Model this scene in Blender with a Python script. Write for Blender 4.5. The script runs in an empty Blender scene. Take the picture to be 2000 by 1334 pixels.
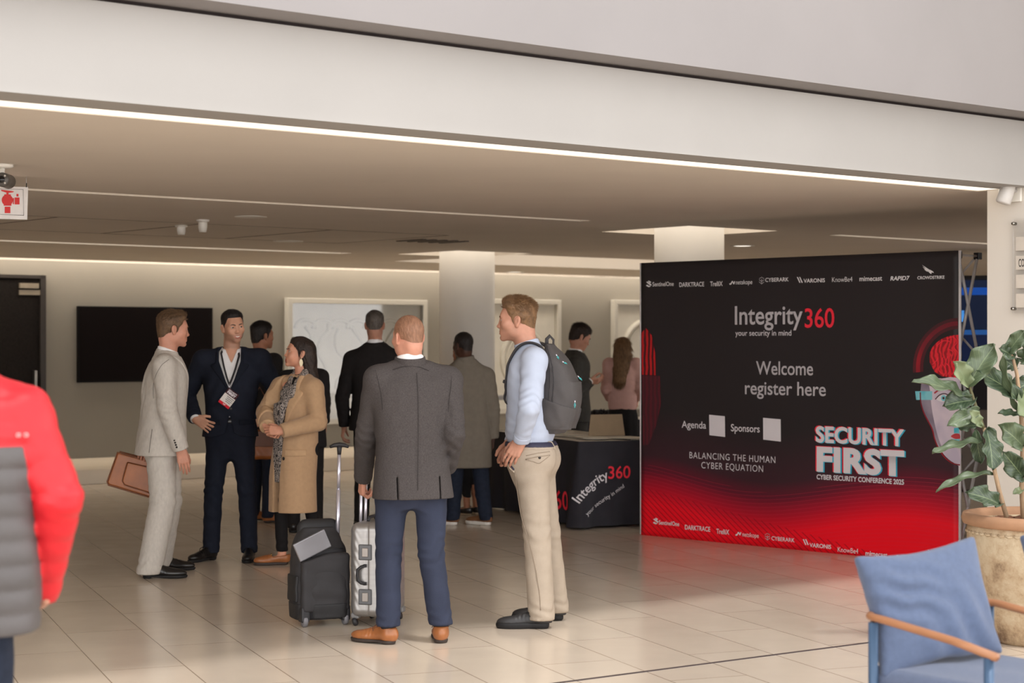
import bpy, bmesh, math, random
import numpy as np
from mathutils import Vector, Matrix, Euler

random.seed(7)
SC = bpy.context.scene
COL = SC.collection
FPX = 3611.0            # focal length in pixels of the 2000 px wide frame
CAMH = 1.60             # eye height
HY = 667.0              # horizon row

# ------------------------------------------------------------------ camera
cam = bpy.data.cameras.new('camera')
cam.sensor_width = 36.0
cam.lens = 36.0 * FPX / 2000.0
cam.dof.use_dof = True
cam.dof.focus_distance = 10.8
cam.dof.aperture_fstop = 3.2
cam.clip_end = 200
camo = bpy.data.objects.new('camera', cam)
COL.objects.link(camo)
camo.location = (0, 0, CAMH)
camo.rotation_euler = (math.pi / 2, 0, 0)
SC.camera = camo

# ------------------------------------------------------------------ world, sun, exposure
SC.view_settings.view_transform = 'Standard'
SC.view_settings.look = 'None'
SC.view_settings.gamma = 1
SC.view_settings.use_curve_mapping = False
SC.view_settings.exposure = 0.0
w = bpy.data.worlds.new('World')
SC.world = w
w.use_nodes = True
bgn = w.node_tree.nodes['Background']
bgn.inputs['Color'].default_value = (1.0, 0.99, 0.985, 1)
# daylight comes mostly from low, through the glazed front of the hall behind us
_t = w.node_tree.nodes.new('ShaderNodeTexCoord'); _s = w.node_tree.nodes.new('ShaderNodeSeparateXYZ')
w.node_tree.links.new(_t.outputs['Generated'], _s.inputs[0])
_m = w.node_tree.nodes.new('ShaderNodeFloatCurve')      # sky strength over the sine of the elevation
_c = _m.mapping.curves[0]
_c.points[0].location = (0.0, 0.60); _c.points[1].location = (1.0, 0.05)
for _p in ((0.10, 0.60), (0.20, 0.235), (0.70, 0.21), (0.90, 0.05)):
    _c.points.new(*_p)
for _p in _c.points: _p.handle_type = 'VECTOR'
_m.mapping.update()
_k = w.node_tree.nodes.new('ShaderNodeMath'); _k.operation = 'MULTIPLY'; _k.inputs[1].default_value = 10.5
w.node_tree.links.new(_s.outputs['Z'], _m.inputs['Value'])
w.node_tree.links.new(_m.outputs[0], _k.inputs[0])
w.node_tree.links.new(_k.outputs[0], bgn.inputs['Strength'])
SUN_EL = math.radians(64)
sun = bpy.data.lights.new('daylight', 'SUN')
sun.energy = 1.7
sun.angle = math.radians(6)
sun.color = (1.0, 0.96, 0.92)
suno = bpy.data.objects.new('daylight', sun)
COL.objects.link(suno)
_d = Vector((-0.643 * math.cos(SUN_EL), 0.766 * math.cos(SUN_EL), -math.sin(SUN_EL)))
suno.rotation_euler = _d.to_track_quat('-Z', 'Y').to_euler()
suno.location = (3, -4, 9)

# ------------------------------------------------------------------ helpers
def lin(c):
    c = c / 255.0
    return c / 12.92 if c <= 0.04045 else ((c + 0.055) / 1.055) ** 2.4

def rgb(r, g, b):
    return (lin(r), lin(g), lin(b), 1.0)

def px(x, y, Y):
    """the place at distance Y that the photo shows at column x, row y"""
    return Vector(((x - 1000) / FPX * Y, Y, CAMH - (y - HY) / FPX * Y))

def mat(name, col, rough=0.6, metal=0.0, var=0.08, nscale=8.0, bump=0.0, bscale=60.0, stretch=None,
        spec=0.5, emit=None, estr=1.0, sheen=0.0, coat=0.0, trans=0.0, detail=4.0):
    m = bpy.data.materials.new(name)
    m.use_nodes = True
    nt = m.node_tree
    b = nt.nodes['Principled BSDF']
    b.inputs['Roughness'].default_value = rough
    b.inputs['Metallic'].default_value = metal
    b.inputs['Specular IOR Level'].default_value = spec
    if sheen: b.inputs['Sheen Weight'].default_value = sheen
    if coat:
        b.inputs['Coat Weight'].default_value = coat
        b.inputs['Coat Roughness'].default_value = 0.05
    if trans: b.inputs['Transmission Weight'].default_value = trans
    tc = nt.nodes.new('ShaderNodeTexCoord')
    src = tc.outputs['Object']
    if stretch:
        mp = nt.nodes.new('ShaderNodeMapping')
        mp.inputs['Scale'].default_value = stretch
        nt.links.new(src, mp.inputs['Vector'])
        src = mp.outputs['Vector']
    nz = nt.nodes.new('ShaderNodeTexNoise')
    nz.inputs['Scale'].default_value = nscale
    nz.inputs['Detail'].default_value = detail
    nt.links.new(src, nz.inputs['Vector'])
    rp = nt.nodes.new('ShaderNodeValToRGB')
    rp.color_ramp.elements[0].position = 0.3
    rp.color_ramp.elements[1].position = 0.7
    rp.color_ramp.elements[0].color = tuple(c * (1 - var) for c in col[:3]) + (1,)
    rp.color_ramp.elements[1].color = tuple(min(1, c * (1 + var)) for c in col[:3]) + (1,)
    nt.links.new(nz.outputs['Fac'], rp.inputs['Fac'])
    nt.links.new(rp.outputs['Color'], b.inputs['Base Color'])
    if bump:
        n2 = nt.nodes.new('ShaderNodeTexNoise')
        n2.inputs['Scale'].default_value = bscale
        n2.inputs['Detail'].default_value = 3
        nt.links.new(src, n2.inputs['Vector'])
        bp = nt.nodes.new('ShaderNodeBump')
        bp.inputs['Strength'].default_value = bump
        bp.inputs['Distance'].default_value = 0.01
        nt.links.new(n2.outputs['Fac'], bp.inputs['Height'])
        nt.links.new(bp.outputs['Normal'], b.inputs['Normal'])
    if emit:
        b.inputs['Emission Color'].default_value = emit
        b.inputs['Emission Strength'].default_value = estr
    return m

def flat(name, col, rough=0.7, spec=0.3):
    return mat(name, col, rough=rough, var=0.03, nscale=20, spec=spec)

def link(name, me, m=None, parent=None):
    o = bpy.data.objects.new(name, me)
    COL.objects.link(o)
    if m is not None:
        for mm in (m if isinstance(m, (list, tuple)) else [m]):
            me.materials.append(mm)
    if parent is not None:
        o.parent = parent
    return o

def tag(o, label=None, cat=None, group=None, kind=None):
    if label: o['label'] = label
    if cat: o['category'] = cat
    if group: o['group'] = group
    if kind: o['kind'] = kind
    return o

def empty(name, loc, label, cat, group=None, rz=0.0):
    o = bpy.data.objects.new(name, None)
    COL.objects.link(o)
    o.empty_display_size = 0.1
    o.location = loc
    o.rotation_euler = (0, 0, rz)
    return tag(o, label, cat, group)

class MB:
    """collects shapes and links them as ONE mesh object"""
    def __init__(s):
        s.v, s.f, s.sm = [], [], []
    def add(s, vs, fs, smooth=False):
        o = len(s.v)
        s.v += [tuple(v) for v in vs]
        s.f += [tuple(o + i for i in f) for f in fs]
        s.sm += [smooth] * len(fs)
        return s
    def box(s, c, d, M=None):
        x, y, z = (k / 2 for k in d)
        vs = [Vector((sx * x, sy * y, sz * z)) for sx in (-1, 1) for sy in (-1, 1) for sz in (-1, 1)]
        if M is not None: vs = [M @ v for v in vs]
        vs = [v + Vector(c) for v in vs]
        return s.add(vs, [(0, 1, 3, 2), (4, 6, 7, 5), (0, 4, 5, 1), (2, 3, 7, 6), (0, 2, 6, 4), (1, 5, 7, 3)])
    def tube(s, pts, r, n=10, cap=True, close=False, flat_=1.0, up=None):
        pts = [Vector(p) for p in pts]
        m = len(pts)
        rr = r if isinstance(r, (list, tuple)) else [r] * m
        vs, fs = [], []
        prev = None
        for i, p in enumerate(pts):
            if close:
                t = pts[(i + 1) % m] - pts[i - 1]
            else:
                t = pts[min(i + 1, m - 1)] - pts[max(i - 1, 0)]
            t.normalize()
            if prev is None:
                a = Vector(up) if up is not None else (Vector((0, 0, 1)) if abs(t.z) < 0.9 else Vector((1, 0, 0)))
            else:
                a = prev
            a = (a - t * a.dot(t)).normalized()
            prev = a
            b = t.cross(a)
            for k in range(n):
                th = 2 * math.pi * k / n
                vs.append(p + a * (rr[i] * math.cos(th) * flat_) + b * (rr[i] * math.sin(th)))
        for i in range(m if close else m - 1):
            j = (i + 1) % m
            for k in range(n):
                l = (k + 1) % n
                fs.append((i * n + k, i * n + l, j * n + l, j * n + k))
        if cap and not close:
            fs.append(tuple(range(n - 1, -1, -1)))
            fs.append(tuple((m - 1) * n + k for k in range(n)))
        return s.add(vs, fs, True)
    def lathe(s, prof, n=32, c=(0, 0, 0), M=None):
        vs, fs = [], []
        c = Vector(c)
        for r, z in prof:
            for k in range(n):
                th = 2 * math.pi * k / n
                v = Vector((r * math.cos(th), r * math.sin(th), z))
                if M is not None: v = M @ v
                vs.append(c + v)
        for i in range(len(prof) - 1):
            for k in range(n):
                l = (k + 1) % n
                fs.append((i * n + k, i * n + l, (i + 1) * n + l, (i + 1) * n + k))
        return s.add(vs, fs, True)
    def prism(s, poly, z0, z1, M=None):
        n = len(poly)
        vs = [Vector((x, y, z0)) for x, y in poly] + [Vector((x, y, z1)) for x, y in poly]
        if M is not None: vs = [M @ v for v in vs]
        fs = [tuple(range(n - 1, -1, -1)), tuple(range(n, 2 * n))]
        fs += [(i, (i + 1) % n, n + (i + 1) % n, n + i) for i in range(n)]
        return s.add(vs, fs)
    def build(s, name, m=None, parent=None, bevel=0.0, seg=2, smooth=None, origin=None):
        me = bpy.data.meshes.new(name)
        v = s.v
        if origin is not None:
            og = Vector(origin)
            v = [tuple(Vector(q) - og) for q in v]
        me.from_pydata(v, [], s.f)
        me.polygons.foreach_set('use_smooth', s.sm if smooth is None else [smooth] * len(s.f))
        me.update()
        o = link(name, me, m, parent)
        if origin is not None: o.location = origin
        if bevel:
            b = o.modifiers.new('bevel', 'BEVEL')
            b.width = bevel
            b.segments = seg
            b.limit_method = 'ANGLE'
            b.angle_limit = math.radians(40)
        return o

def text_mesh(txt, weight=0.0, spacing=1.0, align='LEFT', depth=0.0):
    c = bpy.data.curves.new('lettering', 'FONT')
    c.body = txt
    c.size = 1.0
    c.offset = weight
    c.space_character = spacing
    c.align_x = align
    c.extrude = depth
    c.resolution_u = 4
    o = bpy.data.objects.new('lettering', c)
    COL.objects.link(o)
    dg = bpy.context.evaluated_depsgraph_get()
    me = bpy.data.meshes.new_from_object(o.evaluated_get(dg))
    bpy.data.objects.remove(o)
    bpy.data.curves.remove(c)
    n = len(me.vertices)
    a = np.empty(n * 3, np.float32)
    me.vertices.foreach_get('co', a)
    return me, a.reshape(n, 3)
# ------------------------------------------------------------------ the setting
U = Vector((math.sin(math.radians(50)), math.cos(math.radians(50)), 0))   # along the beam
V = Vector((-U.y, U.x, 0))                                                # into the lobby
O0 = Vector((-2.005, 7.24, 0))
ZC = 2.58                                                                 # ceiling height

def tw(t, w_, z=0.0):
    p = O0 + U * t + V * w_
    p.z = z
    return p

def tw_box(mb, t0, t1, w0, w1, z0, z1):
    vs = [tw(t, w_, z) for t in (t0, t1) for w_ in (w0, w1) for z in (z0, z1)]
    return mb.add(vs, [(0, 1, 3, 2), (4, 6, 7, 5), (0, 4, 5, 1), (2, 3, 7, 6), (0, 2, 6, 4), (1, 5, 7, 3)])

M_white = mat('white_paint', rgb(159, 156, 153), rough=0.75, var=0.03, nscale=1.5, bump=0.02, bscale=200)
M_ceil = mat('ceiling_paint', rgb(216, 206, 194), rough=0.8, var=0.03, nscale=1.2)
M_wall = mat('grey_wall_paint', rgb(130, 124, 114), rough=0.8, var=0.03, nscale=1.0, bump=0.02, bscale=150)
M_pillar = mat('pillar_paint', rgb(206, 198, 188), rough=0.75, var=0.02, nscale=1.5)
M_column = mat('column_plaster', rgb(208, 203, 196), rough=0.6, var=0.03, nscale=2.0)
M_black = mat('shadow_gap', rgb(38, 28, 27), rough=0.9, var=0.1)
M_stone = mat('pale_stone', rgb(214, 200, 180), rough=0.45, var=0.06, nscale=2.5)

# floor: rotated rectangular tiles, thin grout, polished
def floor_material():
    m = bpy.data.materials.new('polished_tiles')
    m.use_nodes = True
    nt = m.node_tree
    b = nt.nodes['Principled BSDF']
    tc = nt.nodes.new('ShaderNodeTexCoord')
    mp = nt.nodes.new('ShaderNodeMapping')
    mp.inputs['Rotation'].default_value = (0, 0, math.radians(-111.3))
    mp.inputs['Location'].default_value = (0.21, 0.17, 0)
    nt.links.new(tc.outputs['Object'], mp.inputs['Vector'])
    bk = nt.nodes.new('ShaderNodeTexBrick')
    bk.inputs['Color1'].default_value = rgb(220, 204, 186)
    bk.inputs['Color2'].default_value = rgb(225, 210, 192)
    bk.inputs['Mortar'].default_value = rgb(146, 128, 110)
    bk.inputs['Scale'].default_value = 1.0
    bk.inputs['Mortar Size'].default_value = 0.003
    bk.inputs['Mortar Smooth'].default_value = 0.2
    bk.inputs['Brick Width'].default_value = 1.24
    bk.inputs['Row Height'].default_value = 0.41
    bk.offset = 0.5
    nt.links.new(mp.outputs['Vector'], bk.inputs['Vector'])
    nz = nt.nodes.new('ShaderNodeTexNoise')
    nz.inputs['Scale'].default_value = 1.6
    nz.inputs['Detail'].default_value = 6
    nt.links.new(tc.outputs['Object'], nz.inputs['Vector'])
    mx = nt.nodes.new('ShaderNodeMix')
    mx.data_type = 'RGBA'
    mx.blend_type = 'MULTIPLY'
    mx.inputs['Factor'].default_value = 0.22
    nt.links.new(bk.outputs['Color'], mx.inputs[6])
    nt.links.new(nz.outputs['Fac'], mx.inputs[7])
    nt.links.new(mx.outputs[2], b.inputs['Base Color'])
    n2 = nt.nodes.new('ShaderNodeTexNoise')
    n2.inputs['Scale'].default_value = 5
    n2.inputs['Detail'].default_value = 4
    nt.links.new(tc.outputs['Object'], n2.inputs['Vector'])
    mr = nt.nodes.new('ShaderNodeMapRange')
    mr.inputs['To Min'].default_value = 0.14
    mr.inputs['To Max'].default_value = 0.24
    nt.links.new(n2.outputs['Fac'], mr.inputs['Value'])
    nt.links.new(mr.outputs['Result'], b.inputs['Roughness'])
    b.inputs['Specular IOR Level'].default_value = 0.55
    return m

fl = MB().box((0, 12, -0.05), (60, 60, 0.1)).build('floor', floor_material())
tag(fl, kind='structure')

# a thin dark metal joint across the floor
a, b_ = px(1090, 1334, 0), px(1700, 1255, 0)
def on_floor(x, y, z=0.0):
    Y = (CAMH - z) * FPX / (y - HY)
    return px(x, y, Y)
pa, pb = on_floor(1090, 1334), on_floor(1700, 1255)
dr = (pb - pa).normalized()
nr = Vector((-dr.y, dr.x, 0)) * 0.012
q0, q1 = pa - dr * 6, pb + dr * 6
jm = MB()
jm.add([q0 - nr, q1 - nr, q1 + nr, q0 + nr] + [p + Vector((0, 0, 0.002)) for p in (q0 - nr, q1 - nr, q1 + nr, q0 + nr)],
       [(0, 3, 2, 1), (4, 5, 6, 7), (0, 1, 5, 4), (1, 2, 6, 5), (2, 3, 7, 6), (3, 0, 4, 7)])
tag(jm.build('trim_1', mat('bronze_joint', rgb(84, 74, 74), rough=0.5, metal=0.3)), kind='structure')

# beam fascia, shadow gap and the gallery front above it
T0, T1 = -9.0, 6.96
mb = MB()
tw_box(mb, T0, T1, 0.0, 0.26, ZC, 2.985)
tag(mb.build('beam', M_white), kind='structure')
mb = MB()
tw_box(mb, T0, T1, 0.02, 0.26, 2.985, 3.003)
tag(mb.build('trim_2', M_black), kind='structure')
mb = MB()
tw_box(mb, T0, T1, -0.21, 0.4, 3.003, 6.5)
tag(mb.build('wall_upper', mat('gallery_paint', rgb(134, 130, 130), rough=0.75, var=0.03, nscale=1.5)), kind='structure')

# ceiling with openings: (t0, t1, w0, w1)
slots = dict(front=(T0, 6.96, 0.26, 0.45), mid_a=(0.2, 7.0, 4.22, 4.36), mid_b=(10.1, 15.5, 4.22, 4.36),
             rear=(1.0, 8.7, 10.0, 10.22), coffer=(10.3, 15.5, 9.1, 11.4),
             col_a=(8.1, 9.22, 4.2, 5.3), col_b=(9.24, 10.3, 8.8, 9.9))
TL, TR, WB = -9.0, 22.0, 13.98
holes = list(slots.values()) + [(TL, TR, 13.5, WB)]
ts = sorted({TL, TR, *[h[0] for h in holes], *[h[1] for h in holes]})
ws = sorted({0.26, WB, *[h[2] for h in holes], *[h[3] for h in holes]})
mb = MB()
for i in range(len(ts) - 1):
    for j in range(len(ws) - 1):
        tm, wm = (ts[i] + ts[i + 1]) / 2, (ws[j] + ws[j + 1]) / 2
        if any(h[0] < tm < h[1] and h[2] < wm < h[3] for h in holes): continue
        mb.add([tw(ts[i], ws[j], ZC), tw(ts[i], ws[j + 1], ZC), tw(ts[i + 1], ws[j + 1], ZC), tw(ts[i + 1], ws[j], ZC)], [(0, 1, 2, 3)])
for h in holes:                       # the upstands of each opening
    t0, t1, w0, w1 = h
    c = [tw(t0, w0), tw(t1, w0), tw(t1, w1), tw(t0, w1)]
    dz = 0.30
    for k in range(4):
        p, q = c[k].copy(), c[(k + 1) % 4].copy()
        p.z = q.z = ZC
        mb.add([p, q, q + Vector((0, 0, dz)), p + Vector((0, 0, dz))], [(0, 1, 2, 3)])
tw_box(mb, TL, TR, 0.26, WB, ZC + 0.305, ZC + 0.4)
tag(mb.build('ceiling', M_ceil), kind='structure')

# walls of the lobby
mb = MB(); tw_box(mb, TL, TR, WB, WB + 0.2, 0, ZC + 0.32)
tag(mb.build('wall_back', M_wall), kind='structure')
mb = MB(); tw_box(mb, TL - 0.2, TL, 0.0, WB + 0.2, 0, ZC + 0.32)
tag(mb.build('wall_left', M_wall), kind='structure')
mb = MB(); tw_box(mb, TR, TR + 0.2, 0.0, WB + 0.2, 0, ZC + 0.32)
tag(mb.build('wall_right', M_wall), kind='structure')
mb = MB(); tw_box(mb, 6.96, 12.5, -3.2, 0.376, 0, 6.5)
tag(mb.build('wall_front', M_pillar), kind='structure')
mb = MB(); tw_box(mb, TL, 17.0, 12.06, WB, 0, 0.163)
tag(mb.build('trim_3', M_stone, bevel=0.006), kind='structure')

# light strips: emitting panels lying inside the ceiling slots
def lightbox(name, h, z, col, s, label, inset=0.0, group=None):
    t0, t1, w0, w1 = h
    e = mat('glow_' + label[:12].replace(' ', '_'), col, emit=col, estr=s)
    o = empty(name, tw((t0 + t1) / 2, (w0 + w1) / 2, z), label, 'ceiling light', group)
    m_ = MB()
    c = o.location
    vs = [tw(t, w_, zz) - c for t in (t0 + .003, t1 - .003) for w_ in (w0 + .003 + inset, w1 - .003 - inset) for zz in (z, z + 0.02)]
    m_.add(vs, [(0, 1, 3, 2), (4, 6, 7, 5), (0, 4, 5, 1), (2, 3, 7, 6), (0, 2, 6, 4), (1, 5, 7, 3)])
    m_.build('diffuser', e, o)
    return o
WARM = (1.0, 0.92, 0.81, 1)
lightbox('strip_light', slots['front'], ZC + 0.004, WARM, 0.98, 'long bright recessed light slot just behind the white beam')
lightbox('strip_light', slots['mid_a'], ZC + 0.05, WARM, 0.50, 'dim pale light slot across the middle of the ceiling, ending mid picture')
lightbox('strip_light', slots['mid_b'], ZC + 0.03, WARM, 0.75, 'thin light slot in the ceiling above the right end of the black banner')
lightbox('strip_light', slots['rear'], ZC + 0.03, WARM, 1.05, 'warm light slot near the back wall above the black screen')
lightbox('strip_light', (TL, TR, 13.52, WB - 0.02), ZC + 0.24, WARM, 6.5, 'hidden cove light washing the top of the back wall')
lightbox('ceiling_coffer', slots['coffer'], ZC + 0.24, WARM, 1.3, 'wide glowing ceiling coffer between the two round columns')
for k, lab in (('col_a', 'glowing square ceiling recess around the column behind the banner'), ('col_b', 'glowing square ceiling recess around the column right of the glass artwork')):
    t0, t1, w0, w1 = slots[k]
    lightbox('column_light', slots[k], ZC + 0.24, WARM, 2.2, lab)

# columns
for cx, cy, n in ((1.576, 16.45, 1), (-0.504, 20.7, 2)):
    m_ = MB().lathe([(0, 0), (0.31, 0), (0.31, ZC + 0.235), (0, ZC + 0.235)], 48)
    o = m_.build('column_%d' % n, M_column)
    o.location = (cx, cy, 0)
    for p in o.data.polygons: p.use_smooth = abs(p.normal.z) < 0.5
    tag(o, kind='structure')

# ceiling access panels, seen as thin joints
mb = MB()
for t0, t1, w0, w1 in ((2.2, 3.5, 6.6, 8.4), (3.5, 4.8, 6.6, 8.4), (4.8, 6.1, 6.6, 8.4), (6.1, 7.4, 6.6, 8.4)):
    g = 0.012
    for a0, a1, b0, b1 in ((t0, t1, w0, w0 + g), (t0, t1, w1 - g, w1), (t0, t0 + g, w0, w1), (t1 - g, t1, w0, w1)):
        tw_box(mb, a0, a1, b0, b1, ZC - 0.002, ZC + 0.01)
tag(mb.build('trim_4', mat('panel_joint', rgb(120, 106, 92), rough=0.8)), kind='structure')

# things on the ceiling
M_plastic = mat('white_plastic', rgb(232, 228, 220), rough=0.4, var=0.02)
def on_ceiling(x, y):
    return px(x, y, (ZC - CAMH) * FPX / (HY - y))
def detector(x, y, label, r=0.05, tall=0.07):
    p = on_ceiling(x, y)
    o = empty('smoke_detector', p, label, 'smoke detector', 'detectors on the lobby ceiling')
    MB().lathe([(0, 0), (r * 1.45, 0), (r * 1.45, -0.012), (r * 1.2, -0.018), (0, -0.018)], 24).build('base', M_plastic, o)
    MB().lathe([(r, -0.017), (r, -tall * 0.6), (r * 0.8, -tall), (0, -tall)], 24).build('sensor_head', M_plastic, o)
detector(354, 440, 'white smoke detector on the ceiling, left of a pair above the black screen', 0.036, 0.08)
detector(396, 429, 'white smoke detector on the ceiling, right of a pair above the black screen', 0.036, 0.10)
M_lamp = mat('downlight_glass', rgb(255, 240, 215), emit=WARM, estr=1.6)
def downlight(x, y, label, r=0.09, watt=10, lit=True):
    p = on_ceiling(x, y)
    o = empty('downlight', p, label, 'downlight', 'round fittings in the lobby ceiling')
    MB().lathe([(r * 0.8, -0.002), (r, -0.006), (r * 1.15, -0.004), (r * 1.15, -0.0005), (0, -0.0005)], 28).build('trim_ring', M_plastic, o)
    MB().lathe([(0, -0.003), (r * 0.8, -0.003)], 28).build('lens', M_lamp if lit else M_plastic, o)
    if lit:
        L = bpy.data.lights.new('downlight_lamp', 'SPOT')
        L.energy = watt; L.spot_size = math.radians(120); L.spot_blend = 0.8; L.shadow_soft_size = 0.08
        L.color = (1, 0.88, 0.72)
        lo = bpy.data.objects.new('downlight_lamp', L); COL.objects.link(lo)
        lo.parent = o; lo.location = (0, 0, -0.03)
downlight(490, 423, 'flat round white fitting on the ceiling above the navy suited man', 0.11, lit=False)
downlight(563, 471, 'flat round fitting on the ceiling left of the glass artwork', 0.13, lit=False)
downlight(1005, 531, 'small lit downlight in the ceiling just right of the far column', 0.12, 25)
downlight(1450, 480, 'lit downlight in the ceiling right of the near column', 0.11, 25)
p = on_ceiling(845, 470)
mb = MB()
for k in range(5):
    c = p + U * (k * 0.13 - 0.26); c.z = ZC - 0.006
    mb.box(c, (0.05, 0.42, 0.010), Matrix.Rotation(math.radians(40), 3, 'Z'))
o = mb.build('ceiling_vent', mat('vent_metal', rgb(96, 86, 76), rough=0.6))
tag(o, 'dark slatted air vent in the ceiling in front of the far column', 'vent')

# back wall: door, screen, artworks
def wall_t(x):                         # t along the back wall for a picture column
    k = (x - 1000) / FPX
    o = O0 + V * WB
    return (k * o.y - o.x) / (U.x - k * U.y)
def wall_thing(name, x0, x1, z0, z1, th, label, cat, m, bevel=0.0):
    t0, t1 = wall_t(x0), wall_t(x1)
    c = tw((t0 + t1) / 2, WB - th / 2 - 0.001, (z0 + z1) / 2)
    o = empty(name, c, label, cat, rz=math.radians(40))
    return o, t1 - t0, z1 - z0
M_door = mat('black_door', rgb(30, 26, 24), rough=0.7, var=0.3, nscale=40, spec=0.1)
dt0, dt1 = wall_t(82) - 1.05, wall_t(82)
mb = MB(); tw_box(mb, dt0, dt1, WB - 0.04, WB - 0.001, 0.165, 2.36)
d = mb.build('door_1', M_door, bevel=0.004); tag(d, kind='structure')
mb = MB()
tw_box(mb, dt1 - 0.05, dt1 + 0.02, WB - 0.07, WB - 0.001, 0.165, 2.40)
tw_box(mb, dt0, dt1, WB - 0.07, WB - 0.001, 2.36, 2.40)
mb.build('door_frame', mat('dark_frame', rgb(44, 38, 34), rough=0.5), d)
mb = MB(); tw_box(mb, dt1 - 0.32, dt1 - 0.08, WB - 0.085, WB - 0.042, 2.24, 2.30)
tw_box(mb, dt1 - 0.32, dt1 - 0.05, WB - 0.06, WB - 0.042, 2.16, 2.22)
mb.build('door_closer', mat('closer_metal', rgb(150, 138, 120), rough=0.4, metal=0.5), d)
mb = MB(); tw_box(mb, dt1 - 0.14, dt1 - 0.11, WB - 0.1, WB - 0.042, 1.0, 1.25)
mb.build('door_handle', mat('closer_metal2', rgb(130, 124, 116), rough=0.3, metal=0.9), d)

tv, W_, H_ = wall_thing('wall_screen', 149, 411, 1.095, 2.035, 0.06, 'large switched off black screen on the grey back wall', 'screen', None)
MB().box((0, 0, 0), (W_, 0.06, H_)).build('bezel', mat('screen_black', rgb(14, 12, 12), rough=0.5, spec=0.1), tv, bevel=0.006)
MB().box((0, -0.032, 0.004), (W_ - 0.03, 0.004, H_ - 0.04)).build('panel', mat('screen_glass', rgb(20, 15, 15), rough=0.6, var=0.02, spec=0.04), tv)

M_frame = mat('white_frame', rgb(186, 182, 172), rough=0.5, var=0.02)
M_relief = mat('plaster_relief', rgb(205, 201, 190), rough=0.7, var=0.05, nscale=5, bump=0.5, bscale=9)
M_glass = bpy.data.materials.new('picture_glass'); M_glass.use_nodes = True
_g = M_glass.node_tree
_g.nodes.remove(_g.nodes['Principled BSDF'])
_t = _g.nodes.new('ShaderNodeBsdfTransparent'); _q = _g.nodes.new('ShaderNodeBsdfGlossy'); _q.inputs['Roughness'].default_value = 0.03
_f = _g.nodes.new('ShaderNodeFresnel'); _f.inputs['IOR'].default_value = 1.36
_x = _g.nodes.new('ShaderNodeMixShader')
_g.links.new(_f.outputs[0], _x.inputs[0]); _g.links.new(_t.outputs[0], _x.inputs[1]); _g.links.new(_q.outputs[0], _x.inputs[2])
_g.links.new(_x.outputs[0], _g.nodes['Material Output'].inputs['Surface'])
def artwork(x0, x1, z0, z1, label, rings, waves):
    o, W_, H_ = wall_thing('framed_artwork', x0, x1, z0, z1, 0.10, label, 'artwork', None)
    m_ = MB(); f = 0.07
    for c, d in (((0, 0, H_ / 2 - f / 2), (W_, 0.1, f)), ((0, 0, -H_ / 2 + f / 2), (W_, 0.1, f)),
                 ((-W_ / 2 + f / 2, 0, 0), (f, 0.1, H_ - 2 * f)), ((W_ / 2 - f / 2, 0, 0), (f, 0.1, H_ - 2 * f))):
        m_.box(c, d)
    m_.build('frame', M_frame, o, bevel=0.006)
    m_ = MB().box((0, 0.035, 0), (W_ - 0.1, 0.02, H_ - 0.1))
    for (cx, cz, r, th) in rings:
        m_.tube([(cx + r * math.cos(a), 0.02, cz + r * math.sin(a)) for a in np.linspace(0, 2 * math.pi, 48, endpoint=False)], th, 8, close=True)
    rnd = random.Random(3)
    for k in range(waves):
        x0_ = -W_ * 0.36 + W_ * 0.72 * k / max(1, waves - 1)
        pts = [(x0_ + 0.10 * math.sin(j * 0.9 + k * 1.7) + 0.03 * rnd.uniform(-1, 1), 0.022, H_ * 0.28 - j * H_ * 0.06 + 0.04 * math.sin(k * 2.1)) for j in range(9)]
        m_.tube(pts, 0.030, 8)
        aa = [(x0_ + 0.17 * math.cos(q), 0.022, H_ * 0.26 + 0.12 * math.sin(q)) for q in np.linspace(0, math.pi, 12)]
        m_.tube(aa, 0.028, 8)
    m_.build('relief', M_relief, o)
    if waves: MB().box((0, -0.03, 0), (W_ - 2 * f, 0.004, H_ - 2 * f)).build('glass', M_glass, o)
    return o
artwork(555, 827, 0.48, 2.18, 'wide framed plaster relief under glass behind the standing group', [], 7)
artwork(950, 1088, 0.55, 2.22, 'framed ring relief on the wall behind the man with the backpack', [(0.0, -0.05, 0.42, 0.035), (0, -0.05, 0.33, 0.02)], 0)
artwork(1192, 1330, 0.55, 2.24, 'framed ring relief partly hidden behind the black banner', [(0.0, -0.02, 0.55, 0.045), (0, -0.02, 0.47, 0.02)], 0)

# lit kiosk with a blue screen seen between the banner and the front wall
kb = empty('display_kiosk', (5.05, 19.6, 0), 'dark kiosk with glowing blue screen behind the banner frame', 'kiosk', rz=math.radians(-14))
MB().box((0, 0.2, 1.15), (1.3, 0.4, 2.3)).build('cabinet', mat('kiosk_black', rgb(24, 24, 30), rough=0.5), kb, bevel=0.01)
MB().box((0, -0.005, 0.45), (1.28, 0.02, 0.85)).build('plinth_panel', mat('kiosk_grey', rgb(110, 102, 96), rough=0.6), kb)
ms = bpy.data.materials.new('blue_screen'); ms.use_nodes = True
nt = ms.node_tree; bb = nt.nodes['Principled BSDF']
tc = nt.nodes.new('ShaderNodeTexCoord'); sp = nt.nodes.new('ShaderNodeSeparateXYZ'); nt.links.new(tc.outputs['Object'], sp.inputs[0])
cr = nt.nodes.new('ShaderNodeValToRGB'); cr.color_ramp.interpolation = 'CONSTANT'
mr = nt.nodes.new('ShaderNodeMapRange'); mr.inputs['From Min'].default_value = -0.5; mr.inputs['From Max'].default_value = 0.5
nt.links.new(sp.outputs['Z'], mr.inputs['Value']); nt.links.new(mr.outputs['Result'], cr.inputs['Fac'])
els = cr.color_ramp.elements
els[0].position = 0; els[0].color = (0.0, 0.02, 0.12, 1)
els[1].position = 0.05; els[1].color = (0.0, 0.04, 0.42, 1)
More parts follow.
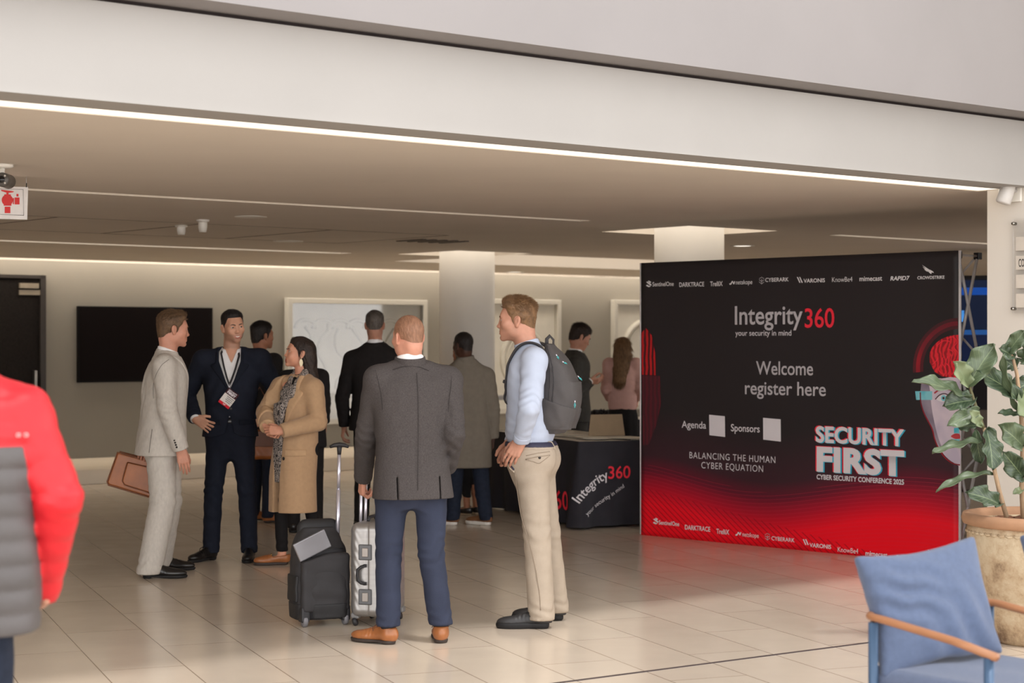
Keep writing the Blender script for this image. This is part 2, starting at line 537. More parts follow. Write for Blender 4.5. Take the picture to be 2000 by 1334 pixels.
for p_, c_ in ((0.12, (0.0, 0.01, 0.05, 1)), (0.42, (0.02, 0.12, 0.4, 1)), (0.47, (0.0, 0.01, 0.04, 1)), (0.84, (0.0, 0.09, 0.5, 1)), (0.92, (0.0, 0.012, 0.05, 1))):
    e = els.new(p_); e.color = c_
nt.links.new(cr.outputs['Color'], bb.inputs['Emission Color']); bb.inputs['Emission Strength'].default_value = 0.6
bb.inputs['Base Color'].default_value = (0.01, 0.01, 0.02, 1)
s_ = MB().box((0, 0, 0), (1.2, 0.02, 1.0)).build('screen', ms, kb); s_.location = (0, -0.012, 1.75)
MB().box((-0.30, -0.016, 0.12), (0.10, 0.006, 0.12)).build('picture', mat('screen_blue', (0.05, 0.3, 1, 1), emit=(0.1, 0.4, 1, 1), estr=0.5), s_)
# ------------------------------------------------------------------ sculpting by distance fields
f4 = np.float32
def axis(lo, hi, h, fine=()):
    xs = [lo]
    while xs[-1] < hi:
        x = xs[-1]; s = h
        for a, b, hf in fine:
            if a - 1e-6 <= x < b: s = min(s, hf)
            elif x < a and x + s > a: s = min(s, max(a - x, hf))
        xs.append(x + s)
    return np.array(xs, f4)

def smin(a, b, k):
    if k <= 0: return np.minimum(a, b)
    h = np.maximum(k - np.abs(a - b), 0) / k
    return np.minimum(a, b) - h * h * (k * 0.25)

class SDF:
    def __init__(s, lo, hi, h, fine=((), (), ())):
        s.ax = [axis(lo[i], hi[i], h, fine[i]) for i in range(3)]
        s.F = np.full([len(a) for a in s.ax], 5.0, f4)
    def copy(s):
        c = SDF.__new__(SDF); c.ax = s.ax; c.F = s.F.copy(); return c
    def win(s, lo, hi):
        sl = []
        for i in range(3):
            a = max(0, int(np.searchsorted(s.ax[i], lo[i])) - 1)
            b = min(len(s.ax[i]), int(np.searchsorted(s.ax[i], hi[i])) + 1)
            sl.append(slice(a, b))
        return tuple(sl)
    def pts(s, sl):
        return (s.ax[0][sl[0]][:, None, None], s.ax[1][sl[1]][None, :, None], s.ax[2][sl[2]][None, None, :])
    def put(s, prim, k=0.0, op='u'):
        fn, lo, hi = prim
        m = max(0.03, k + 0.012)
        lo = [v - m for v in lo]; hi = [v + m for v in hi]
        sl = s.win(lo, hi)
        A = s.F[sl]
        if A.size == 0: return s
        d = np.broadcast_to(fn(*s.pts(sl)), A.shape)
        if op == 'u': s.F[sl] = smin(A, d, k)
        elif op == 's': s.F[sl] = -smin(-A, d, k)
        return s
    def cut(s, fn, k=0.0):
        """keep only where fn < 0"""
        d = fn(*s.pts((slice(None),) * 3))
        s.F = -smin(-s.F, np.broadcast_to(-d, s.F.shape), k)
        return s
    def wave(s, c, R, n, lam, amp, ph=0.0, warp=0.6, side=None):
        """folds of wavelength lam across direction n around point c, fading out over radius R (scalar or 3)"""
        c = np.array(c, float); R = np.broadcast_to(np.array(R, float), 3)
        n = np.array(n, float); n /= np.linalg.norm(n)
        q = np.cross(n, (0.31, 0.52, 0.8)); q /= np.linalg.norm(q)
        sl = s.win(c - R * 1.8, c + R * 1.8)
        X, Y, Z = s.pts(sl)
        if s.F[sl].size == 0: return s
        dx, dy, dz = X - c[0], Y - c[1], Z - c[2]
        g = np.exp(-((dx / R[0]) ** 2 + (dy / R[1]) ** 2 + (dz / R[2]) ** 2) * 1.3)
        u = dx * n[0] + dy * n[1] + dz * n[2]
        v = dx * q[0] + dy * q[1] + dz * q[2]
        s.F[sl] += (amp * g * np.sin(2 * np.pi * u / lam + ph + warp * np.sin(2 * np.pi * v / (lam * 2.3) + ph * 1.7))).astype(f4)
        return s
    def mesh(s):
        F = s.F
        neg = F < 0
        c = [neg[i:F.shape[0] - 1 + i, j:F.shape[1] - 1 + j, k:F.shape[2] - 1 + k] for i in (0, 1) for j in (0, 1) for k in (0, 1)]
        cnt = sum(x.astype(np.int8) for x in c)
        I, J, K = np.nonzero((cnt > 0) & (cnt < 8))
        N = len(I)
        vid = np.full([n - 1 for n in F.shape], -1, np.int32)
        vid[I, J, K] = np.arange(N)
        offs = [(i, j, k) for i in (0, 1) for j in (0, 1) for k in (0, 1)]
        vals = np.stack([F[I + o[0], J + o[1], K + o[2]] for o in offs], 1)
        P = np.zeros((N, 3)); W = np.zeros(N)
        for a in range(8):
            for b in range(a + 1, 8):
                df = [offs[b][q] - offs[a][q] for q in range(3)]
                if sum(abs(x) for x in df) != 1: continue
                va, vb = vals[:, a], vals[:, b]
                m = (va < 0) != (vb < 0)
                t = np.where(m, va / np.where(m, va - vb, 1), 0)
                for q in range(3):
                    P[:, q] += np.where(m, offs[a][q] + df[q] * t, 0)
                W += m
        P /= W[:, None]
        idx = (I, J, K)
        co = np.empty((N, 3))
        for q in range(3):
            a0 = s.ax[q][idx[q]]; a1 = s.ax[q][idx[q] + 1]
            co[:, q] = a0 + (a1 - a0) * P[:, q]
        quads = []
        for q in range(3):
            sa = [slice(None)] * 3; sb = [slice(None)] * 3
            sa[q] = slice(0, -1); sb[q] = slice(1, None)
            A, B = neg[tuple(sa)], neg[tuple(sb)]
            e = np.nonzero(A != B)
            u, v = (q + 1) % 3, (q + 2) % 3
            ok = (e[u] > 0) & (e[v] > 0) & (e[u] < F.shape[u] - 1) & (e[v] < F.shape[v] - 1)
            e = [x[ok] for x in e]
            fl = A[tuple(e)]
            def g(du, dv):
                z = list(e); z[u] = e[u] - du; z[v] = e[v] - dv
                return vid[tuple(z)]
            a, b, c_, d = g(1, 1), g(0, 1), g(0, 0), g(1, 0)
            Q = np.stack([a, b, c_, d], 1)
            Q[~fl] = Q[~fl][:, ::-1]
            quads.append(Q)
        return co, np.concatenate(quads)

def np_mesh(name, co, quads, smooth_iter=1):
    co = np.asarray(co, float)
    if smooth_iter and len(quads):
        for _ in range(smooth_iter):
            acc = np.zeros_like(co); n = np.zeros(len(co))
            for a, b in ((0, 1), (1, 2), (2, 3), (3, 0)):
                for p, q in ((a, b), (b, a)):
                    np.add.at(acc, quads[:, p], co[quads[:, q]]) if False else None
            for q in range(3):
                acc[:, q] = sum(np.bincount(quads[:, p], co[quads[:, r], q], len(co)) for p, r in ((0, 1), (1, 2), (2, 3), (3, 0), (1, 0), (2, 1), (3, 2), (0, 3)))
            n = sum(np.bincount(quads[:, p], minlength=len(co)) for p in (0, 1, 2, 3)) * 2
            n = np.maximum(n, 1)
            co = co * 0.5 + acc / n[:, None] * 0.5
    me = bpy.data.meshes.new(name)
    me.vertices.add(len(co)); me.vertices.foreach_set('co', co.astype(f4).ravel())
    me.loops.add(quads.size); me.loops.foreach_set('vertex_index', quads.astype(np.int32).ravel())
    me.polygons.add(len(quads)); me.polygons.foreach_set('loop_start', np.arange(0, quads.size, 4, dtype=np.int32))
    me.polygons.foreach_set('loop_total', np.full(len(quads), 4, np.int32))
    me.polygons.foreach_set('use_smooth', np.ones(len(quads), bool))
    me.update(calc_edges=True)
    return me

A3 = lambda p: np.array(p, float)
def cone(a, b, ra, rb, flat_=None, end=False):
    """capsule tapering from ra to rb; flat_=(axis, factor) thins it along an axis; end=True cuts it straight at b"""
    a, b = A3(a), A3(b)
    ab = b - a; L2 = max(1e-9, float(ab @ ab)); L = math.sqrt(L2); dn = ab / L
    def fn(X, Y, Z):
        dx, dy, dz = X - a[0], Y - a[1], Z - a[2]
        t = np.clip((dx * ab[0] + dy * ab[1] + dz * ab[2]) / L2, 0, 1)
        ex, ey, ez = dx - t * ab[0], dy - t * ab[1], dz - t * ab[2]
        if flat_ is not None:
            n = A3(flat_[0]); n /= np.linalg.norm(n); s = 1 / flat_[1] - 1
            w_ = (ex * n[0] + ey * n[1] + ez * n[2]) * s
            ex, ey, ez = ex + w_ * n[0], ey + w_ * n[1], ez + w_ * n[2]
        l = np.sqrt(ex * ex + ey * ey + ez * ez)
        d = l - (ra + (rb - ra) * t)
        if flat_ is not None: d = d * (0.5 + 0.5 * min(1, flat_[1]))
        if end:
            e = (X - b[0]) * dn[0] + (Y - b[1]) * dn[1] + (Z - b[2]) * dn[2]
            d = np.maximum(d, e)
        return d
    r = max(ra, rb) * max(1, flat_[1] if flat_ else 1)
    return fn, np.minimum(a, b) - r, np.maximum(a, b) + r

def ell(c, r, R=None):
    c = A3(c); r = A3(r)
    R = np.eye(3) if R is None else np.array(R, float)
    def fn(X, Y, Z):
        dx, dy, dz = X - c[0], Y - c[1], Z - c[2]
        q = [dx * R[0, i] + dy * R[1, i] + dz * R[2, i] for i in range(3)]
        k0 = np.sqrt(sum((q[i] / r[i]) ** 2 for i in range(3)))
        k1 = np.sqrt(sum((q[i] / r[i] ** 2) ** 2 for i in range(3))) + 1e-6
        return k0 * (k0 - 1) / k1
    e = np.sqrt((R ** 2) @ (r ** 2))
    return fn, c - e, c + e

def boxp(c, h, r=0.01, R=None):
    c = A3(c); h = A3(h); R = np.eye(3) if R is None else np.array(R, float)
    def fn(X, Y, Z):
        dx, dy, dz = X - c[0], Y - c[1], Z - c[2]
        q = [np.abs(dx * R[0, i] + dy * R[1, i] + dz * R[2, i]) - (h[i] - r) for i in range(3)]
        o = np.sqrt(sum(np.maximum(v, 0) ** 2 for v in q))
        return o + np.minimum(np.maximum(np.maximum(q[0], q[1]), q[2]), 0) - r
    e = np.abs(R) @ h
    return fn, c - e, c + e

def loft(st, ex=2.3, sm=0.03):
    """stack of superellipses along z: rows (z, cx, cy, half_width, half_depth[, yaw])"""
    st = sorted(st, key=lambda q: q[0])
    st = np.array([list(q) + [0] * (6 - len(q)) for q in st], float)
    zz = np.linspace(st[0, 0], st[-1, 0], 160)
    tab = [np.interp(zz, st[:, 0], st[:, i]) for i in range(1, 6)]
    n = max(1, int(sm / max(1e-6, (zz[1] - zz[0]))))
    if n > 1:
        ker = np.ones(2 * n + 1) / (2 * n + 1)
        tab = [np.convolve(np.pad(t, n, 'edge'), ker, 'valid') for t in tab]
    z0, z1 = st[0, 0], st[-1, 0]
    def fn(X, Y, Z):
        z = np.clip(Z, z0, z1)
        cx, cy, a, b, yw = [np.interp(z, zz, t) for t in tab]
        dx, dy = X - cx, Y - cy
        if np.any(st[:, 5] != 0):
            co, si = np.cos(yw), np.sin(yw)
            dx, dy = dx * co + dy * si, -dx * si + dy * co
        u, v = np.abs(dx) / a, np.abs(dy) / b
        k0 = (u ** ex + v ** ex + 1e-9) ** (1 / ex)
        g = np.sqrt((u / a) ** 2 + (v / b) ** 2) / np.sqrt(u * u + v * v + 1e-9)
        d = (k0 - 1) / (g + 1e-6)
        return np.maximum(d, np.abs(Z - (z0 + z1) / 2) - (z1 - z0) / 2)
    m = max(st[:, 3].max(), st[:, 4].max()) * 1.1
    return fn, (st[:, 1].min() - m, st[:, 2].min() - m, z0), (st[:, 1].max() + m, st[:, 2].max() + m, z1)

def sstep(a, b, x):
    t = np.clip((x - a) / (b - a), 0, 1)
    return t * t * (3 - 2 * t)

def rot(yaw=0, pitch=0, roll=0):
    return np.array(Euler((pitch, roll, yaw), 'XYZ').to_matrix())
# ------------------------------------------------------------------ people
def skin_mat(name, col, lips, stub, rough=0.5):
    m = mat(name, col, rough=rough, var=0.07, nscale=30, bump=0.06, bscale=300, spec=0.35)
    nt = m.node_tree
    b = nt.nodes['Principled BSDF']
    src = b.inputs['Base Color'].links[0].from_socket
    at = nt.nodes.new('ShaderNodeAttribute'); at.attribute_name = 'zone'
    sp = nt.nodes.new('ShaderNodeSeparateColor')
    nt.links.new(at.outputs['Color'], sp.inputs[0])
    for ch, c in (('Red', lips), ('Green', stub)):
        mx = nt.nodes.new('ShaderNodeMix'); mx.data_type = 'RGBA'
        nt.links.new(sp.outputs[ch], mx.inputs[0])
        nt.links.new(src, mx.inputs[6])
        mx.inputs[7].default_value = c
        src = mx.outputs[2]
    nt.links.new(src, b.inputs['Base Color'])
    b.inputs['Subsurface Weight'].default_value = 0.12
    b.inputs['Subsurface Radius'].default_value = (0.012, 0.005, 0.003)
    return m

def hair_mat(name, col, var=0.35):
    return mat(name, col, rough=0.55, var=var, nscale=90, stretch=(1, 0.25, 0.35), bump=0.6, bscale=160, spec=0.35)

def cloth(name, col, var=0.10, ns=14, bump=0.15, bs=420, rough=0.85, stretch=None, sheen=0.0):
    return mat(name, col, rough=rough, var=var, nscale=ns, bump=bump, bscale=bs, stretch=stretch, spec=0.2, sheen=sheen, detail=8)

M_eye = [flat('eye_white', rgb(188, 178, 168), 0.25), flat('iris', rgb(74, 62, 48), 0.2), flat('pupil', rgb(12, 10, 10), 0.15)]
M_shirt = cloth('white_shirt', rgb(232, 230, 230), 0.03)
M_sole_black = flat('black_rubber', rgb(30, 29, 30), 0.6)

class Person:
    def __init__(s, pos, yaw, H=1.80, head=None, **k):
        s.pos = Vector((pos[0], pos[1], pos[2] if len(pos) > 2 else 0.0)); s.yaw = math.radians(yaw)
        s.k = H / 1.80
        s.Ri = Matrix.Rotation(-s.yaw, 3, 'Z')
        k_ = s.k
        s.J = dict(pel=(0, 0, 0.95), neck=(0, 0.02, 1.50), head=(0, -0.015, 1.685),
                   shL=(0.178, 0.01, 1.45), elL=(0.235, 0.03, 1.15), wrL=(0.225, -0.04, 0.90),
                   shR=(-0.178, 0.01, 1.45), elR=(-0.235, 0.03, 1.15), wrR=(-0.225, -0.04, 0.90),
                   hipL=(0.09, 0, 0.90), knL=(0.10, -0.01, 0.50), anL=(0.11, 0.02, 0.09),
                   hipR=(-0.09, 0, 0.90), knR=(-0.10, -0.01, 0.50), anR=(-0.11, 0.02, 0.09))
        s.J = {n: A3(v) * k_ for n, v in s.J.items()}
        s.hd = dict(yaw=0, pitch=0, roll=0, size=1.0)
        s.twist = 0.0
        s.foot = dict(L=8, R=-8)
        s.hand = dict(L=dict(d=(0, -0.15, -1), n=(-1, 0, 0), curl=(25, 35, 25)), R=dict(d=(0, -0.15, -1), n=(1, 0, 0), curl=(25, 35, 25)))
    def at(s, x, y, dY=0.0):
        """local place of what the photo shows at (x, y), dY beyond the person's own distance"""
        w_ = px(x, y, s.pos.y + dY) - s.pos
        return A3(s.Ri @ w_)
    def set(s, **k):
        for n, v in k.items():
            s.J[n] = A3(v)
        return s
    def spine(s, z):
        p, n = s.J['pel'], s.J['neck']
        t = np.clip((z - p[2]) / (n[2] - p[2]), -0.4, 1.12)
        return p[0] + (n[0] - p[0]) * t, p[1] + (n[1] - p[1]) * t, math.radians(s.twist) * float(np.clip(t, 0, 1))
    def stations(s, rows):
        out = []
        for r in rows:
            z = r[0] * s.k
            cx, cy, tw_ = s.spine(z)
            dy = r[3] * s.k if len(r) > 3 else 0
            out.append((z, cx - dy * math.sin(tw_), cy + dy * math.cos(tw_), r[1] * s.k, r[2] * s.k, tw_))
        return out
    # ---- head frame
    def hframe(s):
        R = rot(math.radians(s.hd['yaw']), math.radians(s.hd['pitch']), math.radians(s.hd['roll']))
        return s.J['head'], R, s.k * s.hd['size']
    def hT(s, p):
        c, R, q = s.hframe()
        return c + R @ (A3(p) * q)
    def hell(s, c, r, R2=None):
        c0, R, q = s.hframe()
        return ell(s.hT(c), A3(r) * q, R if R2 is None else R @ R2)
    def hcone(s, a, b, ra, rb, **k):
        q = s.hframe()[2]
        return cone(s.hT(a), s.hT(b), ra * q, rb * q, **k)

    def head_sdf(s, F, face):
        f = dict(jaw=1.0, nose=1.0, cheek=1.0, smile=0.0, chin=1.0)
        f.update(face)
        k = s.k
        P = F.put
        P(s.hell((0, 0.012, 0.030), (0.075, 0.097, 0.086)))
        P(s.hell((0, -0.030, -0.020), (0.061 * f['cheek'], 0.064, 0.085)), 0.03 * k)
        P(s.hell((0, -0.040, -0.072), (0.047 * f['jaw'], 0.046, 0.042)), 0.025 * k)
        P(s.hell((0, -0.078, -0.102), (0.021 * f['chin'], 0.016 * f['chin'], 0.017)), 0.025 * k)
        for x in (-1, 1):
            P(s.hell((x * 0.047 * f['jaw'], -0.004, -0.064), (0.016, 0.026, 0.026)), 0.035 * k)
            P(s.hell((x * 0.046, -0.056, -0.026), (0.018, 0.021, 0.016)), 0.03 * k)
            if f['cheek'] > 1: P(s.hell((x * 0.04, -0.062, -0.052), (0.022 * f['cheek'], 0.022, 0.024)), 0.03 * k)
        P(s.hcone((-0.036, -0.072, 0.021), (0.036, -0.072, 0.021), 0.0135, 0.0135), 0.020 * k)
        for x in (-1, 1):
            P(s.hell((x * 0.034, -0.098, 0.001), (0.020, 0.018, 0.0115)), 0.014 * k, 's')
        n = f['nose']
        P(s.hcone((0, -0.079, 0.012), (0, -0.083 - 0.0165 * n, -0.033), 0.0080, 0.0100), 0.012 * k)
        P(s.hell((0, -0.085 - 0.0165 * n, -0.036), (0.0110, 0.0115, 0.0092)), 0.008 * k)
        for x in (-1, 1):
            P(s.hell((x * 0.0120, -0.089 - 0.006 * n, -0.038), (0.0082, 0.011, 0.0078)), 0.006 * k)
        # eyelids with a slit that runs round towards the temple
        for x in (-1, 1):
            P(s.hell((x * 0.0330, -0.0725, 0.001), (0.0170, 0.0138, 0.0132)), 0.006 * k)
        for x in (-1, 1):
            P(s.hell((x * 0.0355, -0.088, -0.0005), (0.0150, 0.0165, f.get('slit', 0.0042))), 0.002 * k, 's')
        # mouth
        P(s.hell((0, -0.080, -0.070), (0.030, 0.014, 0.020)), 0.018 * k)
        sm = f['smile']
        zc = -0.071
        for x in (-1, 1):
            P(s.hcone((0, -0.0925, zc + 0.0055 + 0.001 * sm), (x * (0.021 + 0.006 * sm), -0.084, zc + 0.001 + 0.008 * sm), 0.0050, 0.003), 0.004 * k)
            P(s.hcone((0, -0.0915, zc - 0.007 - 0.004 * sm), (x * (0.019 + 0.006 * sm), -0.084, zc - 0.001 + 0.007 * sm), 0.0062, 0.003), 0.004 * k)
        op = 0.0016 + 0.0048 * sm
        for x in (-1, 1):
            P(s.hcone((0, -0.098, zc - 0.001 - 0.001 * sm), (x * (0.020 + 0.006 * sm), -0.092, zc + 0.0072 * sm), op, 0.0012), 0.002 * k, 's')
        P(s.hell((0, -0.092, -0.088), (0.020, 0.008, 0.005)), 0.008 * k, 's')
        # ears
        for x in (-1, 1):
            Re = rot(x * -0.35, -0.25, 0)
            P(s.hell((x * 0.079, 0.016, -0.008), (0.0085, 0.018, 0.030), Re), 0.006 * k)
            P(s.hell((x * 0.076, 0.012, -0.034), (0.007, 0.010, 0.011), Re), 0.006 * k)
            P(s.hell((x * 0.0885, 0.009, -0.006), (0.007, 0.010, 0.017), Re), 0.004 * k, 's')
        # neck
        nb = s.J['neck']
        r = f.get('neck', 0.056)
        P(cone(s.hT((0, 0.022, -0.045)), nb + A3((0, 0.0, 0.0)), r * k, (r + 0.006) * k), 0.02 * k)
        P(s.hell((0, 0.07, -0.05), (0.045, 0.03, 0.05)), 0.03 * k)

    def hand_sdf(s, F, side, wr, d, n, curl=(25, 35, 25), spread=1.2, thumb=0.35, each=None, scale=1.0, tout=0.6):
        q = s.k * scale
        d = A3(d); d /= np.linalg.norm(d)
        n = A3(n); n = n - d * (n @ d); n /= np.linalg.norm(n)
        t = np.cross(d, n) * (1 if side == 'R' else -1)
        wr = A3(wr)
        at_ = lambda x, y, z=0: wr + (d * x + t * y + n * z) * q
        F.put(cone(at_(-0.03, 0), at_(0.02, 0), 0.027 * q, 0.027 * q, flat_=(n, 0.75)), 0.012)
        kn = [(0.088, 0.028), (0.092, 0.0085), (0.088, -0.0115), (0.080, -0.030)]
        ln = [(0.042, 0.026, 0.021), (0.047, 0.029, 0.022), (0.043, 0.027, 0.021), (0.034, 0.020, 0.019)]
        for (kx, ky) in kn:
            F.put(cone(at_(0.012, ky * 0.62), at_(kx, ky), 0.0155 * q, 0.0115 * q), 0.010)
        F.put(cone(at_(0.02, 0.026, 0.006), at_(0.05, 0.03, 0.006), 0.014 * q, 0.012 * q), 0.012)
        G = s._fing
        for i in range(4):
            c = each[i] if each else curl
            sp = math.radians((1.5 - i) * spread)
            base = d * math.cos(sp) + t * math.sin(sp)
            p = at_(*kn[i]); ang = 0
            r0 = (0.0090, 0.0092, 0.0088, 0.0078)[i]
            for j in range(3):
                ang += math.radians(c[j])
                v = base * math.cos(ang) + n * math.sin(ang)
                e = p + v * ln[i][j] * q
                F.put(cone(p, e, (r0 - j * 0.0007) * q, (r0 - (j + 1) * 0.0007) * q), 0.0035)
                p = e
        ang = thumb
        p = at_(0.022, 0.026, 0.006)
        for j, (l, r) in enumerate(((0.042, 0.0118), (0.033, 0.0102), (0.027, 0.009))):
            v = d * math.cos(tout - 0.25 * j) + t * math.sin(tout - 0.25 * j) + n * (ang * (1 + 0.5 * j))
            v /= np.linalg.norm(v)
            e = p + v * l * q
            F.put(cone(p, e, r * q, (r - 0.001) * q), 0.005)
            p = e
    _fing = None

    def build(s, label, skin, face=None, fine=0.003, group=None, stub=0.0, hands='LR', cat='person'):
        face = face or {}
        J, k = s.J, s.k
        s.o = None
        allp = np.array(list(J.values()))
        lo = allp.min(0) - 0.17; hi = allp.max(0) + 0.17
        lo[2] = 0.01; hi[2] = J['head'][2] + 0.16
        hc = J['head']
        fx, fy, fz = [], [], []
        if fine:
            fx.append((hc[0] - 0.115, hc[0] + 0.115, fine)); fy.append((hc[1] - 0.135, hc[1] + 0.13, fine)); fz.append((hc[2] - 0.135, hc[2] + 0.125, fine))
            for sd in hands:
                h = s.hand[sd]; d = A3(h['d']); d /= np.linalg.norm(d)
                c = J['wr' + sd] + d * 0.085 * k
                r = 0.115
                fx.append((c[0] - r, c[0] + r, 0.0036)); fy.append((c[1] - r, c[1] + r, 0.0036)); fz.append((c[2] - r, c[2] + r, 0.0036))
        F = SDF(lo, hi, 0.014, (fx, fy, fz))
        wf = face.get('body', 1.0)
        F.put(loft(s.stations([(0.86, .13, .095), (0.95, .145, .10), (1.08, .125 * wf, .09 * wf), (1.28, .15, .10), (1.40, .155, .095), (1.46, .12, .075), (1.50, .06, .055)])))
        for sd in 'LR':
            F.put(cone(J['neck'] + A3((0, 0, -0.03)), J['sh' + sd], 0.045 * k, 0.05 * k), 0.04)
            F.put(cone(J['sh' + sd], J['el' + sd], 0.046 * k, 0.037 * k), 0.03)
            F.put(cone(J['el' + sd], J['wr' + sd], 0.037 * k, 0.025 * k), 0.012)
            F.put(cone(J['hip' + sd], J['kn' + sd], 0.072 * k, 0.05 * k), 0.03)
            F.put(cone(J['kn' + sd], J['an' + sd], 0.048 * k, 0.034 * k), 0.015)
            a = J['an' + sd]; fy_ = math.radians(s.foot[sd]); fd = A3((math.sin(fy_), -math.cos(fy_), 0))
            F.put(cone(a + A3((0, 0, -0.045 * k)), a + fd * 0.13 * k + A3((0, 0, -0.055 * k)), 0.03 * k, 0.02 * k), 0.02)
        s.head_sdf(F, face)
        for sd in hands:
            s.hand_sdf(F, sd, J['wr' + sd], **s.hand[sd])
        s.Fb = F
        co, qd = F.mesh()
        me = np_mesh('person', co, qd, 1)
        o = link('person', me, skin)
        o.location = s.pos; o.rotation_euler = (0, 0, s.yaw)
        tag(o, label, cat, group)
        s.o = o
        c, R, q = s.hframe()
        L = ((co - c) @ R) / q
        col = np.zeros((len(co), 4), f4); col[:, 3] = 1
        sm = face.get('smile', 0.0)
        zl = L[:, 2] + 0.072 + 0.002 * sm - 9.0 * sm * L[:, 0] ** 2
        lip = np.clip(2.2 * (1 - (L[:, 0] / (0.0245 + 0.006 * sm)) ** 2 - (zl / (0.0115 + 0.003 * sm)) ** 2), 0, 1) * (L[:, 1] < -0.076)
        col[:, 0] = lip * face.get('lip', 0.8)
        if stub:
            be = sstep(-0.045, -0.062, L[:, 2] + 0.25 * np.abs(L[:, 0]) * 0 - 0.012 * sstep(-0.06, -0.0, L[:, 1])) * (L[:, 1] < 0.015) * (L[:, 2] > -0.16) * (lip < 0.2)
            be *= sstep(0.03, 0.0, L[:, 1])
            col[:, 1] = be * stub
        a = me.color_attributes.new('zone', 'FLOAT_COLOR', 'POINT')
        a.data.foreach_set('color', col.ravel())
        return s

    def part(s, name, F, m, parent=None, it=1, keep=None):
        co, qd = F.mesh()
        if len(qd) == 0:
            print('EMPTY PART', name); return None
        me = np_mesh(name, co, qd, it)
        return link(name, me, m, parent or s.o)

    def eyes(s, gaze=(0, -1, 0), iris=None):
        g = A3(gaze); g /= np.linalg.norm(g)
        c, R, q = s.hframe()
        for x in (-1, 1):
            bm = bmesh.new()
            bmesh.ops.create_uvsphere(bm, u_segments=20, v_segments=16, radius=0.0122 * q)
            for f in bm.faces:
                f.smooth = True
                z = f.calc_center_median().normalized().z
                f.material_index = 2 if z > 0.975 else (1 if z > 0.86 else 0)
            me = bpy.data.meshes.new('eye'); 
            Q = Vector((0, 0, 1)).rotation_difference(Vector(R @ g)).to_matrix().to_4x4()
            bm.transform(Matrix.Translation(Vector(s.hT((x * 0.0325, -0.0745, 0.0)))) @ Q)
            bm.to_mesh(me); bm.free()
            o = link('eye', me, M_eye, s.o)
    def face_y(s, x, z, lo=-0.135, hi=-0.03):
        """how far forward the face reaches at (x, z) in head coordinates"""
        for y in np.arange(lo, hi, 0.0012):
            p = s.hT((x, y, z))
            idx = [int(np.clip(np.searchsorted(s.Fb.ax[i], p[i]), 0, len(s.Fb.ax[i]) - 1)) for i in range(3)]
            if s.Fb.F[tuple(idx)] < 0: return y
        return hi
    def brows(s, m, th=0.0042, low=0.0):
        for x in (-1, 1):
            mb = MB()
            pts = []
            for u, z in ((0.013, 0.0155), (0.022, 0.019), (0.032, 0.0215), (0.041, 0.0205), (0.049, 0.016)):
                pts.append(s.hT((x * u, s.face_y(x * u, z - low) - 0.0006, z - low)))
            k = s.k
            mb.tube(pts, [th * 0.8 * k, th * k, th * 0.95 * k, th * 0.7 * k, th * 0.3 * k], 8, flat_=0.9)
            mb.build('eyebrow', m, s.o)
    def teeth(s):
        mb = MB()
        pts = [s.hT((x, -0.0905 + 11 * x * x, -0.0712 + 9 * x * x)) for x in np.linspace(-0.022, 0.022, 11)]
        mb.tube(pts, [0.002] + [0.0044 * s.k] * 9 + [0.002], 8)
        mb.build('teeth', flat('teeth', rgb(232, 226, 216), 0.3), s.o)

    def strands(s, base, m, n, length, lift=0.5, comb=(0, 0.4, -0.6), front_comb=None, rad=0.00045, seed=0, up=0.0, wav=0.0, flow=False):
        """fine hairs growing from the hair mesh (head frame directions)"""
        me = base.data
        nv = len(me.vertices)
        co = np.empty(nv * 3, f4); no = np.empty(nv * 3, f4)
        me.vertices.foreach_get('co', co); me.vertices.foreach_get('normal', no)
        co = co.reshape(-1, 3).astype(float); no = no.reshape(-1, 3).astype(float)
        rg = np.random.default_rng(seed + 5)
        pick = rg.integers(0, nv, n)
        c, R, q = s.hframe()
        p = co[pick] + rg.normal(0, 0.0016, (n, 3)); nn = no[pick]
        L = ((p - c) @ R) / q; nl = nn @ R
        d = np.tile(A3(comb), (n, 1))
        if front_comb is not None:
            wf = (sstep(0.02, -0.05, L[:, 1]) * sstep(0.035, 0.075, L[:, 2]))[:, None]
            d = d * (1 - wf) + A3(front_comb)[None] * wf
        d = d + rg.normal(0, 0.05 if flow else 0.16, (n, 3))
        tg = d - nl * np.sum(d * nl, 1)[:, None]
        tg /= np.linalg.norm(tg, axis=1)[:, None] + 1e-6
        topw = sstep(0.03, 0.10, L[:, 2])[:, None]
        dirn = tg + nl * (lift * (0.5 + 0.5 * topw)) + np.array([0, 0, up]) * topw
        dirn /= np.linalg.norm(dirn, axis=1)[:, None]
        ln = (length[0] + (length[1] - length[0]) * topw[:, 0]) * rg.uniform(0.55, 1.1, n) * q
        K = 5
        P = np.zeros((n, K, 3))
        for i in range(K):
            t = i / (K - 1)
            off = dirn * t + (tg - nl * 0.35) * (0.35 * t * t) * (0.4 if not flow else 0.8)
            P[:, i] = L - nl * 0.002 + off * (ln[:, None] / q)
            if wav: P[:, i] += wav * np.sin(t * 5 + rg.uniform(0, 6.28, (n, 1))) * np.array([[1, 0.6, 0.3]]) * t
        P = (P.reshape(-1, 3) * q) @ R.T + c
        cv = bpy.data.hair_curves.new('hair_strands')
        cv.add_curves([K] * n)
        cv.points.foreach_set('position', P.astype(f4).ravel())
        ra = cv.attributes.get('radius') or cv.attributes.new('radius', 'FLOAT', 'POINT')
        ra.data.foreach_set('value', np.tile(np.array([1, 1, 0.9, 0.7, 0.25], f4) * rad, n))
        cv.materials.append(m)
        o = bpy.data.objects.new('hair_strands', cv); COL.objects.link(o); o.parent = base
        return o

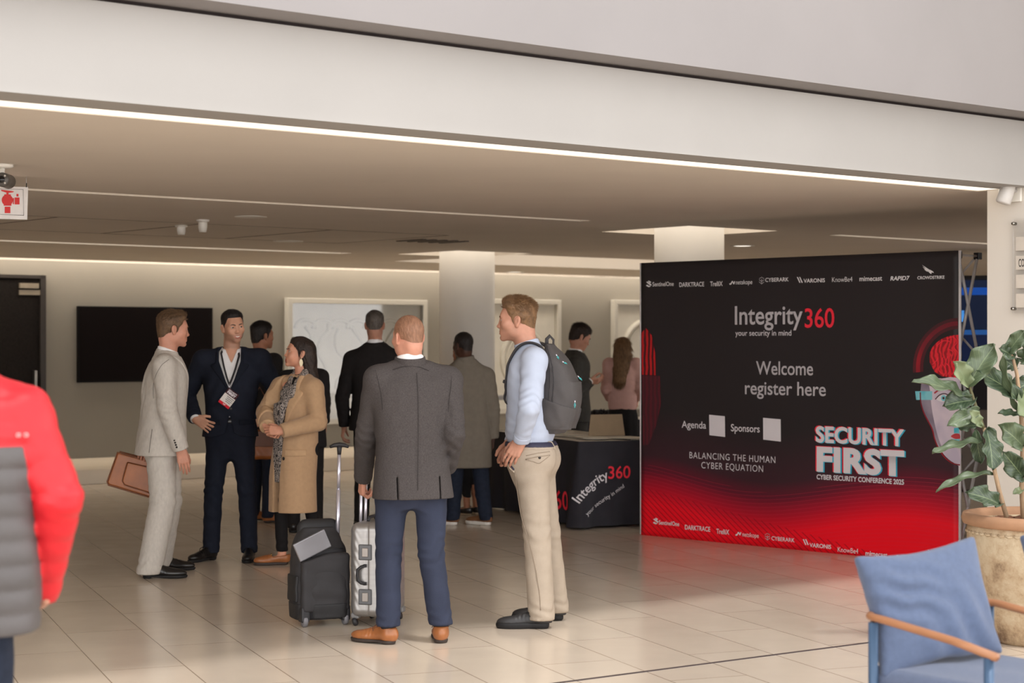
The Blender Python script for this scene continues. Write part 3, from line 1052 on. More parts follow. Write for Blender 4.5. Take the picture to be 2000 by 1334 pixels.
    def hair(s, m, top=0.020, side=0.007, back=0.010, front=0.068, quiff=0.0, amp=0.0022, recede=0.008, nape=-0.072, h=0.0032, lam=0.011, extra=None, burn=-0.028, ears=True, name='hair', st=None):
        F = SDF((-0.13, -0.16, -0.20 if extra is None else extra['lo']), (0.13, 0.19, 0.18), h)
        X, Y, Z = F.pts((slice(None),) * 3)
        d0 = ell((0, 0.012, 0.030), (0.075, 0.097, 0.086))[0](X, Y, Z)
        d1 = ell((0, 0.07, -0.05), (0.045, 0.03, 0.05))[0](X, Y, Z)
        d1b = ell((0, -0.030, -0.020), (0.064, 0.064, 0.085))[0](X, Y, Z)
        d0 = smin(smin(d0, d1, 0.03), d1b, 0.03)
        t = side + (top - side) * sstep(0.03, 0.095, Z) + (back - side) * sstep(0.02, 0.09, Y) * (1 - sstep(0.05, 0.10, Z))
        t = t + quiff * np.exp(-((Y + 0.055) / 0.045) ** 2 - ((Z - 0.10) / 0.05) ** 2) * sstep(0.0, 0.03, Z - 0.05)
        t = t * (0.35 + 0.65 * sstep(nape - 0.005, nape + 0.05, Z))
        hl = np.interp(Z, [-0.2, -0.06, burn, burn + 0.004, 0.015, 0.035, front - 0.012, front, front + 0.012, 0.2], [0.03, 0.03, 0.02, -0.014, -0.026, -0.050, -0.062, -0.074, -0.30, -0.30])
        hl2 = np.interp(Z, [0.0, front - 0.012, front, front + 0.05, 0.2], [-0.03, -0.062, -0.074, -0.11, -0.3])
        t = t * (0.2 + 0.8 * sstep(0.0, 0.03, Y - hl2 + 0 * Z))
        F.F = (d0 - t).astype(f4)
        ph = 2 * np.pi / lam
        F.F = F.F + (amp * (np.sin(X * ph * 1.0 + 6 * Z * 9 + 2.1 * np.sin(Y * ph * 0.31 + 2)) * np.sin(Y * ph * 0.45 + 3.1 * np.sin(X * ph * 0.27) + Z * ph * 0.4)) * sstep(-0.02, 0.09, Z) + amp * 0.5 * np.sin(Z * ph * 0.9 + 3 * np.sin(X * ph * 0.5 + Y * ph * 0.4))).astype(f4)
        hl = hl + recede * np.exp(-((np.abs(X) - 0.045) / 0.018) ** 2) * 2 - 0 * Y
        F.cut(lambda x, y, z: (hl - Y) * 0.8, 0.004)
        if ears:
            for x in (-1, 1):
                F.put(ell((x * 0.082, 0.014, -0.012), (0.024, 0.024, 0.036)), 0.004, 's')
        nz = np.interp(Y, [-0.2, 0.0, 0.045, 0.10], [-0.05, -0.045, nape + 0.004, nape])
        if extra is None:
            F.cut(lambda x, y, z: (nz - Z) * 0.9, 0.006)
        else:
            extra['fn'](F)
        co, qd = F.mesh()
        c, R, q = s.hframe()
        co = (co * q) @ R.T + c
        me = np_mesh(name, co, qd, 2)
        o = link(name, me, m, s.o)
        if st: s.strands(o, m, **st)
        return o

    # ---- clothes
    def sleeves(s, F, r=(0.074, 0.058, 0.047), cuff=0.0, sides='LR', k=0.014, folds=0.004, seed=0):
        for sd in sides:
            sh, el, wr = s.J['sh' + sd], s.J['el' + sd], s.J['wr' + sd]
            dn = (wr - el) / np.linalg.norm(wr - el)
            w2 = wr - dn * cuff
            mid = sh + (el - sh) * 0.3
            F.put(cone(sh, mid, r[0] * s.k, (r[0] * 0.7 + r[1] * 0.3) * s.k), 0.045)
            F.put(cone(mid, el, (r[0] * 0.7 + r[1] * 0.3) * s.k, r[1] * s.k), 0.006)
            F.put(cone(el, w2, r[1] * s.k, r[2] * s.k, end=True), 0.004)
            if folds:
                du = (el - sh) / np.linalg.norm(el - sh)
                F.wave(el, 0.10, du + dn * 0.3 + A3((0.3, 0.2, 0)), 0.046, folds * 0.8, seed + 1.0, 1.6)
                F.wave(el + dn * 0.12, 0.09, dn + A3((0.7, 0.4, 0)), 0.062, folds * 0.6, seed + 2.0, 1.7)
                F.wave((sh + el) / 2, 0.11, du + A3((0.9, 0.6, 0)), 0.095, folds * 0.7, seed + 0.3, 1.5)
                F.wave(w2 - dn * 0.03, 0.06, dn, 0.035, folds * 0.5, seed + 0.7, 0.5)
        return F

    def grid(s, h, zlo, zhi, pad=0.16):
        allp = np.array(list(s.J.values()))
        lo = allp.min(0) - pad; hi = allp.max(0) + pad
        lo[2] = zlo * s.k; hi[2] = zhi * s.k
        return SDF(lo, hi, h)

    def jacket_field(s, h, hem, rows, r=(0.074, 0.058, 0.047), cuff=0.0, folds=0.004, pad=0.060, seed=0, neck=1.545, k=0.014, sides='LR'):
        F = s.grid(h, hem - 0.03, neck + 0.05)
        F.put(loft(s.stations(rows), 2.4))
        n = s.J['neck']
        for sd in 'LR':
            sh = s.J['sh' + sd]
            a = n + (sh - n) * 0.25 + A3((0, 0, 0.012 * s.k))
            F.put(cone(a, sh + A3((0, 0, 0.006 * s.k)), 0.05 * s.k, pad * s.k), 0.035 * s.k)
        s.sleeves(F, r, cuff, sides, folds=folds, seed=seed, k=k)
        return F

    def hit(s, F, x, y, lift=0.0):
        """where the line of sight through (x, y) of the photo meets the garment F"""
        last = None
        for dY in np.arange(-0.5, 0.5, 0.002):
            p = s.at(x, y, dY)
            i = [int(np.searchsorted(F.ax[q], p[q])) for q in range(3)]
            if any(i[q] <= 0 or i[q] >= len(F.ax[q]) for q in range(3)): continue
            if F.F[tuple(i)] < 0:
                return s.at(x, y, dY - lift)
        return None
    def seam(s, name, F, pts, r, m, parent, lift=0.001, n=6):
        """a stitched line or piping laid on garment F along photo points"""
        out = []
        for a, b in zip(pts[:-1], pts[1:]):
            for t in np.linspace(0, 1, n, endpoint=False):
                h = s.hit(F, a[0] + (b[0] - a[0]) * t, a[1] + (b[1] - a[1]) * t, lift)
                if h is not None: out.append(h)
        h = s.hit(F, pts[-1][0], pts[-1][1], lift)
        if h is not None: out.append(h)
        if len(out) < 2: print('NO SEAM', name); return None
        out = np.array(out)
        for _ in range(2):
            out[1:-1] = out[1:-1] * 0.5 + (out[:-2] + out[2:]) * 0.25
        return MB().tube([tuple(p) for p in out], r, 6).build(name, m, parent)

    def patch(s, name, F0, off, region, m, inner=0.012, parent=None, extra=None):
        G = F0.copy()
        G.F = np.maximum(F0.F - off, -(F0.F + inner))
        G.cut(region, 0.002)
        if extra: extra(G)
        return s.part(name, G, m, parent)

    def trousers(s, m, h=0.009, r=(0.094, 0.070, 0.062), waist=1.04, hem=0.045, folds=0.004, seat=1.0, wa=0.160, wb=0.115, seed=0, name='trousers', brk=0.004):
        F = s.grid(h, hem, waist + 0.02)
        J, k = s.J, s.k
        F.put(loft(s.stations([(0.74, wa * 0.50, wb * 0.45), (0.80, wa * 0.90, wb * 0.72), (0.90, wa + 0.012, wb + 0.008), (0.98, wa, wb), (waist, wa - 0.010, wb - 0.006)]), 2.3))
        for sd in 'LR':
            hp, kn, an = J['hip' + sd], J['kn' + sd], J['an' + sd]
            F.put(cone(hp, kn, r[0] * k, r[1] * k), 0.05 * k)
            e = an.copy(); e[2] = hem * k
            F.put(cone(kn, e, r[1] * k, r[2] * k), 0.012)
            F.put(ell(hp + A3((0, 0.045 * seat, 0.01)) * k, A3((0.088, 0.075 * seat, 0.10)) * k), 0.03 * k)
            if folds:
                F.wave(kn + A3((0, 0, 0.02)), (0.12, 0.12, 0.10), (0.5, 0.3, 1), 0.060, folds, seed + ord(sd), 1.7)
                F.wave(kn + A3((0, 0, -0.18 * k)), 0.13, (0.9, -0.4, 0.8), 0.10, folds * 0.7, seed + 1.3, 1.6)
                F.wave(hp + A3((0, 0, -0.12 * k)), 0.14, (0.9, 0.3, 0.7), 0.085, folds * 0.8, seed + 2.3, 1.5)
                F.wave(A3((an[0], an[1], (hem + 0.05) * k)), (0.1, 0.1, 0.07), (0.4, 0.4, 1), 0.055, brk, seed + 0.4, 1.6)
        F.cut(lambda x, y, z: hem * k - z + 0 * x)
        F.cut(lambda x, y, z: z - waist * k + 0 * x)
        s.Ft = F
        return s.part(name, F, m)

    def shoe(s, sd, m, msole, style='dress', heel=0.024, L=0.295, lace=None, name='shoe', lift=0.0, toe_pitch=0.0, h=0.0042):
        k = s.k
        an = s.J['an' + sd]; fy = math.radians(s.foot[sd])
        F = SDF((-0.03, -0.075, 0.0), (L + 0.03, 0.075, 0.14), h)
        q = L / 0.295
        sl = 0.030 if style == 'sneaker' else 0.018
        hh = heel
        F.put(ell((0.05, 0, 0.052), (0.052, 0.035, 0.048)))
        F.put(cone((0.06 * q, 0, 0.058), (0.19 * q, 0, 0.036), 0.040, 0.034, flat_=((0, 1, 0), 0.95)), 0.02)
        F.put(ell((0.215 * q, 0.0, 0.034), (0.078 * q, 0.043, 0.030 if style != 'sneaker' else 0.034)), 0.02)
        if style == 'loafer':
            F.put(cone((0.05, 0, 0.05), (0.06, 0, 0.075), 0.038, 0.036), 0.015)
            F.cut(lambda x, y, z: z - np.interp(x, [0, 0.03, 0.12, 0.16, 0.3], [0.078, 0.072, 0.060, 0.085, 0.085]) + 0 * y, 0.003)
        else:
            F.put(cone((0.055, 0, 0.05), (0.060, 0, 0.095), 0.040, 0.037), 0.015)
            F.put(cone((0.10, 0, 0.085), (0.17 * q, 0, 0.056), 0.018, 0.016), 0.02)
            F.cut(lambda x, y, z: z - np.interp(x, [0, 0.10, 0.13, 0.3], [0.088, 0.094, 0.11, 0.11]) + 0 * y, 0.003)
        F.cut(lambda x, y, z: sl + 0.0 * x - z)
        F.wave((0.16 * q, 0, 0.06), (0.05, 0.06, 0.04), (1, 0, 0.2), 0.022, 0.0016)
        G = SDF((-0.03, -0.075, -0.002), (L + 0.03, 0.075, 0.06), h)
        G.put(cone((0.055, 0, 0.02), (0.16 * q, 0, 0.02), 0.038, 0.036))
        G.put(ell((0.205 * q, 0, 0.02), (0.092 * q, 0.046, 0.05)), 0.02)
        G.cut(lambda x, y, z: np.abs(z - (sl + 0.004) / 2) - (sl + 0.004) / 2 + 0 * x, 0.003)
        if style == 'dress':
            G.cut(lambda x, y, z: -(z - np.interp(x, [0.0, 0.072, 0.078, 0.17, 0.25, 0.32], [-.1, -.1, 0.010, 0.004, 0.0, 0.004])) + 0 * y)
        c, si = math.cos(fy), math.sin(fy)
        ft = A3((si, -c, 0)); lf = A3((c, si, 0))
        org = A3((an[0], an[1], 0)) - ft * 0.06
        def place(co):
            co = co.copy()
            if toe_pitch:
                a = math.radians(toe_pitch)
                x = co[:, 0] - 0.2; z = co[:, 2]
                co[:, 0] = 0.2 + x * math.cos(a) + z * math.sin(a); co[:, 2] = -x * math.sin(a) + z * math.cos(a)
            out = co[:, :1] * ft[None] + co[:, 1:2] * lf[None] + org[None]
            out[:, 2] += co[:, 2] + lift
            return out
        co, qd = F.mesh()
        o = link(name, np_mesh(name, place(co), qd, 1), m, s.o)
        co, qd = G.mesh()
        link('sole', np_mesh('sole', place(co), qd, 1), msole, o)
        if lace is not None:
            mb = MB()
            for i in range(4):
                x = 0.115 * q + i * 0.017 * q; z = 0.094 - i * 0.0085
                pts = place(np.array([(x, y, z - 14 * y * y) for y in np.linspace(-0.022, 0.022, 7)]))
                mb.tube([tuple(p) for p in pts], 0.0026, 6)
            pts = place(np.array([(0.115, 0.0, 0.096), (0.125, 0.02, 0.098), (0.135, 0.035, 0.085), (0.125, 0.045, 0.07)]))
            mb.tube([tuple(p) for p in pts], 0.0022, 6)
            pts = place(np.array([(0.115, 0.0, 0.096), (0.125, -0.02, 0.1), (0.14, -0.035, 0.088), (0.13, -0.046, 0.072)]))
            mb.tube([tuple(p) for p in pts], 0.0022, 6)
            mb.build('laces', lace, o)
        s.place = place
        return o

    def sock(s, sd, m, r=0.043, top=0.16):
        an = s.J['an' + sd]
        mb = MB().lathe([(r * 0.95, 0.06), (r, 0.10), (r, top)], 20, (an[0], an[1], 0))
        return mb.build('sock', m, s.o)

    def collar(s, m, r=0.066, h0=1.47, h1=1.555, front=0.04, open_=0.0, name='shirt_collar', tilt=0.0, parent=None, hh=0.005, flare=0.012):
        """a shirt collar round the neck: higher behind, open in front"""
        k = s.k
        n = s.J['neck']; hb = s.hT((0, 0.022, -0.045))
        ax_ = (hb - n); ax_ /= np.linalg.norm(ax_)
        F = SDF(n - A3((0.13, 0.13, 0.09)), n + A3((0.13, 0.13, 0.12)), hh)
        F.put(cone(n - ax_ * 0.05 * k, n + ax_ * 0.09 * k, (r + flare) * k, r * k, end=True))
        def region(x, y, z):
            fy = (y - n[1])
            top = h1 * k + np.clip(fy / 0.07, -1, 1) * front * 0.5 * k - front * 0.5 * k
            d = z - top + 0 * x
            return d
        F.cut(region, 0.003)
        F.cut(lambda x, y, z: h0 * k - z + 0 * x)
        if open_:
            F.cut(lambda x, y, z: np.minimum((open_ * np.clip((z / k - (h0 - 0.06)) / 0.12, 0, 1.5) - np.abs(x - n[0])) * 0.8, -(y - n[1]) - 0.01) if False else np.where(y < n[1], (open_ * np.clip((z / k - (h0 - 0.04)) / 0.10, 0, 1.5) - np.abs(x - n[0])) * 0.8, -0.05))
        return s.part(name, F, m, parent)
SK_fair = skin_mat('skin_fair', rgb(188, 137, 115), rgb(178, 100, 92), rgb(150, 112, 92))
SK_ruddy = skin_mat('skin_ruddy', rgb(196, 140, 118), rgb(178, 98, 88), rgb(160, 112, 90))
SK_olive = skin_mat('skin_olive', rgb(200, 150, 124), rgb(170, 92, 88), rgb(120, 96, 84))
SK_woman = skin_mat('skin_woman', rgb(206, 148, 122), rgb(176, 78, 76), rgb(160, 110, 90))
SK_dark = skin_mat('skin_dark', rgb(74, 48, 38), rgb(84, 52, 46), rgb(46, 32, 28))
SK_tan = skin_mat('skin_tan', rgb(160, 108, 82), rgb(140, 84, 72), rgb(100, 74, 60))
HR_black = hair_mat('hair_black', rgb(34, 27, 25))
HR_brown = hair_mat('hair_brown', rgb(98, 74, 52))
HR_sandy = hair_mat('hair_sandy', rgb(116, 86, 58))
HR_grey = hair_mat('hair_greying', rgb(92, 84, 78))
HR_shaved = hair_mat('hair_shaved', rgb(140, 102, 80), 0.22)
HR_dark = hair_mat('hair_dark_brown', rgb(48, 36, 30))
HR_blond = hair_mat('hair_dark_blond', rgb(122, 92, 64))
C_greysuit = cloth('light_grey_wool', rgb(190, 183, 174), 0.08, 60, 0.2, 300, stretch=(1, 1, 0.5))
C_navy = cloth('navy_wool', rgb(28, 32, 44), 0.10, 30, 0.12, 300)
C_navytr = cloth('navy_chino', rgb(50, 55, 72), 0.10, 10, 0.2, 260)
C_tweed = cloth('grey_tweed', rgb(70, 65, 64), 0.26, 230, 0.25, 420, stretch=(1.3, 1.3, 0.6))
C_black = cloth('black_wool', rgb(34, 31, 31), 0.12, 30, 0.1, 300)
C_charcoal = cloth('charcoal_wool', rgb(62, 60, 57), 0.10, 30, 0.1, 300)
C_camel = cloth('camel_wool', rgb(184, 150, 116), 0.05, 40, 0.2, 340, sheen=0.15)
C_olive = cloth('grey_coat_cloth', rgb(120, 112, 101), 0.06, 24, 0.15, 300)
C_blueshirt = cloth('pale_blue_shirt', rgb(176, 184, 202), 0.03, 20, 0.06, 400)
C_beige = cloth('beige_chino', rgb(166, 152, 136), 0.05, 18, 0.15, 300)
C_jeans = cloth('dark_denim', rgb(34, 40, 54), 0.18, 40, 0.2, 300)
C_leggings = cloth('black_trouser', rgb(26, 24, 25), 0.1, 30, 0.1, 300)
C_red = mat('red_puffer', rgb(196, 26, 36), rough=0.5, var=0.06, nscale=6, bump=0.1, bscale=60, spec=0.4)
C_dgrey = mat('grey_puffer', rgb(78, 74, 74), rough=0.55, var=0.08, nscale=8, bump=0.1, bscale=60)
C_pink = cloth('pink_blouse', rgb(196, 156, 148), 0.04, 20, 0.08, 200)
L_tan = mat('tan_leather', rgb(152, 94, 54), rough=0.32, var=0.14, nscale=22, bump=0.05, bscale=200, spec=0.5)
L_black = mat('black_leather', rgb(26, 23, 22), rough=0.3, var=0.15, nscale=20, spec=0.5)
L_sneak = mat('black_sneaker', rgb(40, 39, 40), rough=0.5, var=0.1, nscale=30, bump=0.1, bscale=150)
L_heel = mat('dark_sole', rgb(52, 42, 38), rough=0.6)
L_white = mat('white_sole', rgb(222, 216, 208), rough=0.5)
M_btn = flat('dark_button', rgb(40, 34, 30), 0.35)
M_belt = mat('navy_belt', rgb(42, 40, 62), rough=0.6, var=0.15, nscale=60)
M_gold = mat('gold_metal', rgb(212, 176, 110), rough=0.25, metal=1.0)

def front_y(P, F, x, z):
    """local y of the garment's front surface at (x, z)"""
    i = int(np.clip(np.searchsorted(F.ax[0], x), 1, len(F.ax[0]) - 2)); k = int(np.clip(np.searchsorted(F.ax[2], z), 1, len(F.ax[2]) - 2))
    col = F.F[i, :, k]
    n = np.nonzero(col < 0)[0]
    return float(F.ax[1][n[0]]) if len(n) else 0.0

def buttons(P, F, spots, r=0.010, m=None, name='button'):
    for (x, z) in spots:
        y = front_y(P, F, x, z)
        M = Matrix.Rotation(math.radians(90), 3, 'X')
        MB().lathe([(0, 0.004), (r * 0.7, 0.0045), (r, 0.003), (r, -0.004), (0, -0.004)], 16, (x, y - 0.001, z), M).build(name, m or M_btn, P.o)

def cuff_shirt(P, sd, m, r=0.040, out=0.012):
    el, wr = P.J['el' + sd], P.J['wr' + sd]
    d = (wr - el) / np.linalg.norm(wr - el)
    MB().tube([tuple(wr - d * 0.03), tuple(wr + d * out)], r * P.k, 20).build('shirt_cuff', m, P.o)

JR = [(0.80, .208, .138, .01), (0.92, .198, .135), (1.08, .182, .122), (1.24, .196, .13), (1.37, .205, .128), (1.44, .185, .108), (1.49, .125, .085), (1.53, .075, .068)]
def scale_rows(rows, fa=1.0, fb=1.0, hem=None):
    out = [(r[0], r[1] * fa, r[2] * fb) + tuple(r[3:]) for r in rows]
    if hem is not None:
        out = [(hem,) + out[0][1:]] + [r for r in out if r[0] > hem + 0.03]
    return out

# ================= man in a tweed jacket, seen from behind
P = Person(((806 - 1000) / FPX * 9.8, 9.8), 198, H=1.737)
P.hd = dict(yaw=14, pitch=2, roll=0, size=1.0)
P.set(head=P.at(797, 658), neck=P.at(801, 713), pel=P.at(805, 919), shL=P.at(738, 742, -.05), shR=P.at(876, 744, .06),
      elL=P.at(716, 848, .06), wrL=P.at(709, 935, .27), elR=P.at(886, 848, -.02), wrR=P.at(873, 915, .15),
      hipL=P.at(766, 930, .03), hipR=P.at(842, 930, .06), knL=P.at(759, 1079, .02), knR=P.at(842, 1079, .02))
P.J['anL'] = P.at(758, 1225, -.02); P.J['anL'][2] = .09
P.J['anR'] = P.at(861, 1225, .03); P.J['anR'][2] = .09
P.foot = dict(L=42, R=-13)
P.hand = dict(L=dict(d=P.Ri @ Vector((-.12, .3, -1)), n=P.Ri @ Vector((.9, .4, 0)), curl=(55, 70, 40)), R=dict(d=P.Ri @ Vector((-.3, .5, -1)), n=P.Ri @ Vector((-1, 0, 0))))
P.build('man seen from behind in grey tweed jacket and navy trousers, hand on silver suitcase', SK_ruddy, dict(jaw=1.1, neck=0.062), stub=.2)
P.hair(HR_shaved, top=.0035, side=.002, back=.0025, amp=.0003, front=.075, recede=.02, nape=-.055, lam=.012, st=dict(n=5000, length=(.004, .006), lift=.8, rad=.0003))
P.collar(M_shirt, r=.070, h0=1.46, h1=1.592, front=.03)
F = P.jacket_field(.0062, .80, scale_rows([(0.80, .226, .155, .01), (0.92, .212, .148), (1.08, .196, .135), (1.24, .21, .14), (1.37, .222, .138), (1.44, .20, .115), (1.49, .14, .09), (1.53, .085, .076)], 1, 1), r=(.076, .064, .052), folds=.005, pad=.064, seed=3)
F.wave(P.at(812, 905), (.2, .2, .12), (0.2, 0, 1), .11, .004, 1.0)
F.wave(P.at(812, 740), (.2, .2, .08), (0.1, 0, 1), .09, .003, .3)
F.wave(P.at(745, 880), (.06, .2, .12), (1, .2, .7), .06, .004, .9)
F.wave(P.at(880, 885), (.07, .2, .12), (1, -.2, .7), .06, .005, .2)
F.wave(P.at(760, 800), (.08, .2, .16), (1, .2, .35), .055, .0035, .9, 1.2)
F.wave(P.at(872, 800), (.08, .2, .16), (1, -.2, -.35), .055, .0035, 1.9, 1.2)
F.wave(P.at(815, 860), (.16, .2, .07), (.3, 0, 1), .05, .0025, 1.9, 1.4)
kk = P.k
F.cut(lambda x, y, z: .795 * kk - z + 0 * x + 0 * y)
# centre seam and two vents behind
for vx in (-.115, .115):
    F.put(boxp((vx, .16, .84 * kk), (.0035, .10, .085 * kk), .002), .002, 's')
F.wave((0, .14, 1.15), (.012, .1, .5), (1, 0, 0), .022, .0022, 1.57, 0)
jk = P.part('jacket', F, C_tweed)
C_tseam = cloth('tweed_seam', rgb(54, 50, 50))
P.seam('back_seam', F, [(814, 728), (817, 780), (817, 850), (816, 920), (816, 958)], .0014, C_tseam, jk, .009)
P.seam('collar_seam', F, [(767, 722), (785, 716), (803, 715), (822, 717), (838, 724)], .0016, C_tseam, jk, .013)
P.seam('sleeve_seam', F, [(733, 722), (739, 745), (745, 775), (747, 800)], .0013, C_tseam, jk, .007)
P.seam('sleeve_seam', F, [(882, 735), (881, 755), (877, 780), (876, 805)], .0013, C_tseam, jk, .007)
G = SDF(P.J['neck'] - .14, P.J['neck'] + .14, .005)
hb = P.hT((0, .022, -.045)); ax_ = (hb - P.J['neck']); ax_ /= np.linalg.norm(ax_)
G.put(cone(P.J['neck'] - ax_ * .03, P.J['neck'] + ax_ * .045, .096, .080, end=True))
G.cut(lambda x, y, z: -(y - P.J['neck'][1]) - .055 + 0 * x + 0 * z)
P.part('jacket_collar', G, C_tweed, jk)
P.trousers(C_navytr, h=.0072, r=(.098, .072, .066), hem=.098, folds=.0052, brk=.004, wa=.165, wb=.115, seed=5, seat=.75)
M_socks = mat('red_black_socks', rgb(190, 24, 40), rough=0.8)
M_sockb = mat('black_socks', rgb(26, 22, 26), rough=0.8)
for sd in 'LR':
    so = P.sock(sd, M_sockb, .041, .15)
    an = P.J['an' + sd]
    mb = MB()
    for a0 in (-1.2, 1.0):
        pts = [(an[0] + .0425 * math.cos(a), an[1] + .0425 * math.sin(a), .118) for a in np.linspace(a0, a0 + 1.1, 8)]
        mb.tube(pts, .016, 6, flat_=1, up=(0, 0, 1))
    mb.build('sock_panel', M_socks, so)
    P.shoe(sd, L_tan, L_heel, 'dress', lace=mat('brown_lace', rgb(96, 56, 34)))
P_front = P

# ================= young man with a backpack, in profile
P = Person(((1068 - 1000) / FPX * 10.45, 10.45), -102, H=1.86)
P.hd = dict(yaw=4, pitch=0, roll=0, size=.97)
P.set(head=P.at(1009, 625), neck=P.at(1034, 688), pel=P.at(1036, 882), shL=P.at(1044, 705, -.17), shR=P.at(1036, 705, .18),
      elL=P.at(1034, 795, -.34), wrL=P.at(1018, 860, -.19), elR=P.at(1022, 795, .34), wrR=P.at(1000, 862, .10),
      hipL=P.at(1037, 898, -.09), hipR=P.at(1047, 898, .09), knL=P.at(1049, 1042, -.11), knR=P.at(1068, 1042, .12))
P.J['anL'] = P.at(1058, 1195, -.13); P.J['anL'][2] = .09
P.J['anR'] = P.at(1086, 1195, .17); P.J['anR'][2] = .09
P.foot = dict(L=12, R=10)
P.hand = dict(L=dict(d=P.Ri @ Vector((-.55, .12, -.9)), n=P.Ri @ Vector((.25, 1, -.1)), curl=(14, 28, 22), spread=2.5, thumb=.3, tout=.5), R=dict(d=P.Ri @ Vector((-.5, 0, -1)), n=P.Ri @ Vector((.3, -1, 0)), curl=(30, 40, 30)))
P.build('young man in profile with grey backpack, pale blue shirt and beige chinos', SK_fair, dict(jaw=1.0, neck=.058, lip=.55), fine=.0026, stub=.25)
P.eyes(gaze=(0, -1, 0.0))
P.brows(mat('brow_sandy', rgb(98, 70, 48)), .0036)
P.hair(HR_sandy, top=.019, side=.003, back=.005, front=.068, quiff=.010, amp=.0012, recede=.010, nape=-.062, lam=.014, st=dict(n=9000, length=(.009, .024), lift=.55, comb=(0, .5, -.7), front_comb=(0, -.3, 1), up=.35, rad=.0004))
P.collar(C_blueshirt, r=.066, h0=1.45, h1=1.575, front=.045, open_=.03, flare=.016)
F = P.jacket_field(.006, .995, [(1.0, .158, .118), (1.04, .172, .132), (1.10, .176, .130), (1.2, .174, .122), (1.34, .182, .122), (1.43, .172, .108), (1.49, .11, .082), (1.53, .068, .066)], r=(.070, .060, .043), folds=.006, pad=.056, seed=7, cuff=.0)
F.wave(P.at(1020, 838), (.2, .2, .10), (0.3, .2, 1), .05, .004, 1.0)
F.wave(P.at(1060, 800), (.2, .2, .14), (0.3, .6, 1), .07, .004, 1.0)
F.wave(P.at(1035, 735, -.15), (.12, .12, .1), (0.4, .6, 1), .06, .003, 1.0)
F.cut(lambda x, y, z: .998 * P.k - z + 0 * x + 0 * y)
sh = P.part('shirt', F, C_blueshirt)
P.patch('placket', F, .003, lambda x, y, z: np.maximum(np.maximum(np.abs(x) - .017, y + .05), z - 1.47 * P.k), C_blueshirt, parent=sh)
P.patch('shirt_pocket', F, .0025, lambda x, y, z: np.maximum(np.maximum(np.abs(x + .085) - .055, y + .06), np.abs(z - 1.28 * P.k) - .06), C_blueshirt, parent=sh)
P.patch('shirt_cuff', F, .004, lambda x, y, z: np.sqrt((x - P.J['wrL'][0]) ** 2 + (y - P.J['wrL'][1]) ** 2 + (z - P.J['wrL'][2]) ** 2) - .065, C_blueshirt, parent=sh)
tr = P.trousers(C_beige, h=.007, r=(.096, .074, .072), hem=.045, waist=1.0, folds=.0048, brk=.006, wa=.168, wb=.132, seed=9, seat=1.15)
Ft = P.Ft
k = P.k
P.patch('waistband', Ft, .003, lambda x, y, z: np.abs(z - .982 * k) - .019 + 0 * x + 0 * y, C_beige, parent=tr)
P.patch('belt', Ft, .006, lambda x, y, z: np.abs(z - .990 * k) - .015 + 0 * x + 0 * y, M_belt)
P.patch('belt_loop', Ft, .010, lambda x, y, z: np.maximum(np.maximum(np.abs(x - .10) - .006, -(y - .02)), np.abs(z - .985 * k) - .025), C_beige, parent=tr)
C_seam = cloth('chino_seam', rgb(146, 131, 115))
M_pip = mat('pocket_edge', rgb(206, 192, 174)); M_lin = mat('navy_lining', rgb(40, 38, 66))
P.seam('side_pocket', Ft, [(986, 884), (989, 902), (996, 915), (1004, 922)], .0042, M_pip, tr, .002)
P.seam('pocket_lining', Ft, [(989, 885), (992, 900), (999, 911), (1004, 917)], .0050, M_lin, tr, .0005)
P.seam('back_pocket', Ft, [(1027, 890), (1050, 885), (1074, 882)], .0022, C_seam, tr, .008)
P.seam('back_pocket', Ft, [(1026, 897), (1050, 892), (1074, 889)], .0022, C_seam, tr, .008)
P.seam('pocket_flap', Ft, [(1027, 898), (1040, 901), (1053, 906), (1064, 898), (1074, 890)], .0018, C_seam, tr, .008)
P.seam('side_seam', Ft, [(1007, 926), (1010, 960), (1018, 1010), (1034, 1060), (1046, 1110), (1054, 1160), (1056, 1192)], .0024, C_seam, tr, .006)
h_ = P.hit(Ft, 1054, 894, .003)
if h_ is not None: MB().lathe([(0, .004), (.006, .004), (.008, .002), (.008, -.003)], 14, tuple(h_), (Vector((0, 0, 1)).rotation_difference(P.Ri @ Vector((0, -1, 0))).to_matrix())).build('pocket_button', M_btn, tr)
for sd in 'LR':
    P.sock(sd, M_sockb, .038, .12)
    P.shoe(sd, L_sneak, M_sole_black, 'sneaker', lace=M_sole_black, L=.315)
wr, el = P.J['wrL'], P.J['elL']
d_ = (wr - el) / np.linalg.norm(wr - el)
P_pack = P
P_packF = F

# ================= man in a light grey suit holding a briefcase
P = Person(((318 - 1000) / FPX * 12.7, 12.7), 112, H=1.80)
P.hd = dict(yaw=2, pitch=4, roll=0, size=1.0)
P.set(head=P.at(339, 642), neck=P.at(326, 697), pel=P.at(316, 852), shR=P.at(321, 716, -.17), shL=P.at(318, 714, .17),
      elR=P.at(327, 800, -.25), wrR=P.at(353, 878, -.20), elL=P.at(296, 795, .26), wrL=P.at(281, 866, .20),
      hipR=P.at(314, 868, -.08), hipL=P.at(322, 868, .09), knR=P.at(318, 979, -.10), knL=P.at(330, 979, .12))
P.J['anR'] = P.at(291, 1105, -.20); P.J['anR'][2] = .09
P.J['anL'] = P.at(310, 1095, .25); P.J['anL'][2] = .09
P.foot = dict(R=-20, L=-24)
P.hand = dict(R=dict(d=P.Ri @ Vector((.22, .05, -1)), n=P.Ri @ Vector((-.35, 1, .1)), curl=(14, 22, 18), thumb=.35, spread=.8, tout=.4), L=dict(d=P.Ri @ Vector((-.1, 0, -1)), n=P.Ri @ Vector((.3, -1, 0)), curl=(60, 75, 40)))
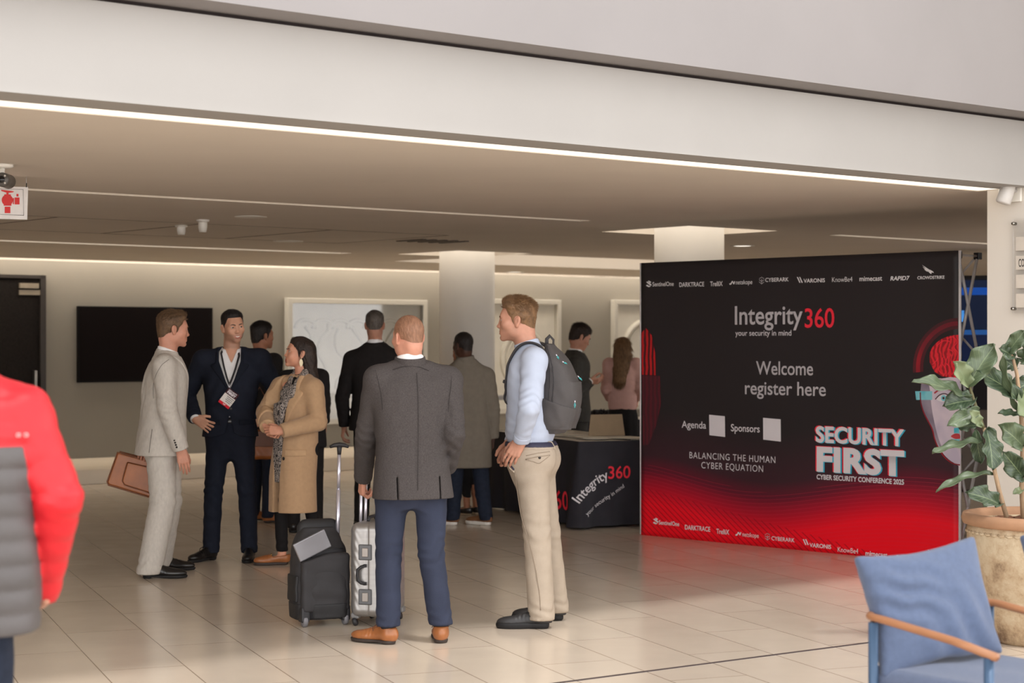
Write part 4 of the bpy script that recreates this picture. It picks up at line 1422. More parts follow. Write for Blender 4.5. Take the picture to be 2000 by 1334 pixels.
P.build('man in a light grey suit facing away right, brown briefcase in hand', SK_ruddy, dict(jaw=1.06, neck=.06, smile=.6), stub=.1)
P.eyes(gaze=(0.15, -1, 0)); P.brows(mat('brow_brown', rgb(98, 74, 54)), .0036)
P.hair(HR_brown, top=.017, side=.007, back=.010, front=.064, quiff=.008, amp=.0012, recede=.012, nape=-.068, st=dict(n=8000, length=(.014, .024), lift=.35, comb=(0, .3, -.8), front_comb=(0, -.5, .6), rad=.0004))
P.collar(M_shirt, r=.068, h0=1.46, h1=1.575, front=.05, open_=.02, flare=.012)
Fs = P.grid(.012, 1.0, 1.55)
Fs.put(loft(P.stations([(1.0, .15, .105), (1.2, .165, .115), (1.34, .175, .115), (1.43, .155, .095), (1.49, .10, .072), (1.52, .07, .062)]), 2.3))
P.part('shirt', Fs, M_shirt)
F = P.jacket_field(.0068, .82, scale_rows([(0.82, .222, .175, .0), (0.92, .212, .165), (1.08, .196, .150), (1.24, .205, .148), (1.37, .205, .142), (1.44, .185, .115), (1.49, .13, .09), (1.53, .085, .078)]), r=(.078, .068, .056), folds=.006, pad=.062, seed=11)
F.wave(P.at(290, 770), (.15, .2, .18), (1, .4, .5), .08, .005, 1.0)
F.wave(P.at(300, 850), (.2, .2, .12), (.8, .3, .6), .10, .005, .2)
F.wave(P.at(296, 760), (.12, .2, .14), (.9, .5, .35), .05, .0045, .5, 1.3)
F.wave(P.at(286, 700), (.1, .2, .1), (.9, .5, -.4), .05, .003, .5, 1.3)
F.cut(lambda x, y, z: .822 - z + 0 * x + 0 * y)
F0 = F.copy()
F.cut(lambda x, y, z: np.where(y < -.02, np.minimum(np.maximum(0, (z - 1.15) * .30), .085) - np.abs(x) - .004 * 0, -.05), .002)
F.put(boxp((0, .19, .86), (.003, .12, .09), .002), .002, 's')
jk = P.part('jacket', F, C_greysuit)
C_gseam = cloth('grey_seam', rgb(112, 106, 100))
P.seam('sleeve_seam', F, [(330, 702), (316, 712), (305, 730), (299, 752), (300, 778)], .0016, C_gseam, jk, .007)
P.seam('vent_edge', F, [(297, 838), (294, 860), (291, 884)], .0018, C_gseam, jk, .007)
P.patch('lapel', F0, .007, lambda x, y, z: np.maximum(np.maximum(np.minimum(np.maximum(0, (z - 1.15) * .30), .085) - np.abs(x), np.abs(x) - np.minimum(np.maximum(0, (z - 1.13) * .5), .15)), np.maximum(y - .0, np.maximum(1.15 - z, z - 1.50))), C_greysuit, parent=jk)
G = SDF(P.J['neck'] - .15, P.J['neck'] + .15, .0055)
hb = P.hT((0, .022, -.045)); ax_ = (hb - P.J['neck']); ax_ /= np.linalg.norm(ax_)
G.put(cone(P.J['neck'] - ax_ * .03, P.J['neck'] + ax_ * .05, .098, .076, end=True))
G.cut(lambda x, y, z: -(y - P.J['neck'][1]) - .03 + 0 * x + 0 * z)
P.part('jacket_collar', G, C_greysuit, jk)
buttons(P, F, [(-.03, 1.13), (-.03, 1.02)])
for i in range(4):
    el, wr = P.J['elR'], P.J['wrR']; d_ = (wr - el) / np.linalg.norm(wr - el)
    p_ = wr - d_ * (.02 + .017 * i) + A3(P.Ri @ Vector((-.01, -.056, 0)))
    MB().lathe([(0, 0), (.007, 0), (.007, .004), (0, .005)], 12, tuple(p_), Matrix.Rotation(0, 3, 'X') @ (Vector((0, 0, 1)).rotation_difference(P.Ri @ Vector((-.2, -1, 0))).to_matrix())).build('button', M_btn, jk)
P.trousers(C_greysuit, h=.0078, r=(.105, .088, .086), hem=.028, folds=.007, brk=.009, wa=.17, wb=.135, seed=3)
for sd in 'LR':
    P.shoe(sd, L_black, M_sole_black, 'dress', lace=M_sole_black, L=.318, heel=.03)
wr = P.J['wrR']
d_ = A3(P.hand['R']['d']); d_ /= np.linalg.norm(d_)
P_grey = P

# ================= man in a navy suit, hands on hips, with a badge
P = Person(((449 - 1000) / FPX * 13.55, 13.55), 8, H=1.82)
P.hd = dict(yaw=20, pitch=3, roll=-5, size=.97)
P.set(head=P.at(455, 638), neck=P.at(452, 690, .03), pel=P.at(450, 838), shR=P.at(398, 705), shL=P.at(508, 703),
      elR=P.at(364, 770, .08), wrR=P.at(381, 817, -.13), elL=P.at(541, 765, .14), wrL=P.at(505, 822, .0),
      hipR=P.at(428, 852), hipL=P.at(472, 852), knR=P.at(417, 959, -.02), knL=P.at(483, 959, -.02))
P.J['anR'] = P.at(412, 1075, 0); P.J['anR'][2] = .09
P.J['anL'] = P.at(487, 1075, 0); P.J['anL'][2] = .09
P.foot = dict(R=-40, L=-4)
P.hand = dict(R=dict(d=P.Ri @ Vector((.85, -.06, -.50)), n=P.Ri @ Vector((.1, 1, .05)), curl=(8, 20, 16), spread=9, thumb=.35), L=dict(d=P.Ri @ Vector((-.8, 0, -.5)), n=P.Ri @ Vector((-.2, 1, .1)), curl=(16, 26, 20), spread=6))
P.build('smiling man in a navy suit facing us with hands on hips and badge', SK_olive, dict(jaw=.94, neck=.056, smile=1.0, cheek=.97, lip=.7, slit=.0036), fine=.0024, stub=.35)
P.eyes(gaze=(0.22, -1, -.05)); P.teeth(); P.brows(mat('brow_black', rgb(40, 30, 26)), .0038)
P.hair(HR_black, top=.012, side=.003, back=.004, front=.070, quiff=.004, amp=.0010, recede=.014, burn=-.010, st=dict(n=7000, length=(.006, .018), lift=.5, comb=(0, .3, -.6), front_comb=(.2, -.3, .8), rad=.0004))
P.collar(M_shirt, r=.066, h0=1.445, h1=1.570, front=.055, open_=.042, flare=.018)
k = P.k
Fs = P.grid(.008, 1.0, 1.56)
Fs.put(loft(P.stations([(1.0, .165, .105), (1.2, .175, .112), (1.34, .185, .112), (1.43, .165, .095), (1.49, .11, .078), (1.53, .07, .066)]), 2.3))
Fs.wave((0, -.1, 1.3), (.1, .2, .2), (.3, 0, 1), .06, .002, 1)
Fs.cut(lambda x, y, z: np.where(y < .0, np.maximum(0, (z - 1.425 * k) * .42) - np.abs(x - P.J['neck'][0]), -.05))
P.part('shirt', Fs, M_shirt)
Fs_navy = Fs
F = P.jacket_field(.0068, .88, [(0.88, .205, .142, .0), (0.96, .196, .140), (1.08, .178, .126), (1.24, .196, .132), (1.37, .212, .130), (1.44, .195, .108), (1.49, .135, .085), (1.53, .085, .072)], r=(.080, .066, .052), folds=.006, pad=.066, seed=5)
F.wave((0, -.1, 1.05), (.25, .2, .14), (.5, 0, 1), .10, .005, 1.0)
F.wave((.12, -.1, 1.25), (.12, .2, .14), (1, 0, .7), .08, .004, 1.0)
F.wave((-.12, -.1, 1.25), (.12, .2, .14), (-1, 0, .7), .08, .004, .4)
F.cut(lambda x, y, z: .895 * k - z + .9 * np.exp(-(x / .06) ** 2) * .04 * (y < 0))
F0 = F.copy()
vw = lambda z: np.interp(z / k, [1.235, 1.30, 1.44, 1.6], [0.0, .030, .078, .082])
F.cut(lambda x, y, z: np.where(y < 0.02, np.where(z > 1.235 * k, vw(z) - np.abs(x - .0), np.where(z < 1.06 * k, (1.06 * k - z) * .22 - np.abs(x), -.02)), -.05) * .9, .002)
jk = P.part('jacket', F, C_navy)
C_navy2 = cloth('navy_lapel', rgb(23, 27, 38), 0.10, 30, 0.12, 300)
P.patch('lapel', F0, .008, lambda x, y, z: np.maximum(np.maximum(vw(z) - np.abs(x), np.abs(x) - np.interp(z / k, [1.22, 1.40, 1.415, 1.43, 1.5], [.004, .135, .142, .105, .10])), np.maximum(y - .03, np.maximum(1.235 * k - z, z - 1.51 * k))), C_navy2, parent=jk)
for sx in (-1, 1):
    P.patch('pocket_flap', F0, .006, lambda x, y, z, sx=sx: np.maximum(np.maximum(np.abs(x - sx * .125) - .06, y + .01), np.abs(z - 1.0 * k - sx * 0.0) - .022), C_navy2, parent=jk)
buttons(P, F0, [(.008, 1.215 * k), (.008, 1.10 * k)])
P.trousers(C_navy, h=.0078, r=(.090, .067, .060), hem=.052, folds=.006, brk=.004, wa=.165, wb=.115, seed=2)
P.patch('belt', P.Ft, .006, lambda x, y, z: np.abs(z - 1.01 * k) - .017 + 0 * x + 0 * y, L_black)
for sd in 'LR':
    P.sock(sd, M_sockb, .038, .13)
    P.shoe(sd, L_black, M_sole_black, 'dress', lace=M_sole_black, L=.30)
cuff_shirt(P, 'R', M_shirt, .036)
P_navy = P; P_navyF = F0

# ================= woman in a camel coat
P = Person(((574 - 1000) / FPX * 13.25, 13.25), -48, H=1.62)
P.hd = dict(yaw=-22, pitch=-8, roll=0, size=1.0)
P.set(head=P.at(583, 689), neck=P.at(590, 737, .0), pel=P.at(577, 870), shL=P.at(612, 760, -.10), shR=P.at(549, 757, .12),
      elL=P.at(621, 824, -.17), wrL=P.at(550, 842, -.29), elR=P.at(518, 806, .04), wrR=P.at(521, 834, -.20),
      hipR=P.at(562, 878, .05), hipL=P.at(595, 878, -.05), knR=P.at(548, 975, 0), knL=P.at(603, 975, 0))
P.J['anR'] = P.at(551, 1085, .0); P.J['anR'][2] = .085
P.J['anL'] = P.at(624, 1080, .10); P.J['anL'][2] = .085
P.foot = dict(R=-34, L=-30)
P.hand = dict(L=dict(d=P.Ri @ Vector((-1, -.02, .10)), n=P.Ri @ Vector((-.1, 1, -.4)), curl=(30, 55, 40), spread=2, thumb=.3), R=dict(d=P.Ri @ Vector((.45, -.2, -.55)), n=P.Ri @ Vector((.4, -.3, .6)), curl=(35, 60, 40), spread=2, thumb=.3))
P.build('woman in a camel coat and patterned scarf with clasped hands', SK_woman, dict(jaw=.93, neck=.048, smile=.45, nose=.92, cheek=1.12, chin=.92, lip=.9), fine=.0028)
P.eyes(gaze=(-0.1, -1, .1)); P.brows(mat('brow_dark', rgb(44, 32, 28)), .0034)
def long_dark(F):
    F.put(ell((0, .075, -.02), (.076, .065, .12)), .03)
    F.put(cone((0, .105, -.06), (.01, .180, -.30), .078, .058, flat_=((0, 1, 0.3), .62)), .04)
    F.put(cone((.045, .05, -.03), (.05, .12, -.22), .026, .036), .03)
    F.put(cone((-.045, .05, -.03), (-.05, .12, -.22), .026, .036), .03)
    X, Y, Z = F.pts((slice(None),) * 3)
    F.F = F.F + (.0018 * np.sin(X * 420 + 3 * np.sin(Z * 14) + 40 * Y)).astype(f4)
P.hair(HR_dark, top=.016, side=.011, back=.018, front=.066, amp=.001, recede=.0, nape=-.2, extra=dict(lo=-.36, fn=long_dark), burn=-.03, ears=True, st=dict(n=9000, length=(.04, .03), lift=.03, comb=(0, .6, -1), front_comb=(0, 1, .1), flow=True, rad=.0004))
k = P.k
# black top and scarf under the coat
Fb = P.grid(.009, .98, 1.53)
Fb.put(loft(P.stations([(1.0, .155, .11), (1.2, .165, .115), (1.34, .165, .125), (1.43, .145, .09), (1.49, .09, .07), (1.52, .06, .06)]), 2.3))
P.part('top', Fb, C_leggings)
def scarf_mat():
    m = bpy.data.materials.new('patterned_scarf'); m.use_nodes = True
    nt = m.node_tree; b = nt.nodes['Principled BSDF']; b.inputs['Roughness'].default_value = .8
    tc = nt.nodes.new('ShaderNodeTexCoord')
    wv = nt.nodes.new('ShaderNodeTexWave'); wv.inputs['Scale'].default_value = 17; wv.inputs['Distortion'].default_value = 14; wv.inputs['Detail'].default_value = 3; wv.inputs['Detail Scale'].default_value = 2.5
    nt.links.new(tc.outputs['Object'], wv.inputs['Vector'])
    cr = nt.nodes.new('ShaderNodeValToRGB'); e = cr.color_ramp.elements
    e[0].position = .30; e[0].color = rgb(26, 24, 26); e[1].position = .52; e[1].color = rgb(196, 186, 178)
    x = e.new(.75); x.color = rgb(150, 138, 130); x = e.new(.42); x.color = rgb(62, 58, 58)
    nt.links.new(wv.outputs['Color'], cr.inputs['Fac']); nt.links.new(cr.outputs['Color'], b.inputs['Base Color'])
    return m
M_scarf = scarf_mat()
Fs = P.grid(.0065, .66, 1.56)
nk = P.J['neck']
Fs.put(cone(nk + A3((-.055, -.01, .04)), nk + A3((-.04, -.125, -.12)), .030, .038, flat_=((0, 1, .3), .6)), .01)
Fs.put(cone(nk + A3((.055, -.01, .04)), nk + A3((.04, -.125, -.12)), .030, .038, flat_=((0, 1, .3), .6)), .01)
Fs.put(cone(nk + A3((-.05, .05, .03)), nk + A3((.05, .05, .03)), .03, .03), .02)
fy0 = P.spine(1.1 * k)[1]
Fs.put(boxp((-.005, fy0 - .150, .97 * k), (.048, .013, .32 * k), .010), .01)
Fs.put(cone(nk + A3((0, -.125, -.10)), (-.005, fy0 - .155, 1.15 * k), .05, .045, flat_=((0, 1, 0), .5)), .02)
Fs.wave((0, fy0 - .15, 1.0), (.1, .1, .5), (1, 0, .12), .030, .004, 0, .6)
Fs.wave((0, fy0 - .12, 1.28), (.15, .15, .15), (1, .3, .6), .034, .005, 0, .8)
P.part('scarf', Fs, M_scarf)
rows = [(.42, .200, .172, .0), (.7, .198, .165), (.95, .194, .156), (1.1, .178, .142), (1.28, .180, .142), (1.40, .168, .120), (1.46, .13, .095), (1.51, .08, .075)]
F = P.jacket_field(.0066, .42, rows, r=(.082, .074, .058), folds=.005, pad=.066, seed=8, neck=1.53)
F.wave((0, -.1, .9), (.3, .3, .3), (1, .3, .1), .12, .003, 1.0)
F.cut(lambda x, y, z: .425 * k - z + 0 * x + 0 * y)
F0 = F.copy()
gap = lambda z: np.interp(z / k, [.42, .85, 1.10, 1.20, 1.42, 1.6], [.030, .036, .040, .052, .098, .10])
F.cut(lambda x, y, z: np.where(y < -.02, gap(z) - np.abs(x), -.05) * .9, .003)
# hands and forearms pass in front: keep sleeves whole
for sd in 'LR':
    el, wr = P.J['el' + sd], P.J['wr' + sd]
    F.put(cone(el, wr, .074 * k, .058 * k, end=True))
ct = P.part('coat', F, C_camel)
C_camel2 = cloth('camel_lapel', rgb(190, 156, 121), 0.05, 40, 0.2, 340)
lap = lambda z: np.interp(z / k, [1.10, 1.12, 1.36, 1.375, 1.40, 1.52], [.045, .062, .168, .172, .135, .12])
P.patch('lapel', F0, .009, lambda x, y, z: np.maximum(np.maximum(gap(z) - .004 - np.abs(x), np.abs(x) - lap(z)), np.maximum(y - .05, np.maximum(1.12 * k - z, z - 1.51 * k))), C_camel2, parent=ct)
P.patch('pocket_flap', F0, .006, lambda x, y, z: np.maximum(np.maximum(np.abs(x - .135) - .062, y + .02), np.abs(z - .90 * k) - .024), C_camel2, parent=ct)
buttons(P, F0, [(.070, 1.075 * k), (.066, .855 * k)], .013)
P.trousers(C_leggings, h=.009, r=(.083, .058, .046), hem=.105, waist=1.0, folds=.002, wa=.15, wb=.11)
for sd in 'LR':
    P.shoe(sd, L_tan, L_heel, 'loafer', L=.265)
    q = P.place(np.array([(.135, -.022, .072), (.137, -.011, .077), (.137, 0, .078), (.137, .011, .077), (.135, .022, .072)]))
    MB().tube([tuple(v) for v in q], .0042, 8).build('shoe_buckle', M_gold, P.o)
# leaf shaped earring
ec = P.hT((.084, .008, -.045)); R_ = P.hframe()[1]
mb = MB()
oz = [(0, .0), (.010, -.012), (.0145, -.028), (.011, -.044), (0, -.060), (-.011, -.044), (-.0145, -.028), (-.010, -.012)]
dn_ = A3(P.Ri @ Vector((.25, 1, 0))); ux = A3((-dn_[1], dn_[0], 0))
dn_ = dn_ / np.linalg.norm(dn_); ux /= np.linalg.norm(ux)
vs = [tuple(ec + ux * a + A3((0, 0, b)) + dn_ * c) for c in (-.002, .002) for a, b in oz]
mb.add(vs, [tuple(range(7, -1, -1)), tuple(range(8, 16))] + [(i, (i + 1) % 8, 8 + (i + 1) % 8, 8 + i) for i in range(8)])
mb.tube([tuple(ec + A3((0, 0, .012))), tuple(ec)], .0015, 6)
mb.build('earring', mat('pearly_earring', rgb(226, 210, 176), rough=.3, metal=.3), P.o)
P_camel = P

# ================= people further back (less detail shows)
def back_man(pos, yaw, H, label, skin, coat, trous, hair, hd=None, rows=JR, hem=.80, joints=None, shoes=None, sole=None, style='dress', collar_m=M_shirt, hairk=None, trk=None, hands=None, feet=None, fine=.0042, face=None, r=(.074, .060, .048), up=0.0, jname='jacket', eyes=False):
    P = Person(pos, yaw, H)
    if hd: P.hd.update(hd)
    if joints: P.set(**joints(P))
    if hands: P.hand.update(hands(P))
    if feet: P.foot = feet
    P.build(label, skin, face or {}, fine=fine)
    if eyes: P.eyes(); P.brows(hair, .0036)
    hk = dict(hairk or {}); hk.setdefault('amp', .001)
    tp, sd_ = hk.get('top', .02), hk.get('side', .007)
    P.hair(hair, h=.0042, st=dict(n=3500, length=(.004 + sd_, .004 + tp), lift=.5, comb=(0, .3, -.7), rad=.0006, seed=len(label), wav=hk.pop('wav', 0)), **hk)
    if collar_m: P.collar(collar_m, r=.067, h0=1.46, h1=1.565, front=.04, hh=.007)
    F = P.jacket_field(.0095, hem, rows, r=r, folds=.005, seed=len(label))
    kk = P.k
    F.cut(lambda x, y, z: (hem + .002) * kk - z + 0 * x + 0 * y)
    F0 = F.copy()
    if jname == 'jacket':
        vw = lambda z: np.interp(z / kk, [1.15, 1.44, 1.6], [0, .08, .082])
        F.cut(lambda x, y, z: np.where((y < 0) & (z > 1.15 * kk), vw(z) - np.abs(x), -.05), .002)
    jk = P.part(jname, F, coat)
    if jname == 'jacket':
        Fs = P.grid(.012, 1.0, 1.55)
        Fs.put(loft(P.stations([(1.0, .15, .095), (1.2, .165, .10), (1.34, .175, .104), (1.43, .155, .09), (1.49, .10, .07), (1.52, .07, .062)]), 2.3))
        P.part('shirt', Fs, M_shirt)
        P.patch('lapel', F0, .009, lambda x, y, z: np.maximum(np.maximum(vw(z) - np.abs(x), np.abs(x) - np.interp(z / kk, [1.14, 1.40, 1.43, 1.5], [.005, .14, .11, .10])), np.maximum(y - .02, np.maximum(1.15 * kk - z, z - 1.5 * kk))), coat, parent=jk)
    if up:
        G = SDF(P.J['neck'] - .16, P.J['neck'] + .16, .008)
        hb = P.hT((0, .022, -.045)); ax_ = (hb - P.J['neck']); ax_ /= np.linalg.norm(ax_)
        G.put(cone(P.J['neck'] - ax_ * .03, P.J['neck'] + ax_ * up, .10, .078, end=True))
        G.cut(lambda x, y, z: -(y - P.J['neck'][1]) - .045 + 0 * x + 0 * z)
        P.part('jacket_collar', G, coat, jk)
    P.trousers(trous, h=.011, **(trk or {}))
    for sd in 'LR':
        P.sock(sd, M_sockb, .038, .13)
        P.shoe(sd, shoes or L_black, sole or M_sole_black, style, h=.006)
    return P

# tall man in a dark suit, from behind
P_dark = back_man(((732 - 1000) / FPX * 16.0, 16.0), 182, 1.865, 'tall man seen from behind in a dark suit before the glass artwork', SK_fair, C_black, C_black, HR_grey, dict(size=.97),
    rows=scale_rows(JR, 1.04, 1.05, .80), hem=.80, up=.05, collar_m=M_shirt, hairk=dict(top=.010, side=.004, back=.005, amp=.001, nape=-.05, recede=.012),
    joints=lambda P: dict(head=P.at(732, 634), neck=P.at(733, 678), shL=P.at(688, 703), elL=P.at(668, 778, -.02), wrL=P.at(673, 832, .05), shR=P.at(778, 703), elR=P.at(795, 778), wrR=P.at(795, 840, .05)),
    hands=lambda P: dict(L=dict(d=(.25, -.35, -1), n=(-1, 0, 0), curl=(30, 40, 30))), feet=dict(L=12, R=-12))
# dark haired man between the navy suit and the camel coat
P_tan = back_man(((512 - 1000) / FPX * 16.4, 16.4), 138, 1.765, 'dark haired man turned away behind the navy suited man', SK_tan, C_black, C_navy, HR_black, dict(yaw=-8),
    rows=JR, up=.04, shoes=L_tan, sole=L_heel, hairk=dict(top=.018, side=.008, back=.010), joints=lambda P: dict(head=P.at(513, 655), neck=P.at(505, 700)), feet=dict(L=-30, R=-46), face=dict(smile=.2))
# someone hidden behind the woman
P_hid = back_man(((596 - 1000) / FPX * 15.5, 15.5), 178, 1.60, 'person in a dark jacket standing hidden behind the woman in camel', SK_tan, C_black, C_black, HR_dark,
    joints=lambda P: dict(head=P.at(594, 690), neck=P.at(597, 726), shR=P.at(627, 737), elR=P.at(634, 785, -.02), wrR=P.at(634, 826, .04)),
    hands=lambda P: dict(R=dict(d=(0, -.1, -1), n=(1, .3, 0), curl=(30, 40, 30))))
# man in a long grey coat
P_coat = back_man(((912 - 1000) / FPX * 16.1, 16.1), 192, 1.705, 'man in a long grey coat and jeans, seen from behind by the column', SK_dark, C_olive, C_jeans, HR_black, dict(yaw=26, size=1.0),
    rows=[(.50, .225, .175), (.80, .222, .17), (1.0, .212, .155), (1.2, .212, .148), (1.36, .215, .138), (1.44, .19, .112), (1.49, .13, .09), (1.53, .085, .078)], hem=.53, jname='coat', up=.075, collar_m=None,
    joints=lambda P: dict(head=P.at(904, 674), neck=P.at(910, 712), shL=P.at(880, 735, -.03), shR=P.at(950, 735, .03), elR=P.at(962, 800), wrR=P.at(962, 856, .03), elL=P.at(868, 800), wrL=P.at(872, 850, .1),
                          knL=P.at(887, 965), knR=P.at(943, 965)) | dict(anL=P.at(884, 1020) * A3((1, 1, 0)) + A3((0, 0, .09)), anR=P.at(950, 1018) * A3((1, 1, 0)) + A3((0, 0, .09))),
    shoes=mat('tan_trainer', rgb(120, 78, 46), rough=.7), sole=L_white, style='sneaker', feet=dict(L=50, R=38), hairk=dict(top=.006, side=.005, back=.005, amp=.0006, nape=-.06, recede=0), r=(.080, .07, .058), face=dict(jaw=1.1, neck=.062))
# someone hidden behind the grey coat: only the feet show
P_feet = back_man(((912 - 1000) / FPX * 17.0, 17.0), 235, 1.56, 'person hidden behind the long grey coat, only bare ankles and flat shoes showing', SK_tan, C_black, C_leggings, HR_dark, rows=scale_rows(JR, .9, .9),
    shoes=L_black, sole=mat('pale_flat_sole', rgb(150, 130, 104)), style='loafer', trk=dict(r=(.08, .055, .045), hem=.19),
    joints=lambda P: dict(head=P.at(902, 690), neck=P.at(905, 730), anL=P.at(912, 1000) * A3((1, 1, 0)) + A3((0, 0, .09)), anR=P.at(930, 1000, .1) * A3((1, 1, 0)) + A3((0, 0, .09)), knL=P.at(908, 930), knR=P.at(925, 930)))
for o in [c for c in P_feet.o.children if c.name.startswith('sock')]:
    bpy.data.objects.remove(o)
# man at the registration tables
P_desk = back_man(((1124 - 1000) / FPX * 18.45, 18.45), 112, 1.785, 'curly haired man in a charcoal blazer looking down behind the registration table', SK_fair, C_charcoal, C_charcoal, HR_dark, dict(yaw=-4, pitch=24),
    rows=JR, up=.04, hairk=dict(top=.024, side=.012, back=.016, amp=.003, lam=.02, front=.064, wav=.004), eyes=True,
    joints=lambda P: dict(head=P.at(1134, 658), neck=P.at(1122, 698), shR=P.at(1122, 712, -.17), shL=P.at(1128, 712, .17), elR=P.at(1122, 775, -.22), wrR=P.at(1150, 745, -.10), elL=P.at(1130, 775, .22), wrL=P.at(1152, 745, .08)),
    hands=lambda P: dict(R=dict(d=P.Ri @ Vector((1, .15, .05)), n=P.Ri @ Vector((0, .6, .6)), curl=(30, 40, 30)), L=dict(d=P.Ri @ Vector((1, -.2, .05)), n=P.Ri @ Vector((0, -.6, .6)), curl=(30, 40, 30))))
cuff_shirt(P_desk, 'R', M_shirt, .042)

# woman in a pink blouse
P = Person(((1216 - 1000) / FPX * 18.9, 18.9), 176, H=1.63)
P.set(shL=P.at(1190, 712), shR=P.at(1242, 712), elL=P.at(1184, 760, -.05), wrL=P.at(1190, 778, .22), elR=P.at(1250, 760, -.05), wrR=P.at(1244, 778, .22))
P.build('long haired woman in a pink blouse and black skirt, back turned', SK_woman, dict(neck=.048), fine=.0045)
def long_blond(F):
    F.put(ell((0, .05, -.03), (.092, .075, .13)), .03)
    F.put(cone((.0, .085, -.08), (.03, .125, -.34), .100, .080, flat_=((0, 1, .2), .5)), .04)
    X, Y, Z = F.pts((slice(None),) * 3)
    F.F = F.F + (.003 * np.sin(X * 300 + 3 * np.sin(Z * 18) + 20 * Y)).astype(f4)
P.hair(HR_blond, top=.018, side=.014, back=.02, front=.066, amp=.001, recede=0, nape=-.2, extra=dict(lo=-.42, fn=long_blond), ears=False, h=.0045, st=dict(n=6000, length=(.07, .05), lift=.10, comb=(0, .2, -1), flow=True, rad=.0006))
F = P.jacket_field(.0095, 1.0, [(1.0, .155, .115), (1.06, .165, .12), (1.2, .160, .118), (1.34, .172, .115), (1.43, .150, .095), (1.49, .10, .075), (1.52, .065, .062)], r=(.072, .064, .046), folds=.006, seed=2, neck=1.53)
F.cut(lambda x, y, z: 1.0 * P.k - z + 0 * x + 0 * y)
P.part('blouse', F, C_pink)
F = P.grid(.011, .42, 1.06)
F.put(loft(P.stations([(.44, .20, .155), (.7, .19, .15), (.9, .178, .135), (1.04, .145, .11)]), 2.3))
F.wave((0, 0, .6), (.3, .3, .3), (1, .4, 0), .09, .005)
P.part('skirt', F, C_leggings)
for sd in 'LR': P.shoe(sd, L_black, M_sole_black, 'loafer', L=.25, h=.006)
P_pink = P

# ================= man in a red padded jacket passing close by
P = Person((-1.56, 5.1), 180, H=1.80)
P.set(shR=P.at(40, 814), elR=P.at(113, 972, -.02), wrR=P.at(82, 1165, .14), wrL=(.20, -.12, .88), hipR=(-.09, 0, .90))
P.hand['R'] = dict(d=(.5, -1, -.15), n=(1, .4, 0), curl=(30, 40, 30))
P.build('person in a red padded jacket with grey panel passing at the left edge', SK_fair, dict(), fine=.005)
P.hair(HR_dark)
rows = [(.80, .245, .16), (.95, .252, .165), (1.1, .252, .16), (1.25, .252, .16), (1.36, .236, .155), (1.43, .20, .13), (1.50, .14, .11), (1.57, .10, .095)]
F = P.jacket_field(.0085, .80, rows, r=(.084, .068, .046), folds=.004, pad=.074, neck=1.58)
X, Y, Z = F.pts((slice(None),) * 3)
tors = loft(P.stations([(r[0], r[1] + .02, r[2] + .03) for r in rows]), 2.4)[0](X, Y, Z)
wgt = sstep(.02, -.01, tors)
F.F = F.F + (wgt * .008 * (np.abs(np.sin(Z * math.pi / .066)) ** .6 * -1 + .6)).astype(f4)
sh_, el_, wr_ = P.J['shR'], P.J['elR'], P.J['wrR']
d1 = el_ - sh_; L1 = np.linalg.norm(d1); d1 /= L1; d2 = wr_ - el_; L2 = np.linalg.norm(d2); d2 /= L2
tarm = np.minimum((X - sh_[0]) * d1[0] + (Y - sh_[1]) * d1[1] + (Z - sh_[2]) * d1[2], L1 * 1.05) + np.maximum(0, (X - el_[0]) * d2[0] + (Y - el_[1]) * d2[1] + (Z - el_[2]) * d2[2])
F.F = F.F + ((1 - wgt) * .005 * (np.abs(np.sin(tarm * math.pi / .075)) ** .6 * -1 + .6)).astype(f4)
F.cut(lambda x, y, z: .802 - z + 0 * x + 0 * y)
jk = P.part('padded_jacket', F, C_red)
tl = loft(P.stations([(r[0], r[1] + .004, r[2] + .05) for r in rows]), 2.6)
P.patch('grey_panel', F, .004, lambda x, y, z: np.maximum(np.maximum(z - 1.318 + 0 * x, tl[0](x, y, z)), .78 - z), C_dgrey, parent=jk)
mb = MB()
for i in range(2):
    for sg in (-1, 1):
        c = P.at(62 + i * 13 - 6, 846); 
        yb = [v for v in F.ax[1][np.nonzero(F.F[int(np.searchsorted(F.ax[0], c[0])), :, int(np.searchsorted(F.ax[2], c[2]))] < 0)[0]]]
        yy = (max(yb) if yb else .16) + .006
        mb.box((c[0], yy, c[2]), (.012, .004, .006), Matrix.Rotation(sg * .7, 3, 'Y'))
mb.build('emblem', flat('white_print', rgb(226, 170, 170)), jk)
P.trousers(C_jeans, h=.011, r=(.098, .075, .07), folds=.005)
for sd in 'LR': P.shoe(sd, L_sneak, L_white, 'sneaker', h=.007)
P_red = P
